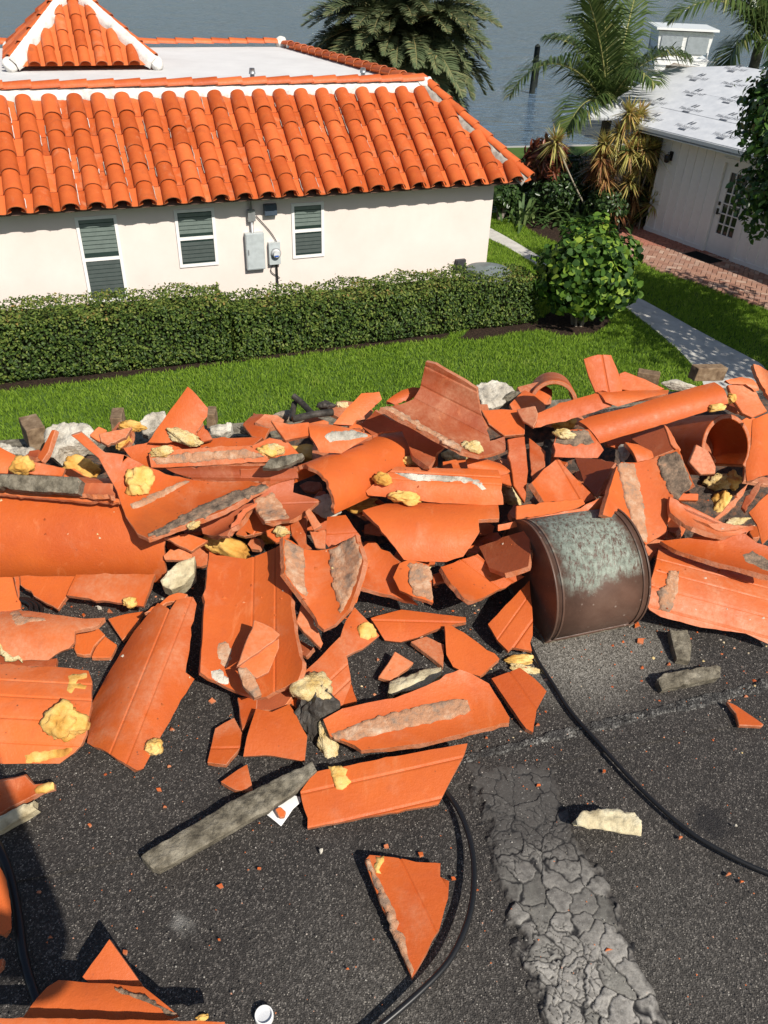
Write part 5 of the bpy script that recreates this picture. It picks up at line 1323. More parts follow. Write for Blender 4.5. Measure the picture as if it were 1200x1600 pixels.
# ------------------------------------------------------------------ neighbour's house with the tiled roof
AL = radians(21.9)
ax_ = np.array([cos(AL), sin(AL), 0]); nf = np.array([sin(AL), -cos(AL), 0]); Zv = np.array([0, 0, 1.])
ZE, ZR = G + 2.35, G + 3.82
EV = onz(412, 309, ZE)
RG = onz(330, 137.5, ZR)
def s_of(p, o): return float(np.dot(np.asarray(p) - o, ax_))
RGp = RG + ax_ * s_of(EV, RG)            # ridge point facing EV
run = float(np.dot(EV - RGp, nf)); rise = ZR - ZE
dn = nrm(nf * run - Zv * rise)            # down the slope
sn_ = nrm(np.cross(ax_, dn)); sn_ = sn_ if sn_[2] > 0 else -sn_
SL = sqrt(run * run + rise * rise)
def s_at_px(px, py, z, o): return s_of(onz(px, py, z), o)
sE = s_of(onplane(827, 284, EV, nf), EV)   # eave corner right
sR = s_of(onplane(662, 130, RGp, nf), EV)  # ridge end right
house = empty('house', EV - Zv * 2.35, 'white stucco house with orange barrel tile roof behind the hedge', 'house')
HO = np.array(house.location)
def hp(name, bm_or_me, mat, parent=None):
    me = bm_or_me if isinstance(bm_or_me, bpy.types.Mesh) else bm2me(bm_or_me)
    me.transform(Matrix.Translation(tuple(-HO)))
    return link(name, me, parent or house, (0, 0, 0), mat)
STUCCO = mat_rough('stucco_white', [(.3, (.69, .605, .555)), (.6, (.74, .655, .605)), (.8, (.77, .69, .64))], 1.2, .25, .9, 90, .004)
OV = .42
WO = EV - nf * OV; WO = WO + Zv * (G - WO[2])            # wall origin on the ground, under EV
sW = s_of(onplane(763, 380, WO, nf), WO)
SLEFT = -9.5
bm = bmesh.new()
add_box(bm, WO, ax_, -nf, Zv, SLEFT, sW, 0, 9.0, -.1, 2.35 - .06)
hp('wall', bm, STUCCO)
# roof deck under the tiles
bm = bmesh.new()
A_, B_, C_, D_2 = EV + ax_ * SLEFT, EV + ax_ * sE, RGp + ax_ * sR, RGp + ax_ * SLEFT
fl_r = onz(440, 69, ZR)                                    # far corner of the flat roof
back = nrm(fl_r - C_)
Rb = B_ + back * 11
q = [bm.verts.new(tuple(p - sn_ * .05)) for p in (A_, B_, C_, D_2)]
bm.faces.new(q)
q2 = [bm.verts.new(tuple(p)) for p in (B_ - sn_ * .05, Rb - Zv * .05, fl_r - Zv * .05)]
bm.faces.new((q[1], q2[1], q2[2], q[2]))
hp('roof_deck', bm, mat_plain('roof_felt', (.16, .10, .075), .9, .1))
bm = bmesh.new()
add_box(bm, WO, ax_, -nf, Zv, SLEFT, sE - .06, -OV + .22, .0, 2.35 - .10, 2.35 - .055)
hp('soffit', bm, mat_plain('soffit_paint', (.45, .40, .36), .7, .2))
# flat roof
flat_l = onz(-200, 62, ZR)
bm = bmesh.new()
q = [bm.verts.new(tuple(p)) for p in (D_2 - Zv * .06, C_ - Zv * .06, fl_r - Zv * .06, fl_r - ax_ * 14 - Zv * .06)]
bm.faces.new(q)
hp('flat_roof', bm, mat_rough('flat_roof_coating', [(.3, (.56, .55, .54)), (.6, (.64, .63, .62)), (.8, (.69, .68, .66))], .9, .1, .8, 40, .004))
# tile meshes: x across, y up the slope, z out
def cap_mesh(L, r0, r1, th=.014, n=14, arc=172, rise0=.022):
    bm = bmesh.new()
    half = radians(arc / 2)
    G_ = {}
    ny = 3
    for si, off in ((0, 0), (1, -th)):
        for i in range(n + 1):
            a = -half + 2 * half * i / n
            for j in range(ny + 1):
                f_ = j / ny
                r = r0 + (r1 - r0) * f_ + off
                G_[si, i, j] = bm.verts.new((r * sin(a), L * f_, r * cos(a) * .92 + rise0 * (1 - f_)))
    for i in range(n):
        for j in range(ny):
            f = bm.faces.new((G_[0, i, j], G_[0, i + 1, j], G_[0, i + 1, j + 1], G_[0, i, j + 1])); f.smooth = True
        f = bm.faces.new((G_[0, i, 0], G_[1, i, 0], G_[1, i + 1, 0], G_[0, i + 1, 0])); f.material_index = 1
        for e in f.edges: e.smooth = False
        f = bm.faces.new((G_[1, i, 0], G_[1, i, ny], G_[1, i + 1, ny], G_[1, i + 1, 0])); f.smooth = True
    for i in (0, n):
        for j in range(ny):
            f = bm.faces.new((G_[0, i, j], G_[0, i, j + 1], G_[1, i, j + 1], G_[1, i, j])); f.material_index = 1
    bmesh.ops.recalc_face_normals(bm, faces=bm.faces[:])
    return bm
def pan_mesh(L, w, d, th=.014, n=8):
    bm = bmesh.new(); G_ = {}
    for si, off in ((0, 0), (1, -th)):
        for i in range(n + 1):
            q = -1 + 2 * i / n
            for j in range(2):
                G_[si, i, j] = bm.verts.new((w / 2 * q * (1 - .06 * j), L * j, d * q * q + off + .018 * (1 - j)))
    for i in range(n):
        f = bm.faces.new((G_[0, i, 0], G_[0, i + 1, 0], G_[0, i + 1, 1], G_[0, i, 1])); f.smooth = True
        f = bm.faces.new((G_[0, i, 0], G_[1, i, 0], G_[1, i + 1, 0], G_[0, i + 1, 0]))
        f.material_index = 1
        for e in f.edges: e.smooth = False
        f = bm.faces.new((G_[1, i, 0], G_[1, i, 1], G_[1, i + 1, 1], G_[1, i + 1, 0]))
    bmesh.ops.recalc_face_normals(bm, faces=bm.faces[:])
    return bm
COLW, NC = .425, 7
EXP = SL / 6.6
def mk(bm):
    me = bm2me(bm, 'tile'); me.materials.append(HTILE); me.materials.append(CLAYRIM); return me
CAPM = mk(cap_mesh(EXP * 1.16, .158, .138)); PANM = mk(pan_mesh(EXP * 1.14, .27, .05))
RIDM = mk(cap_mesh(.52, .135, .12)); HIPM = mk(cap_mesh(.44, .115, .095))
def put(name, me, org, X, Y, Zz, parent=None, jit=.012, dust=0.0):
    X, Y, Zz = nrm(X), nrm(Y), nrm(Zz)
    a = random.gauss(0, jit); Y = nrm(Y + X * a); X = np.cross(Y, Zz)
    o = bpy.data.objects.new(name, me); COL.objects.link(o)
    org = np.asarray(org) - HO
    o.parent = parent or house
    o.matrix_local = Matrix(((X[0], Y[0], Zz[0], org[0]), (X[1], Y[1], Zz[1], org[1]), (X[2], Y[2], Zz[2], org[2]), (0, 0, 0, 1)))
    o['dust'] = dust
    return o
ncol = int((sE - SLEFT) / COLW) + 2
off0 = s_of(onplane(*((0 + 0) or (306), 300), EV, nf), EV)
for i in range(-20, 16):
    s = .06 + i * COLW
    if s < -7.4 or s > sE - .02: continue
    for j in range(7):
        d0 = j * EXP                                      # distance of the low end up from the eave
        lim = 0 if s <= sR else (s - sR) / (sE - sR) * SL  # hip line, measured from the ridge
        if SL - d0 - EXP * .55 < lim + (.06 if s > sR else .10): 
            continue
        p = EV + ax_ * s - dn * (d0 - .05) + sn_ * (.035)
        put('roof_tile', CAPM, p + sn_ * random.uniform(-.004, .006), ax_, -dn, sn_, dust=random.choice([0, 0, 0, .1]))
        pp = EV + ax_ * (s + COLW / 2) - dn * (d0 - .03)
        if s + COLW / 2 < sE - .1: put('pan_tile', PANM, pp, ax_, -dn, sn_, dust=random.choice([0, .1, .25]))
# mortar between pan and cap, one bead per column side, broken here and there
PLAST = mat_rough('plaster_white', [(.3, (.44, .42, .39)), (.5, (.66, .64, .60)), (.75, (.76, .74, .71))], 6, .9, .95, 35, .012)
PLASTG = mat_rough('plaster_grey', [(.3, (.20, .185, .165)), (.5, (.34, .32, .28)), (.75, (.52, .49, .44))], 7, .9, .95, 35, .012)
for i in range(-20, 14):
    s = .06 + i * COLW
    if s < -7.4 or s > sR - .1: continue
    for sd2 in (-1, 1):
        bm = bmesh.new(); d_ = .05
        while d_ < SL - .35:
            ln = random.uniform(.1, .5)
            if random.random() < (.5 if s < -2.2 and sd2 > 0 else .22):
                pts_ = [EV + ax_ * (s + sd2 * (.160 + .012 * mn.noise(Vector((s, q * 9, 1))))) - dn * q + sn_ * (.048 + .008 * mn.noise(Vector((q * 14, s, 2)))) for q in np.linspace(d_, min(d_ + ln, SL - .3), 7)]
                add_tube(bm, pts_, [.006 + .006 * abs(mn.noise(Vector((q_ * 1.7, s, d_ * 5)))) for q_ in range(7)], 5)
            d_ += ln + random.uniform(.02, .2)
        if len(bm.verts): tag(hp('mortar_bead', bm, PLAST if s < -2.6 and sd2 > 0 else PLASTG), kind='stuff')
        else: bm.free()
# plaster fillet under the ridge caps
def fillet(name, a, b, down, up_, w, lift, mat, n=160, wob=.05, scal=None):
    L = np.linalg.norm(b - a); t = (b - a) / L
    bm = bmesh.new(); rows = []
    for k in range(n + 1):
        s = L * k / n
        wb = wob * (mn.noise(Vector((s * 2.2, 0, 3))) + .6 * mn.noise(Vector((s * 7, 0, 8))))
        if scal: wb += scal[1] * (cos((s + scal[2]) / scal[0] * 2 * pi))
        p = a + t * s
        row = []
        for q, hgt in ((0, lift * 1.25), (.35, lift * 1.05), (.75, lift * .75), (1, -.03)):
            nz = .018 * mn.noise(Vector((s * 9, q * 3, 1)))
            row.append(bm.verts.new(tuple(p + down * (w + wb) * q + up_ * (hgt + nz))))
        rows.append(row)
    for A, B in zip(rows, rows[1:]):
        for k in range(3):
            f = bm.faces.new((A[k], A[k + 1], B[k + 1], B[k])); f.smooth = True
    bmesh.ops.recalc_face_normals(bm, faces=bm.faces[:])
    return hp(name, bm, mat)
fillet('ridge_plaster', RGp + ax_ * -7.6, RGp + ax_ * (sR + .05), dn, sn_, .27, .09, PLAST, 260, .04, (COLW, .06, .06))
for k in range(21):
    s = sR - .05 - k * .475
    put('ridge_tile', RIDM, RGp + ax_ * s + Zv * .055 + nf * .03, np.cross(ax_, Zv) * -1, -ax_, Zv, jit=.006)
# right hip: plaster and caps
hd = nrm(B_ - C_); hL = np.linalg.norm(B_ - C_)
hperp = nrm(np.cross(hd, sn_)); hperp = hperp if np.dot(hperp, -ax_) > 0 else -hperp
fillet('hip_plaster', C_ + hd * .02, C_ + hd * (hL - .02), hperp, sn_, .20, .085, PLASTG, 120, .07)
for k in range(8):
    p = B_ - hd * (k * .40 - .02) + Zv * .07
    put('hip_tile', HIPM, p, np.cross(-hd, Zv), -hd, nrm(np.cross(np.cross(-hd, Zv), -hd)), jit=.01)
# low tiled rim along the far and right edges of the flat roof
rb = nrm(fl_r - C_)
Lr = np.linalg.norm(fl_r - C_)
for k in range(int(Lr / .42)):
    put('rim_tile', HIPM, C_ + rb * (k * .42) + Zv * .02, np.cross(rb, Zv), rb, Zv, jit=.01)
    if k % 1 == 0: put('rim_tile', HIPM, C_ + rb * (k * .42) - Zv * .10 + np.cross(rb, Zv) * .22, np.cross(rb, Zv), rb, Zv, jit=.01)
for k in range(22):
    put('rim_tile', RIDM, fl_r - ax_ * (k * .47 + .5) + Zv * .02, np.cross(ax_, Zv), ax_, Zv, jit=.01)
bm = bmesh.new()
bmesh.ops.create_icosphere(bm, subdivisions=3, radius=.17)
for v in bm.verts: v.co = v.co * (1 + .25 * mn.noise(v.co * 8)) ; 
bmesh.ops.translate(bm, verts=bm.verts, vec=tuple(fl_r + Zv * .02))
hp('corner_plaster', bm, PLAST)
bm = bmesh.new()
bmesh.ops.create_icosphere(bm, subdivisions=3, radius=.2)
for v in bm.verts: v.co = Vector((v.co.x * 1.1, v.co.y, v.co.z * .6)) * (1 + .3 * mn.noise(v.co * 8))
bmesh.ops.translate(bm, verts=bm.verts, vec=tuple(C_ + Zv * .02))
hp('corner_plaster', bm, PLAST)
GALV = mat_plain('galvanised', (.36, .37, .38), .45, .5, .6)
for px, py, hh in ((395, 133, .30), (567, 128, .26)):
    p = onz(px, py, ZR)
    bm = bmesh.new()
    add_tube(bm, [p, p + Zv * hh * .7], .045, 10)
    add_tube(bm, [p + Zv * hh * .66, p + Zv * hh], [.065, .05], 10)
    hp('roof_vent_pipe', bm, GALV)
# little pyramid roof at the upper left
pb0, pb1 = onz(14, 104, ZR + .04), onz(246, 100, ZR + .04)
pw = s_of(pb1, pb0); pdep = -nf
pc = (pb0 + ax_ * pw / 2) + pdep * pw / 2
apx = onplane(112, -20, pc, nf)
apex = np.array([pc[0], pc[1], apx[2]])
cor = [pb0, pb0 + ax_ * pw, pb0 + ax_ * pw + pdep * pw, pb0 + pdep * pw]
bm = bmesh.new()
va = bm.verts.new(tuple(apex)); vc = [bm.verts.new(tuple(c)) for c in cor]
for k in range(4): bm.faces.new((vc[k], vc[(k + 1) % 4], va))
hp('tower_roof', bm, HTILE)
TCAP = mk(cap_mesh(.46, .125, .112))
for face, (o_, d_) in enumerate(((cor[0], ax_), (cor[3], pdep * -1))):
    outw = nf if face == 0 else -ax_
    mid = o_ + d_ * pw / 2
    upv = nrm(apex - mid); Ls = np.linalg.norm(apex - mid)
    nn = nrm(np.cross(d_, upv)); nn = nn if nn[2] > 0 else -nn
    nt = int(round(pw / .335))
    for i in range(nt):
        s = pw * (i + .5) / nt
        room = Ls * (1 - abs(s - pw / 2) / (pw / 2)) - .12
        for j in range(9):
            if j * .4 + .22 > room: break
            put('tower_tile', TCAP, o_ + d_ * s + upv * (j * .40 - .02) + nn * .02, d_ if face == 0 else d_, upv, nn, jit=.012, dust=random.choice([0, .3]))
for k_, c in ((0, cor[0]), (1, cor[1]), (3, cor[3])):
    h_ = nrm(apex - c); Lh = np.linalg.norm(apex - c)
    if k_ < 2:
        nf_ = nrm(np.cross(ax_, nrm(apex - (cor[0] + ax_ * pw / 2)))); nf_ = nf_ if nf_[2] > 0 else -nf_
        pd_ = nrm(np.cross(h_, nf_)); pd_ = pd_ if np.dot(pd_, ax_) * (1 if k_ == 0 else -1) > 0 else -pd_
        fillet('tower_plaster', c + h_ * .05, c + h_ * (Lh - .1), pd_, nf_, .20, .15, PLAST, 80, .09)
    X_ = nrm(np.cross(h_, Zv)); N_ = nrm(np.cross(X_, h_))
    for j in range(int(Lh / .42)):
        put('tower_hip_tile', HIPM, c + h_ * (.14 + j * .42) + N_ * .05, X_, h_, N_, jit=.01)
    bm = bmesh.new(); bmesh.ops.create_icosphere(bm, subdivisions=3, radius=.15)
    for v in bm.verts: v.co = v.co * (1 + .2 * mn.noise(v.co * 8))
    bmesh.ops.translate(bm, verts=bm.verts, vec=tuple(c + h_ * .05))
    hp('hip_end_plaster', bm, PLAST)

# windows, panel, meter on the front wall
def wuv(px, py):
    p = onplane(px, py, WO, nf)
    return s_of(p, WO), p[2] - G
def wbox(bm, s0, s1, z0, z1, d0, d1, mi=0): add_box(bm, WO + Zv * 0, ax_, nf, Zv, s0, s1, d0, d1, z0, z1, mi)
GLS = M_('window_glass', .06, .5); GLS.color(GLS.ramp(GLS.noise(.9, 3, .5, GLS.geo()), [(.35, (.018, .032, .030)), (.7, (.035, .055, .05))])); GLS = GLS.m
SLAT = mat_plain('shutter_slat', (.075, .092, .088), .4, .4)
SLATT = mat_plain('shutter_slat_reflect', (.15, .185, .170), .35, .45)  # paler than the lower slats: the top sash's reflection put into the colour
for nm_, (xa, ya), (xb, yb), big in (('a', (119, 340), (199, 520), 1), ('b', (272, 328), (338, 416), 0), ('c', (452, 318), (506, 402), 0)):
    s0, z1 = wuv(xa, ya); s1, _ = wuv(xb, ya); _, z0 = wuv((xa + xb) / 2, yb)
    s1 = wuv(xb, (ya + yb) / 2)[0]; s0 = wuv(xa + (4 if not big else 9), (ya + yb) / 2)[0] if True else s0
    if big: z0 = .55; s0, s1 = wuv(127, 400)[0], wuv(190, 392)[0]; z1 = wuv(150, 337)[1]
    fr = bmesh.new(); b = .055
    for t in ((s0, s0 + b, z0, z1), (s1 - b, s1, z0, z1), (s0 + b, s1 - b, z1 - b, z1), (s0 + b, s1 - b, z0, z0 + b)):
        wbox(fr, *t, -.06, .025)
    zm = (z0 + z1) / 2 + (.0 if not big else .02)
    wbox(fr, s0 + b, s1 - b, zm - .03, zm + .03, -.05, .018)
    f = hp('window', fr, WHITEP)
    f.location = (0, 0, 0)
    g_ = bmesh.new(); wbox(g_, s0 + b - .002, s1 - b + .002, z0 + b, z1 - b, -.05, .004)
    pn = link('pane', bm2me(g_), f, (0, 0, 0), GLS); pn.data.transform(Matrix.Translation(tuple(-HO)))
    slb = bmesh.new(); slt = bmesh.new()
    z = z0 + b + .04
    while z < z1 - b - .03:
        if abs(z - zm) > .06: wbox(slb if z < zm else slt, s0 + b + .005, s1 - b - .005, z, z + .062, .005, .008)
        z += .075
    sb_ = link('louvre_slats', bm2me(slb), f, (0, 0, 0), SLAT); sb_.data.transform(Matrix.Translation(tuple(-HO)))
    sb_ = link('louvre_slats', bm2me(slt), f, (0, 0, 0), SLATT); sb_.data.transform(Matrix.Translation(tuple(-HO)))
PGREY = mat_plain('panel_grey', (.42, .46, .47), .4, .4)
s0, z1 = wuv(381, 363); s1, z0 = wuv(413, 417)
bm = bmesh.new(); wbox(bm, s0, s1, z0, z1, .0, .12)
pb = tag(link('breaker_box', bm2me(bm), None, None, PGREY), 'grey electric panel box on the white wall between two windows', 'electric panel')
bm = bmesh.new(); wbox(bm, s0 + .015, s1 - .015, z0 + .02, z1 - .02, .121, .130); link('door', bm2me(bm), pb, None, PGREY)
bm = bmesh.new(); wbox(bm, s0 + .03, s0 + .05, (z0 + z1) / 2 - .05, (z0 + z1) / 2 + .05, .131, .142); link('latch', bm2me(bm), pb, None, GALV)
pbv = pb.modifiers.new('edge', 'BEVEL'); pbv.width = .006; pbv.segments = 2
sm, zm = wuv(393, 362)
bm = bmesh.new(); add_tube(bm, [WO + ax_ * sm + nf * .06 + Zv * (z1 + .002), WO + ax_ * sm + nf * .06 + Zv * 2.26], .028, 10)
wbox(bm, sm - .07, sm + .07, z1 + .22, z1 + .42, .005, .11)
link('conduit', bm2me(bm), pb, None, GALV)
s2, z2 = wuv(418, 378); s3, z3 = wuv(437, 410)
bm = bmesh.new(); wbox(bm, s2, s3, z3, z2, .0, .10)
mt = tag(link('electric_meter', bm2me(bm), None, None, PGREY), 'round glass electric meter beside the grey panel', 'electric meter')
sc_, zc_ = wuv(429, 393)
mo = WO + ax_ * sc_ + Zv * zc_
bm = bmesh.new(); add_tube(bm, [mo + nf * .10, mo + nf * .17, mo + nf * .185], [.085, .082, .06], 20); link('glass_dome', bm2me(bm), mt, None, mat_plain('meter_glass', (.55, .57, .58), .15, .6))
bm = bmesh.new(); add_tube(bm, [mo + nf * .10, mo + nf * .125], [.1, .1], 20); link('ring', bm2me(bm), mt, None, GALV)
bm = bmesh.new(); wbox(bm, sc_ - .045, sc_ + .035, zc_ - .05, zc_ - .02, .186, .188); link('blue_label', bm2me(bm), mt, None, mat_plain('label_blue', (.03, .09, .35), .5))
bm = bmesh.new()
add_tube(bm, [WO + ax_ * (sc_ + .02) + nf * .04 + Zv * z3, WO + ax_ * (sc_ + .02) + nf * .04 + Zv * (z3 - .55)], .02, 8)
add_tube(bm, smooth_path([WO + ax_ * (sm + .1) + nf * .03 + Zv * (z1 + .3), WO + ax_ * (sc_ - .02) + nf * .03 + Zv * (z2 + .12), WO + ax_ * (s3 + .01) + nf * .03 + Zv * (zc_ - .05), WO + ax_ * (sc_ - .1) + nf * .03 + Zv * (z3 - .12), WO + ax_ * (sc_ + .08) + nf * .03 + Zv * (z3 - .30)], 6), .008, 6)
link('wire', bm2me(bm), mt, None, BLACK)
s4, z4 = wuv(411, 320); s5, z5 = wuv(431, 334)
bm = bmesh.new(); wbox(bm, s4, s5, z5, z4 + .02, .0, .11)
jb = tag(link('junction_box', bm2me(bm), None, None, mat_plain('box_dark', (.07, .09, .12), .5)), 'small dark junction box tucked under the eave', 'junction box')
bm = bmesh.new(); wbox(bm, s4 + .01, s5 - .01, z5 + .01, z4 + .01, .111, .118); link('cover', bm2me(bm), jb, None, mat_plain('box_dark_cover', (.05, .07, .10), .5))
s4, z4 = wuv(711, 405); s5, z5 = wuv(724, 421)
bm = bmesh.new(); wbox(bm, s4, s5, z5, z4, .0, .09)
jb = tag(link('outlet_box', bm2me(bm), None, None, mat_plain('box_black', (.03, .03, .035), .5)), 'small black outlet box low on the white wall at its right end', 'outlet box')
bm = bmesh.new(); wbox(bm, s4 + .012, s5 - .012, z5 + .015, z4 - .012, .091, .105); link('lid', bm2me(bm), jb, None, mat_plain('box_black_lid', (.05, .05, .055), .4))
# bin with a grey rounded lid behind the hedge
bc = onz(762, 420, G + .95)
rt = empty('garbage_bin', (bc[0], bc[1], G), 'grey bin whose rounded lid shows behind the right end of the hedge', 'bin')
bm = bmesh.new(); add_tube(bm, [np.array([0, 0, .0]), np.array([0, 0, .86])], [.36, .48], 24); link('body', bm2me(bm), rt, (0, 0, 0), mat_plain('bin_grey', (.20, .23, .23), .5))
bm = bmesh.new(); add_tube(bm, [np.array([0, 0, z]) for z in (.80, .86, .94, 1.0, 1.015)], [.51, .52, .44, .2, .02], 24); link('lid', bm2me(bm), rt, (0, 0, 0), mat_plain('bin_lid', (.15, .175, .175), .55))

# ------------------------------------------------------------------ planting
def leaf_mesh(name, P, N, size, aspect=.5, fold=.25, rnd=None, curl=0.0, droop=0.3):
    """one folded leaf (2 quads) at each point, facing roughly along N"""
    n = len(P)
    N = N / np.linalg.norm(N, axis=1)[:, None]
    T = rng.normal(size=(n, 3)); T[:, 2] -= droop
    T -= N * (T * N).sum(1)[:, None]; T /= np.linalg.norm(T, axis=1)[:, None]
    B = np.cross(N, T)
    L = (size * rng.uniform(.65, 1.25, n))[:, None]; Wd = L * aspect
    V = np.zeros((n, 8, 3))
    # base, left-low, left-high, tip, right-high, right-low (hexagonal outline) + 2 mid points
    V[:, 0] = P - T * L * .5
    V[:, 1] = P - T * L * .18 - B * Wd * .5 + N * L * fold * .35
    V[:, 2] = P + T * L * .2 - B * Wd * .42 + N * L * fold * .3
    V[:, 3] = P + T * L * .5 - N * L * curl
    V[:, 4] = P + T * L * .2 + B * Wd * .42 + N * L * fold * .3
    V[:, 5] = P - T * L * .18 + B * Wd * .5 + N * L * fold * .35
    V[:, 6] = P - T * L * .15
    V[:, 7] = P + T * L * .2
    i0 = np.arange(n)[:, None] * 8
    Fc = np.concatenate([i0 + np.array(q) for q in ([0, 6, 1, 1], [1, 6, 7, 2], [2, 7, 3, 3], [0, 5, 6, 6], [5, 4, 7, 6], [4, 3, 7, 7])], 0)
    quads = np.concatenate([i0 + np.array(q) for q in ([1, 6, 7, 2], [5, 4, 7, 6])], 0)
    tris = np.concatenate([i0 + np.array(q) for q in ([0, 6, 1], [2, 7, 3], [0, 5, 6], [4, 3, 7])], 0)
    T3 = np.concatenate([quads[:, [0, 1, 2]], quads[:, [0, 2, 3]], tris], 0)
    r_ = rng.random(n) if rnd is None else rnd
    return np_mesh(name, V.reshape(-1, 3), T3, True, np.tile(r_, 8))
HEDGE = mat_leaf('hedge_leaf', [(0.0, (.030, .058, .016)), (.38, (.060, .105, .020)), (.66, (.13, .18, .034)), (.92, (.21, .23, .055)), (1.0, (.28, .19, .06))], .5, .22, .22)
TWIG = mat_plain('twig', (.09, .065, .045), .9, .1)
def hedge(label, pa, pb, thick, hgt, seed, extend=0.0, roundend=False):
    A, B = onz(*pa, G), onz(*pb, G)
    t = nrm(B - A); bkv = np.array([-t[1], t[0], 0]); bkv = bkv if bkv[1] > 0 else -bkv
    A = A - t * extend; L = np.linalg.norm(B - A)
    rt = empty('hedge', A + t * L / 2 + bkv * thick / 2, label, 'hedge', 'clipped hedge along the white house')
    area = L * (hgt * 2 + thick)
    n = int(L * (hgt * 1.0 + thick) * 1500 + L * hgt * 250)
    # sample shell: front, top, back, ends
    w = np.array([L * hgt, L * thick * 1.15, L * hgt * .25, thick * hgt * 1.0, thick * hgt * 1.0]); w = w / w.sum()
    side = rng.choice(5, n, p=w)
    u = rng.random(n); v = rng.random(n)
    x = np.where(side < 3, u * L, np.where(side == 3, 0, L)); y = np.where(side == 0, 0, np.where(side == 1, v * thick, np.where(side == 2, thick, u * thick)))
    z = np.where(side == 1, hgt, v * hgt)
    N = np.zeros((n, 3)); N[side == 0] = [0, -1, .35]; N[side == 1] = [0, 0, 1]; N[side == 2] = [0, 1, .3]; N[side == 3] = [-1, 0, .3]; N[side == 4] = [1, 0, .3]
    ds = rng.exponential(.045, n); ds = np.minimum(ds, .22)
    bulge = (np_noise(x * 1.7 + seed, z * 1.9 + y, 2) - .5) * .22 + (np_noise(x * 5 + seed, z * 5 + y * 5, 4) - .5) * .12
    # edges rounded off, foot drawn in
    N2 = N / np.linalg.norm(N, axis=1)[:, None]
    Q = np.c_[x, y, z] + N2 * (bulge - ds)[:, None]
    near_top = np.clip((z - hgt + .12) / .12, 0, 1); Q[:, 1] += np.where(side == 0, near_top ** 2 * .06, 0)
    Q[:, 1] += np.where((side == 0) & (z < .18), (.18 - z) * .9, 0)
    spr = (side == 1) & (rng.random(n) < .12); Q[spr, 2] += rng.uniform(.0, .08, spr.sum())
    P = A + np.outer(Q[:, 0], t) + np.outer(Q[:, 1], bkv); P[:, 2] = G + Q[:, 2]
    NN = np.outer(N2[:, 0], t) + np.outer(N2[:, 1], bkv); NN[:, 2] = N2[:, 2]
    NN = NN + rng.normal(0, .55, (n, 3))
    rn = np.clip(rng.random(n) * .75 + np.where(side == 1, .22, 0) + (np_noise(x * 3, z * 3 + y * 3, 9) - .5) * .4, 0, 1)  # top leaves get a paler tone: sunlight on the top put into colour
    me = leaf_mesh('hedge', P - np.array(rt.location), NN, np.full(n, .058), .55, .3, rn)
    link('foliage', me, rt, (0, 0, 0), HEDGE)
    bm = bmesh.new()
    rs_ = random.Random(seed)
    for k in range(int(L / .16)):
        p = A + t * (k * .16 + rs_.uniform(0, .1)) + bkv * (thick * rs_.uniform(.25, .7)) - np.array(rt.location); p[2] = 0
        q = p + t * rs_.uniform(-.25, .25) + bkv * rs_.uniform(-.2, .2) + Zv * hgt * .85
        add_tube(bm, [p, (p + q) / 2 + t * rs_.uniform(-.05, .05), q], [.016, .012, .005], 5, False)
    link('stems', bm2me(bm), rt, (0, 0, 0), TWIG)
    # dark box added for the shade inside, so the wall does not glint through
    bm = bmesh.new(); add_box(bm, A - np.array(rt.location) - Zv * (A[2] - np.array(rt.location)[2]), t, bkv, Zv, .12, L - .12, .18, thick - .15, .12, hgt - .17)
    link('dark_core', bm2me(bm), rt, (0, 0, 0), mat_plain('dark_core', (.018, .022, .010), .95, .05))
hedge('left stretch of clipped dark green hedge below the white wall', (0, 606), (364, 569), 1.20, 1.08, 1, 2.2)
hedge('right stretch of clipped dark green hedge, ending at the round-leaved shrub', (372, 569), (838, 508), 1.15, .96, 2)
# narrow planting gap twigs
def crown(P0, rads, n, seed, inner=.45, power=.5):
    """points in a lumpy ellipsoid shell with outward normals"""
    d = rng.normal(size=(n, 3)); d /= np.linalg.norm(d, axis=1)[:, None]
    lump = 1 + .34 * np.array([mn.noise(Vector((a * 1.9 + seed, b * 1.9, c * 1.9))) + .5 * mn.noise(Vector((a * 4 + seed, b * 4, c * 4))) for a, b, c in d])
    r_ = (inner + (1 - inner) * rng.random(n) ** power) * lump
    return np.asarray(P0) + d * np.asarray(rads) * r_[:, None], d
SEAG = mat_leaf('seagrape_leaf', [(0.0, (.020, .050, .012)), (.4, (.05, .115, .020)), (.75, (.12, .22, .03)), (1.0, (.28, .38, .05))], .55, .3, .2)
def seagrape():
    b = onz(902, 508, G)
    rt = empty('round_shrub', b, 'round bright green shrub with large paddle leaves at the right end of the hedge', 'shrub')
    c = np.array([0.05, 0.1, 1.08])
    P, N = crown(c, (.94, .94, .92), 4200, 4, .35, .5)
    N = N + rng.normal(0, .5, N.shape); N[:, 2] += .25
    link('foliage', leaf_mesh('sg', P, N, np.full(len(P), .145), .85, .22, None, .06), rt, (0, 0, 0), SEAG)
    bm = bmesh.new()
    for k in range(6):
        a = k * 1.05
        add_tube(bm, smooth_path([np.array([.10 * cos(a), .10 * sin(a), 0]), np.array([.22 * cos(a), .2 * sin(a), .55]), np.array([.5 * cos(a + .3), .5 * sin(a + .3), 1.3])], 4), [.03] * 9, 6)
    link('trunk', bm2me(bm), rt, (0, 0, 0), mat_plain('pale_bark', (.22, .19, .15), .9, .1))
seagrape()

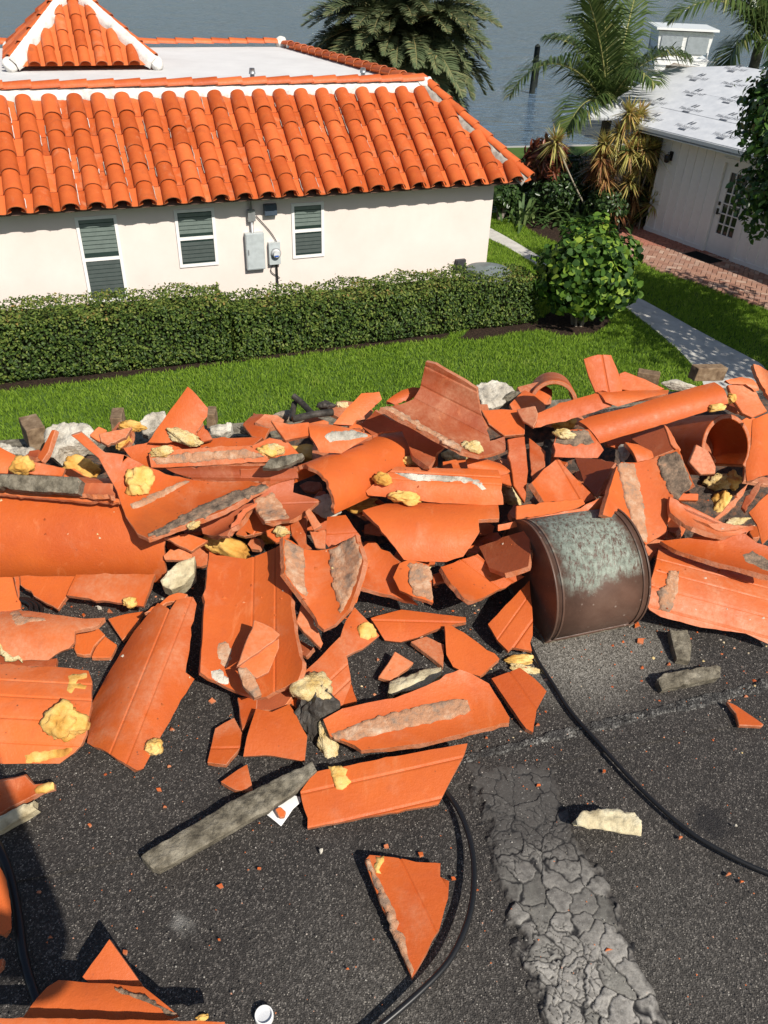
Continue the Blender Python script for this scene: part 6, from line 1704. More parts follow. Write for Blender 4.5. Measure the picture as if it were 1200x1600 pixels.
def frond_mesh(L, droop, n, leaf, up0, wleaf=.03, vee=.5, tipdroop=.35, seed=0):
    """pinnate palm frond in local frame: grows along +x, up +z. droop: total bend in radians"""
    rs_ = np.random.default_rng(seed)
    m = 16
    ang = up0 - droop * (np.linspace(0, 1, m) ** 1.4)
    pts = [np.zeros(3)]
    for k in range(1, m): pts.append(pts[-1] + L / (m - 1) * np.array([cos(ang[k]), 0, sin(ang[k])]))
    pts = np.array(pts)
    V, Fc, R_ = [], [], []
    for i in range(n):
        f_ = .10 + .90 * i / (n - 1)
        k = min(int(f_ * (m - 1)), m - 2); q = f_ * (m - 1) - k
        p = pts[k] * (1 - q) + pts[k + 1] * q
        tn = nrm(pts[k + 1] - pts[k]); up = np.array([-tn[2], 0, tn[0]])
        ll = leaf * (sin(pi * min(1, .12 + .86 * f_)) ** .6) * (.9 + .2 * rs_.random())
        for sgn in (-1, 1):
            sw = .35 + .65 * f_ + rs_.normal(0, .06)
            d = nrm(np.array([0, sgn, 0]) * cos(sw * .9) + tn * sin(sw * .9) + up * (vee + rs_.normal(0, .12)))
            w = nrm(np.cross(d, up)) * wleaf * .5
            p1 = p + d * ll * .5; p2 = p1 + nrm(d - np.array([0, 0, 1]) * tipdroop * (.6 + .8 * rs_.random())) * ll * .5
            b = len(V)
            V += [p - w * .5, p + w * .5, p1 + w, p1 - w, p2]
            Fc += [(b, b + 1, b + 2), (b, b + 2, b + 3), (b + 3, b + 2, b + 4)]
            R_ += [rs_.random()] * 3
    b0 = len(V)
    for k in range(m):                      # rachis, triangular section
        r_ = .028 * L / 3 * (1 - .85 * k / (m - 1)) + .004
        tn = nrm(pts[min(k + 1, m - 1)] - pts[max(k - 1, 0)]); up = np.array([-tn[2], 0, tn[0]])
        V += [pts[k] + up * r_, pts[k] + np.array([0, r_, 0]) - up * r_ * .4, pts[k] - np.array([0, r_, 0]) - up * r_ * .4]
        if k:
            for e in range(3):
                a_, c_ = b0 + 3 * (k - 1) + e, b0 + 3 * (k - 1) + (e + 1) % 3
                Fc += [(a_, c_, c_ + 3), (a_, c_ + 3, a_ + 3)]; R_ += [1.0, 1.0]
    return np_mesh('frond', np.array(V), np.array(Fc), False, np.array(R_))
COCO = mat_leaf('coconut_frond', [(0.0, (.045, .080, .022)), (.55, (.08, .125, .032)), (.96, (.14, .18, .055)), (1.0, (.42, .40, .15))], .35, .25, .45)
DATE = mat_leaf('date_frond', [(0.0, (.075, .105, .050)), (.55, (.125, .160, .078)), (.94, (.20, .21, .10)), (1.0, (.34, .28, .12))], .42, .2, .4)
BARK = mat_rough('palm_bark', [(.3, (.09, .075, .06)), (.6, (.20, .175, .15)), (.8, (.30, .27, .23))], 9, .8, .9, 25, .02)
def put_frond(me, parent, loc, yaw, pitch=0.0, rollx=0.0):
    o = bpy.data.objects.new('frond', me); COL.objects.link(o); o.parent = parent
    o.matrix_local = Matrix.Translation(tuple(loc)) @ Matrix.Rotation(yaw, 4, 'Z') @ Matrix.Rotation(-pitch, 4, 'Y') @ Matrix.Rotation(rollx, 4, 'X')
    return o
def at_d(px, py, dist):
    d = ray(px, py); return CAM + d * (dist / d[1])
def trunk(parent, h, r0, r1, bend=(0, 0)):
    bm = bmesh.new()
    pts = [np.array([bend[0] * (1 - (1 - q) ** 2) * 0 + bend[0] * q * q, bend[1] * q * q, h * q]) for q in np.linspace(0, 1, 26)]
    add_tube(bm, pts, [(r0 + (r1 - r0) * q) * (1 + .06 * (k % 2)) for k, q in enumerate(np.linspace(0, 1, 26))], 12)
    return link('trunk', bm2me(bm), parent, (0, 0, 0), BARK)
# date palm behind the house
dc = at_d(625, 62, 26.5)
dp_ = empty('date_palm', (dc[0], dc[1], G), 'bushy grey-green date palm standing by the water behind the house', 'palm tree')
hC = dc[2] - G
trunk(dp_, hC, .26, .22)
dm = [frond_mesh(2.85, d, 96, .58, u0, .050, .35, .25, 100 + i) for i, (d, u0) in enumerate(((1.15, 1.15), (1.25, .75), (1.15, .4), (1.05, .05), (1.0, -.35)))]
for m_ in dm: m_.materials.append(DATE)
for i in range(230):
    f_ = i / 229
    k = min(4, int(f_ * 5)); 
    put_frond(dm[k], dp_, (0, 0, hC + .12 - .25 * f_), i * 2.39996, random.uniform(-.12, .12), random.uniform(-.25, .25)).scale = (random.uniform(.85, 1.08),) * 3
# coconut palm in front of the water
cc = at_d(950, 180, 25.0)
cp_ = empty('coconut_palm', (cc[0], cc[1], G), 'young coconut palm with long dark fronds left of the roof under repair', 'palm tree')
hC = cc[2] - G
trunk(cp_, hC, .17, .13)
def frond_to(parent, cw, tip_px, tip_d, L, sagf, seed, n=84, leaf=1.12, mat=COCO, wl=.048):
    """frond from crown cw to the point seen at tip_px at distance tip_d, arched by sagf"""
    tip = at_d(*tip_px, tip_d); v = tip - cw
    yaw = atan2(v[1], v[0]); hd_ = np.hypot(v[0], v[1]); el = atan2(v[2], hd_)
    dist = np.linalg.norm(v)
    m_ = frond_mesh(dist * (1 + .16 * sagf), sagf * 1.9, n, leaf, el + sagf * .85, wl, .25, .9, seed)
    m_.materials.append(mat)
    return put_frond(m_, parent, cw - np.array(parent.location), yaw, 0, random.uniform(-.3, .3))
for i, (tp, td, sg) in enumerate((((968, -75), 24.5, .15), ((798, 150), 23.2, 1.0), ((905, 0), 26.5, .35), ((852, 62), 25.6, .7), ((1080, 92), 24.6, .9), ((885, 205), 23.2, .9), ((1000, -30), 27.5, .4), ((875, 30), 27, .6), ((1030, 130), 23.4, 1.0), ((930, 45), 27.8, .5), ((905, 120), 27.2, 1.0), ((935, -10), 23.6, .3))):
    frond_to(cp_, cc, tp, td, 0, sg, 200 + i)
# second palm, upper right
pc2 = at_d(1188, 66, 27.0)
pp_ = empty('coconut_palm', (pc2[0], pc2[1], G), 'dark coconut palm cut by the upper right corner, above the boat', 'palm tree')
trunk(pp_, pc2[2] - G, .17, .14)
for i, (tp, td, sg) in enumerate((((1046, 32), 26, .8), ((1112, -20), 27.5, .5), ((1150, -50), 27, .3), ((1240, -30), 27, .4), ((1290, 60), 26, .8), ((1130, 110), 26.5, 1.1), ((1230, 130), 25.5, 1.0), ((1200, -70), 28.5, .3))):
    frond_to(pp_, pc2, tp, td, 0, sg, 260 + i)

# bushes and foliage plants between the houses
def strap_plant(name, label, cat, px, py, n, L, w, mat, spread=.9, seed=0, h0=0.0, group=None, up=1.0, base_z=G, tipd=.5):
    b = onz(px, py, base_z)
    rt = empty(name, (b[0], b[1], G), label, cat, group)
    rs_ = np.random.default_rng(seed)
    V, Fc, R_ = [], [], []
    for i in range(n):
        az = rs_.uniform(0, 2 * pi); el = rs_.uniform(.35, 1.4) * up
        ll = L * rs_.uniform(.6, 1.15); ww = w * rs_.uniform(.7, 1.2)
        d = np.array([cos(az) * cos(el), sin(az) * cos(el), sin(el)]); s_ = nrm(np.cross(d, (0, 0, 1.0)))
        p = np.array([rs_.normal(0, spread * .25), rs_.normal(0, spread * .25), h0 + rs_.uniform(0, .1)])
        b0 = len(V)
        for q, ws in ((0, .5), (.35, 1), (.7, .75), (1, .05)):
            c_ = p + d * ll * q - np.array([0, 0, 1]) * ll * tipd * q * q
            V += [c_ - s_ * ww * ws * .5, c_ + s_ * ww * ws * .5]
        for k in range(3):
            a = b0 + 2 * k
            Fc += [(a, a + 1, a + 3), (a, a + 3, a + 2)]; R_ += [rs_.random()] * 2
    me = np_mesh(name, np.array(V), np.array(Fc), True, np.array(R_))
    link('leaves', me, rt, (0, 0, 0), mat)
    return rt
DKGREEN = mat_leaf('strap_leaf', [(0.0, (.040, .080, .026)), (.6, (.08, .14, .042)), (1.0, (.17, .23, .08))], .35, .2, .45)
for i, (x, y, lab) in enumerate(((872, 345, 'strap-leaved lily clump in front of the spiky dracaenas'), (905, 352, 'strap-leaved clump just above the round shrub'), (835, 318, 'strap-leaved clump at the corner of the white house'), (800, 330, 'low dark strap plant against the white house corner'), (930, 335, 'strap plant at the dracaena stems'), (850, 335, 'broad strap-leaved clump left of the dracaena canes'), (885, 322, 'upright strap-leaved clump beneath the red ti bush'), (815, 350, 'strap-leaved clump beside the garden path at the house corner'), (960, 348, 'strap-leaved clump at the path side of the dracaenas'), (865, 300, 'taller strap plant below the red-leaved bush'))):
    strap_plant('strap_plant', lab, 'plant', x, y, 60, 1.25, .10, DKGREEN, .9, 300 + i, group='strap-leaved plants by the house corner')
DRAC = mat_leaf('dracaena_leaf', [(0.0, (.24, .10, .05)), (.2, (.46, .32, .11)), (.5, (.50, .43, .14)), (.8, (.28, .30, .075)), (1.0, (.62, .54, .26))], .4, .25, .4)
DRACRED = mat_leaf('dracaena_red', [(0.0, (.18, .07, .04)), (.5, (.36, .17, .07)), (1.0, (.48, .32, .12))], .4, .25, .4)
def dracaena():
    base = onz(978, 355, G)
    rt = empty('dracaena', base, 'clump of spiky yellow and rust striped dracaenas between house and path', 'shrub')
    heads = [((983, 178), 0), ((968, 208), 0), ((1000, 205), 0), ((1020, 235), 0), ((945, 225), 0), ((930, 262), 1), ((965, 250), 0), ((1000, 262), 0), ((1025, 268), 0), ((975, 290), 1), ((945, 278), 1), ((992, 310), 1), ((868, 222), 0), ((1005, 340), 0), ((955, 318), 1), ((1018, 205), 0), ((1036, 300), 2), ((985, 235), 0), ((1008, 235), 0), ((1012, 290), 0), ((985, 285), 0), ((940, 250), 1), ((972, 330), 1), ((1020, 320), 0), ((1000, 180), 0)]
    bmS = bmesh.new()
    VV = {0: [[], [], []], 1: [[], [], []]}
    rs_ = np.random.default_rng(8)
    for (hx, hy), kind in heads:
        h = at_d(hx, hy, base[1] + rs_.uniform(-.5, .5)) - base
        add_tube(bmS, smooth_path([np.array([h[0] * .35 + rs_.normal(0, .12), rs_.normal(0, .15), 0]), np.array([h[0] * .7, h[1] * .6, h[2] * .5]), h], 5), .022, 6)
        V, Fc, R_ = VV[min(kind, 1)]
        for i in range(150):
            d = rs_.normal(size=3); d[2] = d[2] * .8 + .35; d = nrm(d); s_ = nrm(np.cross(d, (0.1, 0.2, 1.0)))
            ll = rs_.uniform(.4, .72); ww = .045
            b0 = len(V)
            for q, ws in ((0, .6), (.4, 1), (1, .04)):
                c_ = h + d * ll * q - np.array([0, 0, 1]) * ll * .30 * q * q
                V += [c_ - s_ * ww * ws * .5, c_ + s_ * ww * ws * .5]
            for k in range(2):
                a = b0 + 2 * k
                Fc += [(a, a + 1, a + 3), (a, a + 3, a + 2)]; R_ += [rs_.random()] * 2
    link('canes', bm2me(bmS), rt, (0, 0, 0), mat_plain('cane', (.30, .26, .20), .8, .2))
    for k, m_ in ((0, DRAC), (1, DRACRED)):
        link('leaf_heads', np_mesh('dr', np.array(VV[k][0]), np.array(VV[k][1]), False, np.array(VV[k][2])), rt, (0, 0, 0), m_)
dracaena()
def bush(name, label, cat, px, py, dist, rads, n, size, mat, seed, aspect=.5, inner=.4, group=None, zc=None, trunk_=True, asp2=.25):
    c = at_d(px, py, dist)
    rt = empty(name, (c[0], c[1], G), label, cat, group)
    P, N = crown((0, 0, c[2] - G), rads, n, seed, inner)
    P[:, 2] = np.maximum(P[:, 2], .03)
    N = N + rng.normal(0, .6, N.shape); N[:, 2] += .3
    link('foliage', leaf_mesh(name, P, N, np.full(n, size), aspect, asp2), rt, (0, 0, 0), mat)
    bm = bmesh.new()
    rs_ = random.Random(seed)
    for k in range(5):
        a = k * 1.3
        add_tube(bm, [np.array([.05 * cos(a), .05 * sin(a), 0]), np.array([.3 * rads[0] * cos(a), .3 * rads[1] * sin(a), max(.2, (c[2] - G) * .7)]), np.array([.6 * rads[0] * cos(a), .6 * rads[1] * sin(a), c[2] - G + .3 * rads[2]])], [.05, .035, .012], 6)
    link('trunk', bm2me(bm), rt, (0, 0, 0), BARK)
    return rt
DARKL = mat_leaf('dark_leaf', [(0.0, (.020, .045, .014)), (.6, (.038, .075, .020)), (1.0, (.07, .115, .03))], .35, .15, .4)
REDL = mat_leaf('ti_leaf', [(0.0, (.05, .02, .014)), (.6, (.12, .03, .02)), (1.0, (.26, .08, .035))], .35, .25, .4)
bush('ti_bush', 'dark red-leaved ti bush in front of the lawn by the water', 'shrub', 853, 250, 23.4, (.6, .6, .5), 420, .38, REDL, 31, .22)
for i, (x, y, d, rr, lab) in enumerate(((812, 275, 24.5, .6, 'low dark green bush right of the roof tip'), (892, 272, 25, .75, 'dark green bush beside the red-leaved bush'), (930, 290, 24.5, .7, 'dark green bush behind the dracaena clump'), (786, 305, 23, .45, 'dark bush in the shade at the house corner'), (868, 300, 23.2, .75, 'dark green bush in the middle of the bed between the houses'), (950, 318, 22.6, .6, 'dark green bush behind the round shrub'), (1010, 320, 23.0, .6, 'dark bush by the dark doorway of the white cottage'))):
    bush('dark_bush', lab, 'shrub', x, y, d, (rr, rr, rr * .75), 1500, .13, DARKL, 40 + i, .5, .4, 'dark green bushes between the houses')
# leafy tree at the right edge (its wider crown, outside the frame, shades the lawn)
TREEL = mat_leaf('tree_leaf', [(0.0, (.022, .055, .014)), (.55, (.045, .10, .020)), (.9, (.085, .16, .03)), (1.0, (.16, .24, .05))], .35, .25, .4)
def shade_tree():
    b = np.array([8.80, 12.2, G + .0])
    rt = empty('shade_tree', b, 'dark leafy tree at the right edge in front of the white cottage', 'tree')
    lobes = [((-2.1, 3.3, 3.95), (.80, .95, .95), 2200), ((-1.9, 3.3, 4.7), (.7, .8, .6), 1100), ((-1.9, 3.2, 2.75), (.75, .8, .75), 1300), ((-2.25, 3.35, 4.2), (.5, .6, .5), 600), ((-1.2, 2.8, 3.5), (1.1, 1.2, 1.0), 1500), ((.3, 2.2, 3.8), (1.3, 1.3, 1.1), 1500),
             ((.0, -.4, 4.3), (2.0, 2.1, 1.2), 3200), ((1.4, -1.8, 4.2), (2.0, 2.0, 1.2), 2600), ((-.3, .9, 4.0), (1.4, 1.2, 1.0), 1500)]
    PP, NN = [], []
    for i, (c, r_, n) in enumerate(lobes):
        P, N = crown(c, r_, n, 60 + i, .3, .7); PP.append(P); NN.append(N)
    P = np.concatenate(PP); N = np.concatenate(NN) + rng.normal(0, .6, (len(P), 3)); N[:, 2] += .3
    link('crown', leaf_mesh('tree', P, N, np.full(len(P), .155), .55, .25, None, .08), rt, (0, 0, 0), TREEL)
    bm = bmesh.new()
    add_tube(bm, [np.array([0, 0, z]) for z in (0, .8, 1.8, 2.6)], [.24, .19, .16, .13], 10)
    for c, r_, n in lobes:
        c = np.array(c)
        add_tube(bm, smooth_path([np.array([0, 0, 2.2]), c * np.array([.5, .5, .75]) + np.array([0, 0, .2]), c], 4), [.10 - .009 * k for k in range(9)], 7)
    link('trunk', bm2me(bm), rt, (0, 0, 0), BARK)
shade_tree()

# ------------------------------------------------------------------ white board-and-batten cottage at the right
wa, wb = onz(1012, 364, G), onz(1200, 433, G)
wd = nrm(wb - wa); wn = np.array([wd[1], -wd[0], 0]); wn = wn if np.dot(wn, CAM - wa) > 0 else -wn
cot = empty('cottage', wa, 'white board-and-batten cottage whose roof is covered in printed grey underlayment', 'house')
CO = np.array(cot.location)
def cpart(name, bm, mat, parent=None):
    me = bm if isinstance(bm, bpy.types.Mesh) else bm2me(bm)
    me.transform(Matrix.Translation(tuple(-CO)))
    return link(name, me, parent or cot, (0, 0, 0), mat)
def cuv(px, py):
    p = onplane(px, py, wa, wn); return float(np.dot(p - wa, wd)), p[2] - G
def cbox(bm, s0, s1, z0, z1, d0, d1): add_box(bm, wa, wd, wn, Zv, s0, s1, d0, d1, z0, z1)
WPAINT = mat_plain('cottage_paint', (.76, .76, .75), .55, .3, 0, .03)
CS0, CS1, CH = -.15, 7.0, 2.55
dl, _ = cuv(1098, 395); dr, _ = cuv(1140, 408); 
d_top = cuv(1131, 252)[1]
bm = bmesh.new(); cbox(bm, CS0, dl, 0, CH, -4, 0); cbox(bm, dr, CS1, 0, CH, -4, 0); cbox(bm, dl, dr, d_top, CH, -4, 0); cbox(bm, dl, dr, 0, d_top, -4, -.14)
cpart('wall', bm, WPAINT)
s = CS0 + .04
while s < CS1:
    if not (dl - .16 < s < dr + .16):
        bm = bmesh.new(); cbox(bm, s - .02, s + .02, .16, CH - .05, .001, .022); cpart('batten', bm, WPAINT)
    s += .27
bm = bmesh.new(); cbox(bm, CS0, dl - .1, .0, .155, .001, .03); cbox(bm, dr + .1, CS1, 0, .155, .001, .03); cpart('base_board', bm, WPAINT)
bm = bmesh.new()
cbox(bm, dl - .10, dl, 0, d_top + .10, .001, .035); cbox(bm, dr, dr + .10, 0, d_top + .10, .001, .035); cbox(bm, dl, dr, d_top, d_top + .10, .001, .035)
fr = cpart('door_frame', bm, WPAINT)
bm = bmesh.new()
gl0, gl1, gz0, gz1 = dl + .17, dr - .15, .55, d_top - .20
cbox(bm, dl + .01, gl0, .03, d_top - .01, -.135, -.05); cbox(bm, gl1, dr - .01, .03, d_top - .01, -.135, -.05)
cbox(bm, gl0, gl1, .03, gz0, -.135, -.05); cbox(bm, gl0, gl1, gz1, d_top - .01, -.135, -.05)
door = cpart('door', bm, WPAINT)
bm = bmesh.new()
for k in range(1, 3):
    q = gl0 + (gl1 - gl0) * k / 3; cbox(bm, q - .012, q + .012, gz0, gz1, -.11, -.055)
for k in range(1, 6):
    q = gz0 + (gz1 - gz0) * k / 6; cbox(bm, gl0, gl1, q - .0125, q + .0125, -.112, -.057)
cpart('muntins', bm, WPAINT, door)
DGL = mat_plain('door_glass', (.018, .022, .026), .05, .5)
for k in range(3):
    for j in range(6):
        bm = bmesh.new(); cbox(bm, gl0 + (gl1 - gl0) * k / 3, gl0 + (gl1 - gl0) * (k + 1) / 3, gz0 + (gz1 - gz0) * j / 6, gz0 + (gz1 - gz0) * (j + 1) / 6, -.10, -.09)
        cpart('pane', bm, DGL, door)
bm = bmesh.new(); cbox(bm, dl + .05, dl + .11, .98, 1.12, -.049, -.03); cbox(bm, dl + .05, dl + .11, 1.20, 1.28, -.049, -.03)
add_tube(bm, [wa + wd * (dl + .08) - wn * .0 + Zv * 1.02, wa + wd * (dl + .20) + Zv * 1.02], .012, 6)
cpart('handle', bm, BLACK, door)
mp0 = onz(1084, 400, G + .06); 
bm = bmesh.new(); add_box(bm, wa + wd * ((dl + dr) / 2 - .05) + wn * .45 + Zv * .052, wd, wn, Zv, -.42, .42, -.25, .25, 0, .018)
tag(link('door_mat', bm2me(bm), None, None, mat_plain('mat_black', (.014, .014, .014), .95, .1)), 'black door mat on the bricks at the cottage door', 'door mat')
# the doorway in shadow at the cottage's left end
s0, _ = cuv(1012, 350); s1, _ = cuv(1040, 350)
bm = bmesh.new(); cbox(bm, -.9, .42, .05, 2.1, .0015, .012); 
bm.free()
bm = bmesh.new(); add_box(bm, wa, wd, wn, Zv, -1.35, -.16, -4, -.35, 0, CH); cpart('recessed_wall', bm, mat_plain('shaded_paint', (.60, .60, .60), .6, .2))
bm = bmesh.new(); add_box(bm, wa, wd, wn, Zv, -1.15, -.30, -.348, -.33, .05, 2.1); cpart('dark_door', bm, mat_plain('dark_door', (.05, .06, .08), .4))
lx, lz = cuv(1048, 243)
bm = bmesh.new(); 
lo = wa + wd * .22 + Zv * 1.98
add_box(bm, lo, wd, wn, Zv, -.05, .05, .0, .03, -.1, .12); add_tube(bm, [lo + wn * .03 + Zv * .08, lo + wn * .14 + Zv * .10, lo + wn * .14 + Zv * .05], .012, 6)
add_tube(bm, [lo + wn * .14 + Zv * z for z in (.06, .03, -.12, -.14)], [.03, .085, .065, .03], 8)
tag(link('wall_lantern', bm2me(bm), None, None, BLACK), 'black wall lantern on the left end of the cottage wall', 'wall lamp')
# roof
ez = CH + .02
e0p = wa + wn * .5 + Zv * ez; 
SLP = radians(20)
rup = nrm(-wn * cos(SLP) + Zv * sin(SLP)); rn_ = nrm(np.cross(wd, rup)); rn_ = rn_ if rn_[2] > 0 else -rn_
UND = M_('underlayment', .55, .35)
UND.color(UND.mix(UND.ramp(UND.noise(3.5, 6, .65, UND.geo()), [(.35, 0.), (.7, 1.)]), (.50, .52, .55), (.62, .635, .655)))
UND.bump(UND.noise(2.4, 5, .55, UND.geo()), .35, .03)
UND = UND.m
def rp(px, py): return onplane(px, py, e0p, rn_)
poly = [rp(948, 194), rp(1017, 210), rp(1100, 230), rp(1182, 250)]
ptsE = [e0p + wd * float(np.dot(p - e0p, wd)) for p in (poly[0], poly[-1])]
eL = float(np.dot(rp(948, 194) - e0p, wd))
hipT = rp(1042, 109); topR = rp(1150, 106)
tL = (float(np.dot(hipT - e0p, wd)), float(np.dot(hipT - e0p, rup))); tR = (float(np.dot(topR - e0p, wd)), float(np.dot(topR - e0p, rup)))
def rpt(s_, t_, off=0.0): return e0p + wd * s_ + rup * t_ + rn_ * off
bm = bmesh.new()
outl = [(eL, 0), (7.5, 0), (7.5, max(tR[1], 2.0)), tR, tL]
vv = [bm.verts.new(tuple(rpt(*q))) for q in outl]
f = bm.faces.new(vv); f.normal_update()
if f.normal.z < 0: f.normal_flip()
ex = bmesh.ops.extrude_face_region(bm, geom=[f]); bmesh.ops.translate(bm, verts=[v for v in ex['geom'] if isinstance(v, bmesh.types.BMVert)], vec=(0, 0, .05))
bmesh.ops.recalc_face_normals(bm, faces=bm.faces[:])
cpart('roof', bm, UND)
# laps of the rolls: thin ledges along the slope
for k in range(1, 4):
    bm = bmesh.new()
    t_ = .95 * k
    add_box(bm, rpt(0, t_, .052), wd, rup, rn_, eL + .55 * t_ + .2, 7.4, -.0, .95 if k < 3 else .4, 0, .004 * k)
    cpart('underlayment_roll', bm, UND)
# other hip face toward the water
tipL = onz(912, 184, ez + G)
bm = bmesh.new()
a_, b_, c_ = rpt(eL, 0, .05), rpt(*tL, .05), tipL
hb = tipL + (b_ - a_) * np.array([1, 1, 0]) * .5
for q in ((a_, b_, c_),):
    f = bm.faces.new([bm.verts.new(tuple(p)) for p in q]); f.normal_update()
    if f.normal.z < 0: f.normal_flip()
ex = bmesh.ops.extrude_face_region(bm, geom=bm.faces[:]); bmesh.ops.translate(bm, verts=[v for v in ex['geom'] if isinstance(v, bmesh.types.BMVert)], vec=(0, 0, -.05))
bmesh.ops.recalc_face_normals(bm, faces=bm.faces[:])
cpart('hip_roof', bm, UND)
bm = bmesh.new(); add_box(bm, rpt(0, 0, -.02), wd, wn, Zv, eL, 7.5, .002, .03, -.035, .045); 
cpart('fascia', bm, WPAINT)
bm = bmesh.new(); add_box(bm, wa + Zv * (CH - .10), wd, wn, Zv, eL + .1, 7.4, .03, .48, 0, .02); cpart('soffit', bm, WPAINT)
# top edge: bare flat deck with a battered edge
bm = bmesh.new()
tdir = nrm(topR - hipT); tp = np.array([tdir[0], tdir[1], 0]); tb = np.array([-tp[1], tp[0], 0]); tb = tb if tb[1] > 0 else -tb
add_box(bm, hipT + Zv * .03, tp, tb, Zv, -.05, 6, -.02, .55, -.02, .09)
bmesh.ops.subdivide_edges(bm, edges=bm.edges[:], cuts=10, use_grid_fill=True)
for v in bm.verts: v.co += Vector((0, 0, 1)) * .05 * mn.noise(v.co * 3)
cpart('deck_edge', bm, mat_rough('deck_edge', [(.35, (.16, .12, .09)), (.5, (.42, .38, .33)), (.7, (.66, .65, .62))], 5, .6, .9, 30, .02))
# printed lettering on the underlayment
def letters():
    cu = bpy.data.curves.new('txt', 'FONT'); cu.body = 'TileSeal HT'; cu.size = .15; cu.shear = .28; cu.align_x = 'CENTER'; cu.resolution_u = 2
    to = bpy.data.objects.new('txt', cu); COL.objects.link(to)
    dg = bpy.context.evaluated_depsgraph_get(); dg.update()
    me = bpy.data.meshes.new_from_object(to.evaluated_get(dg))
    bpy.data.objects.remove(to)
    bm = bmesh.new(); bm.from_mesh(me)
    for dx in (-.06, .035):                     # double slash mark above
        q = [(dx - .03, .17), (dx + .015, .17), (dx + .07, .30), (dx + .025, .30)]
        bm.faces.new([bm.verts.new((a, b, 0)) for a, b in q])
    bm.faces.new([bm.verts.new((a, b, 0)) for a, b in [(-.11, -.11), (.11, -.11), (.11, -.06), (-.11, -.06)]])
    me = bm2me(bm, 'print')
    me.materials.append(mat_plain('print_ink', (.13, .14, .16), .6, .2))
    def inside(s_, t_):
        lim = eL + (tL[0] - eL) * t_ / tL[1]
        return s_ > lim + .5 and t_ < max(tR[1], 2.0) - .15 and t_ > .1
    kk = .055 + .004 * 3 + .004
    for row in range(12):
        t_ = .32 + row * .74
        for col in range(12):
            s_ = eL - .2 + col * 1.16 + (.58 if row % 2 else 0)
            if not inside(s_, t_) or s_ > 7: continue
            o = bpy.data.objects.new('printed_mark', me); COL.objects.link(o); o.parent = cot
            p = rpt(s_, t_, kk) - CO
            o.matrix_local = Matrix(((wd[0], rup[0], rn_[0], p[0]), (wd[1], rup[1], rn_[1], p[1]), (wd[2], rup[2], rn_[2], p[2]), (0, 0, 0, 1)))
letters()

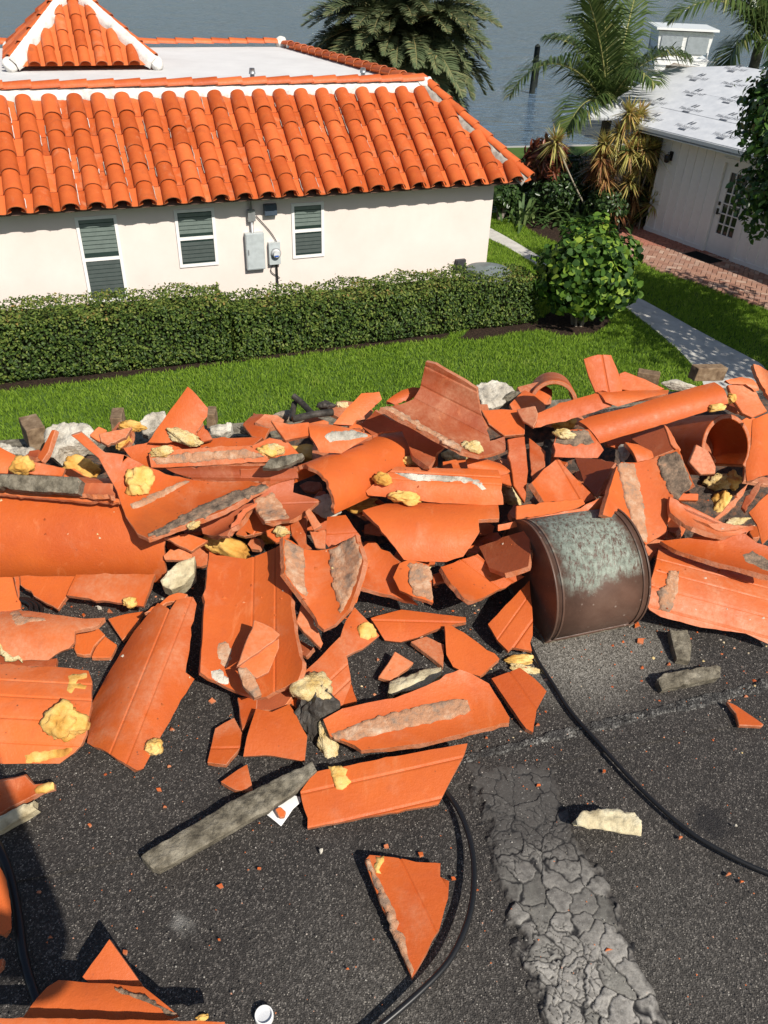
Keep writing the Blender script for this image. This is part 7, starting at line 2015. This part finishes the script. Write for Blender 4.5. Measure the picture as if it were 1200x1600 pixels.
# ------------------------------------------------------------------ boat and pilings
def boat():
    c = at_d(1050, 84, 41.0); c = np.array([c[0], c[1], G - 1.0])
    rt = empty('motor_boat', c, 'white motor yacht moored beyond the cottage roof, seen through palm fronds', 'boat')
    yaw = radians(84)
    X = np.array([cos(yaw), sin(yaw), 0]); Y = np.array([-sin(yaw), cos(yaw), 0])
    HULL = mat_plain('gelcoat_white', (.80, .80, .79), .2, .5, 0, .02)
    def hullbm(secs):
        bm = bmesh.new(); rows = []
        for x, hw, zt, zb_ in secs:
            rows.append([bm.verts.new(tuple(X * x + Y * y + Zv * z)) for y, z in ((-hw, zt), (-hw * .92, zb_ + (zt - zb_) * .35), (-hw * .35, zb_), (hw * .35, zb_), (hw * .92, zb_ + (zt - zb_) * .35), (hw, zt))])
        for A, B in zip(rows, rows[1:]):
            for k in range(6):
                f = bm.faces.new((A[k], A[(k + 1) % 6], B[(k + 1) % 6], B[k])); f.smooth = False
        bm.faces.new(rows[0][::-1]); bm.faces.new(rows[-1])
        bmesh.ops.recalc_face_normals(bm, faces=bm.faces[:])
        return bm2me(bm)
    link('hull', hullbm([(-4.5, 1.6, 1.35, -.3), (-1, 1.75, 1.45, -.4), (2.2, 1.55, 1.65, -.35), (4.2, .85, 1.9, -.2), (5.3, .08, 2.1, .5)]), rt, (0, 0, 0), HULL)
    link('cabin', hullbm([(-2.6, 1.25, 2.75, 1.3), (.6, 1.25, 2.85, 1.3), (1.9, 1.1, 2.1, 1.35), (3.2, .7, 1.8, 1.4)]), rt, (0, 0, 0), HULL)
    link('flybridge', hullbm([(-2.4, 1.1, 3.55, 2.8), (-.2, 1.1, 3.6, 2.8), (.6, .9, 3.1, 2.8)]), rt, (0, 0, 0), HULL)
    bm = bmesh.new(); add_box(bm, Zv * 0, X, Y, Zv, -2.5, .3, -1.25, 1.25, 4.55, 4.63)
    link('hardtop', bm2me(bm), rt, (0, 0, 0), HULL)
    link('canvas_enclosure', hullbm([(-2.3, 1.12, 4.5, 3.45), (-.3, 1.12, 4.5, 3.45), (.5, 1.0, 3.9, 3.3)]), rt, (0, 0, 0), mat_plain('canvas_white', (.72, .72, .70), .8, .2))
    bm = bmesh.new()
    for x in (-2.2, .0):
        for y in (-1.05, 1.05): add_tube(bm, [X * x + Y * y + Zv * 3.5, X * x * .95 + Y * y + Zv * 4.55], .035, 6)
    link('hardtop_posts', bm2me(bm), rt, (0, 0, 0), GALV)
    bm = bmesh.new()
    for sgn in (-1, 1): add_box(bm, Zv * 0, X, Y * sgn, Zv, -2.2, .9, 1.253, 1.27, 1.95, 2.5)
    link('cabin_window', bm2me(bm), rt, (0, 0, 0), DGL)
    for ya, yb in ((-.95, -.1), (.1, .95)):
        bm = bmesh.new(); add_box(bm, X * -2.33, X, Y, Zv, -.02, .015, ya, yb, 3.72, 4.34); link('canvas_window', bm2me(bm), rt, (0, 0, 0), mat_plain('vinyl_window', (.30, .33, .35), .15, .5))
    bm = bmesh.new(); add_tube(bm, [X * -2.6 + Y * -1.35 + Zv * 2.6, X * -2.6 + Y * -1.35 + Zv * 3.5, X * -2.6 + Y * 1.35 + Zv * 3.5, X * -2.6 + Y * 1.35 + Zv * 2.6], .025, 6)
    add_tube(bm, [X * -2.6 + Y * -1.35 + Zv * 3.1, X * -2.6 + Y * 1.35 + Zv * 3.1], .02, 6)
    link('aft_rail', bm2me(bm), rt, (0, 0, 0), GALV)
    bm = bmesh.new(); add_box(bm, X * .62 + Zv * 2.9, nrm(X * .35 + Zv), Y, nrm(Zv * .35 - X), .0, .85, -.9, .9, -.02, .02)
    link('windshield', bm2me(bm), rt, (0, 0, 0), mat_plain('tinted_screen', (.25, .28, .30), .1, .5))
    bm = bmesh.new()
    add_tube(bm, smooth_path([X * 1.5 + Y * 1.4 + Zv * 2.3, X * 3.6 + Y * 1.0 + Zv * 2.5, X * 5.2 + Zv * 2.75, X * 3.6 - Y * 1.0 + Zv * 2.5, X * 1.5 - Y * 1.4 + Zv * 2.3], 6), .02, 6)
    link('bow_rail', bm2me(bm), rt, (0, 0, 0), GALV)
boat()
PILE_M = mat_rough('piling_wood', [(.3, (.012, .016, .014)), (.6, (.03, .036, .032)), (.8, (.055, .06, .055))], 8, .6, .85, 30, .02)
def piling(label, px, ytop, ybot, dist, r):
    b = at_d(px, ybot, dist); b[2] = G - 1.0
    w = onz(px, ybot, G - 1.0); top = at_d(px, ytop, w[1])
    rt = empty('wood_piling', (w[0], w[1], G - 1.0), label, 'piling', 'wood pilings standing in the water')
    h = top[2] - (G - 1)
    bm = bmesh.new(); add_tube(bm, [Zv * -1.5, Zv * 0, Zv * h], [r, r, r * .92], 12); link('post', bm2me(bm), rt, (0, 0, 0), PILE_M)
    bm = bmesh.new(); add_tube(bm, [Zv * h, Zv * (h + .12)], [r * 1.05, r * .25], 12); link('cap', bm2me(bm), rt, (0, 0, 0), PILE_M)
piling('taller dark wood piling standing in the water', 831, 72, 146, 50, .17)
piling('shorter thin piling leaning on the right of the taller one', 837, 98, 136, 52, .10)

# ------------------------------------------------------------------ the person taking the picture (shadow falls at lower left)
def person():
    o0 = np.array([-.07, -.46, 0.0])
    rt = empty('person', o0, 'person standing on the roof at the camera, arms raised, whose shadow falls at lower left', 'person')
    J = {'pelvis': (0, 0, .93, .15), 'belly': (0, 0, 1.08, .145), 'chest': (0, .02, 1.30, .165), 'neck': (0, .03, 1.47, .062), 'head0': (0, .06, 1.56, .085), 'head1': (0, .07, 1.66, .095), 'head2': (0, .06, 1.74, .06)}
    E_ = [('pelvis', 'belly'), ('belly', 'chest'), ('chest', 'neck'), ('neck', 'head0'), ('head0', 'head1'), ('head1', 'head2')]
    for s_, t_ in ((-1, 'l'), (1, 'r')):
        J.update({'hip' + t_: (.10 * s_, 0, .88, .10), 'knee' + t_: (.11 * s_, .03, .49, .068), 'ank' + t_: (.12 * s_, -.01, .09, .042), 'toe' + t_: (.14 * s_, .14, .035, .035),
                  'sh' + t_: (.185 * s_, .01, 1.40, .066), 'el' + t_: (.235 * s_, .16, 1.18, .046), 'wr' + t_: (.085 * s_, .36, 1.40, .032), 'ha' + t_: (.06 * s_, .41, 1.47, .03)})
        E_ += [('pelvis', 'hip' + t_), ('hip' + t_, 'knee' + t_), ('knee' + t_, 'ank' + t_), ('ank' + t_, 'toe' + t_), ('chest', 'sh' + t_), ('sh' + t_, 'el' + t_), ('el' + t_, 'wr' + t_), ('wr' + t_, 'ha' + t_)]
    names = list(J)
    me = bpy.data.meshes.new('body'); me.from_pydata([J[n][:3] for n in names], [(names.index(a), names.index(b)) for a, b in E_], [])
    o = link('body', me, rt, (0, 0, 0), mat_plain('dark_clothes', (.05, .06, .09), .8, .2))
    sk = o.modifiers.new('skin', 'SKIN')
    for i, n in enumerate(names): me.skin_vertices[0].data[i].radius = (J[n][3],) * 2
    me.skin_vertices[0].data[0].use_root = True
    o.modifiers.new('sub', 'SUBSURF').levels = 2; o.modifiers['sub'].render_levels = 2
    bm = bmesh.new(); bmesh.ops.create_icosphere(bm, subdivisions=3, radius=.112)
    for v in bm.verts: v.co = Vector((v.co.x * .92, v.co.y * 1.05 - .012, v.co.z * 1.0 + .02))
    bmesh.ops.delete(bm, geom=[v for v in bm.verts if v.co.z < -.03 and v.co.y > -.04], context='VERTS')
    bmesh.ops.translate(bm, verts=bm.verts, vec=(0, .05, 1.66)); link('hair', bm2me(bm), rt, (0, 0, 0), mat_plain('hair', (.03, .02, .015), .7))
    bm = bmesh.new(); add_box(bm, (0, -.04, 1.545), (1, 0, 0), (0, cos(PITCH), -sin(PITCH)), (0, sin(PITCH), cos(PITCH)), -.037, .037, -.008, -.001, -.135, .03)
    tag(link('phone', bm2me(bm), None, None, BLACK), 'black phone held up in front of the person on the roof', 'phone')
person()
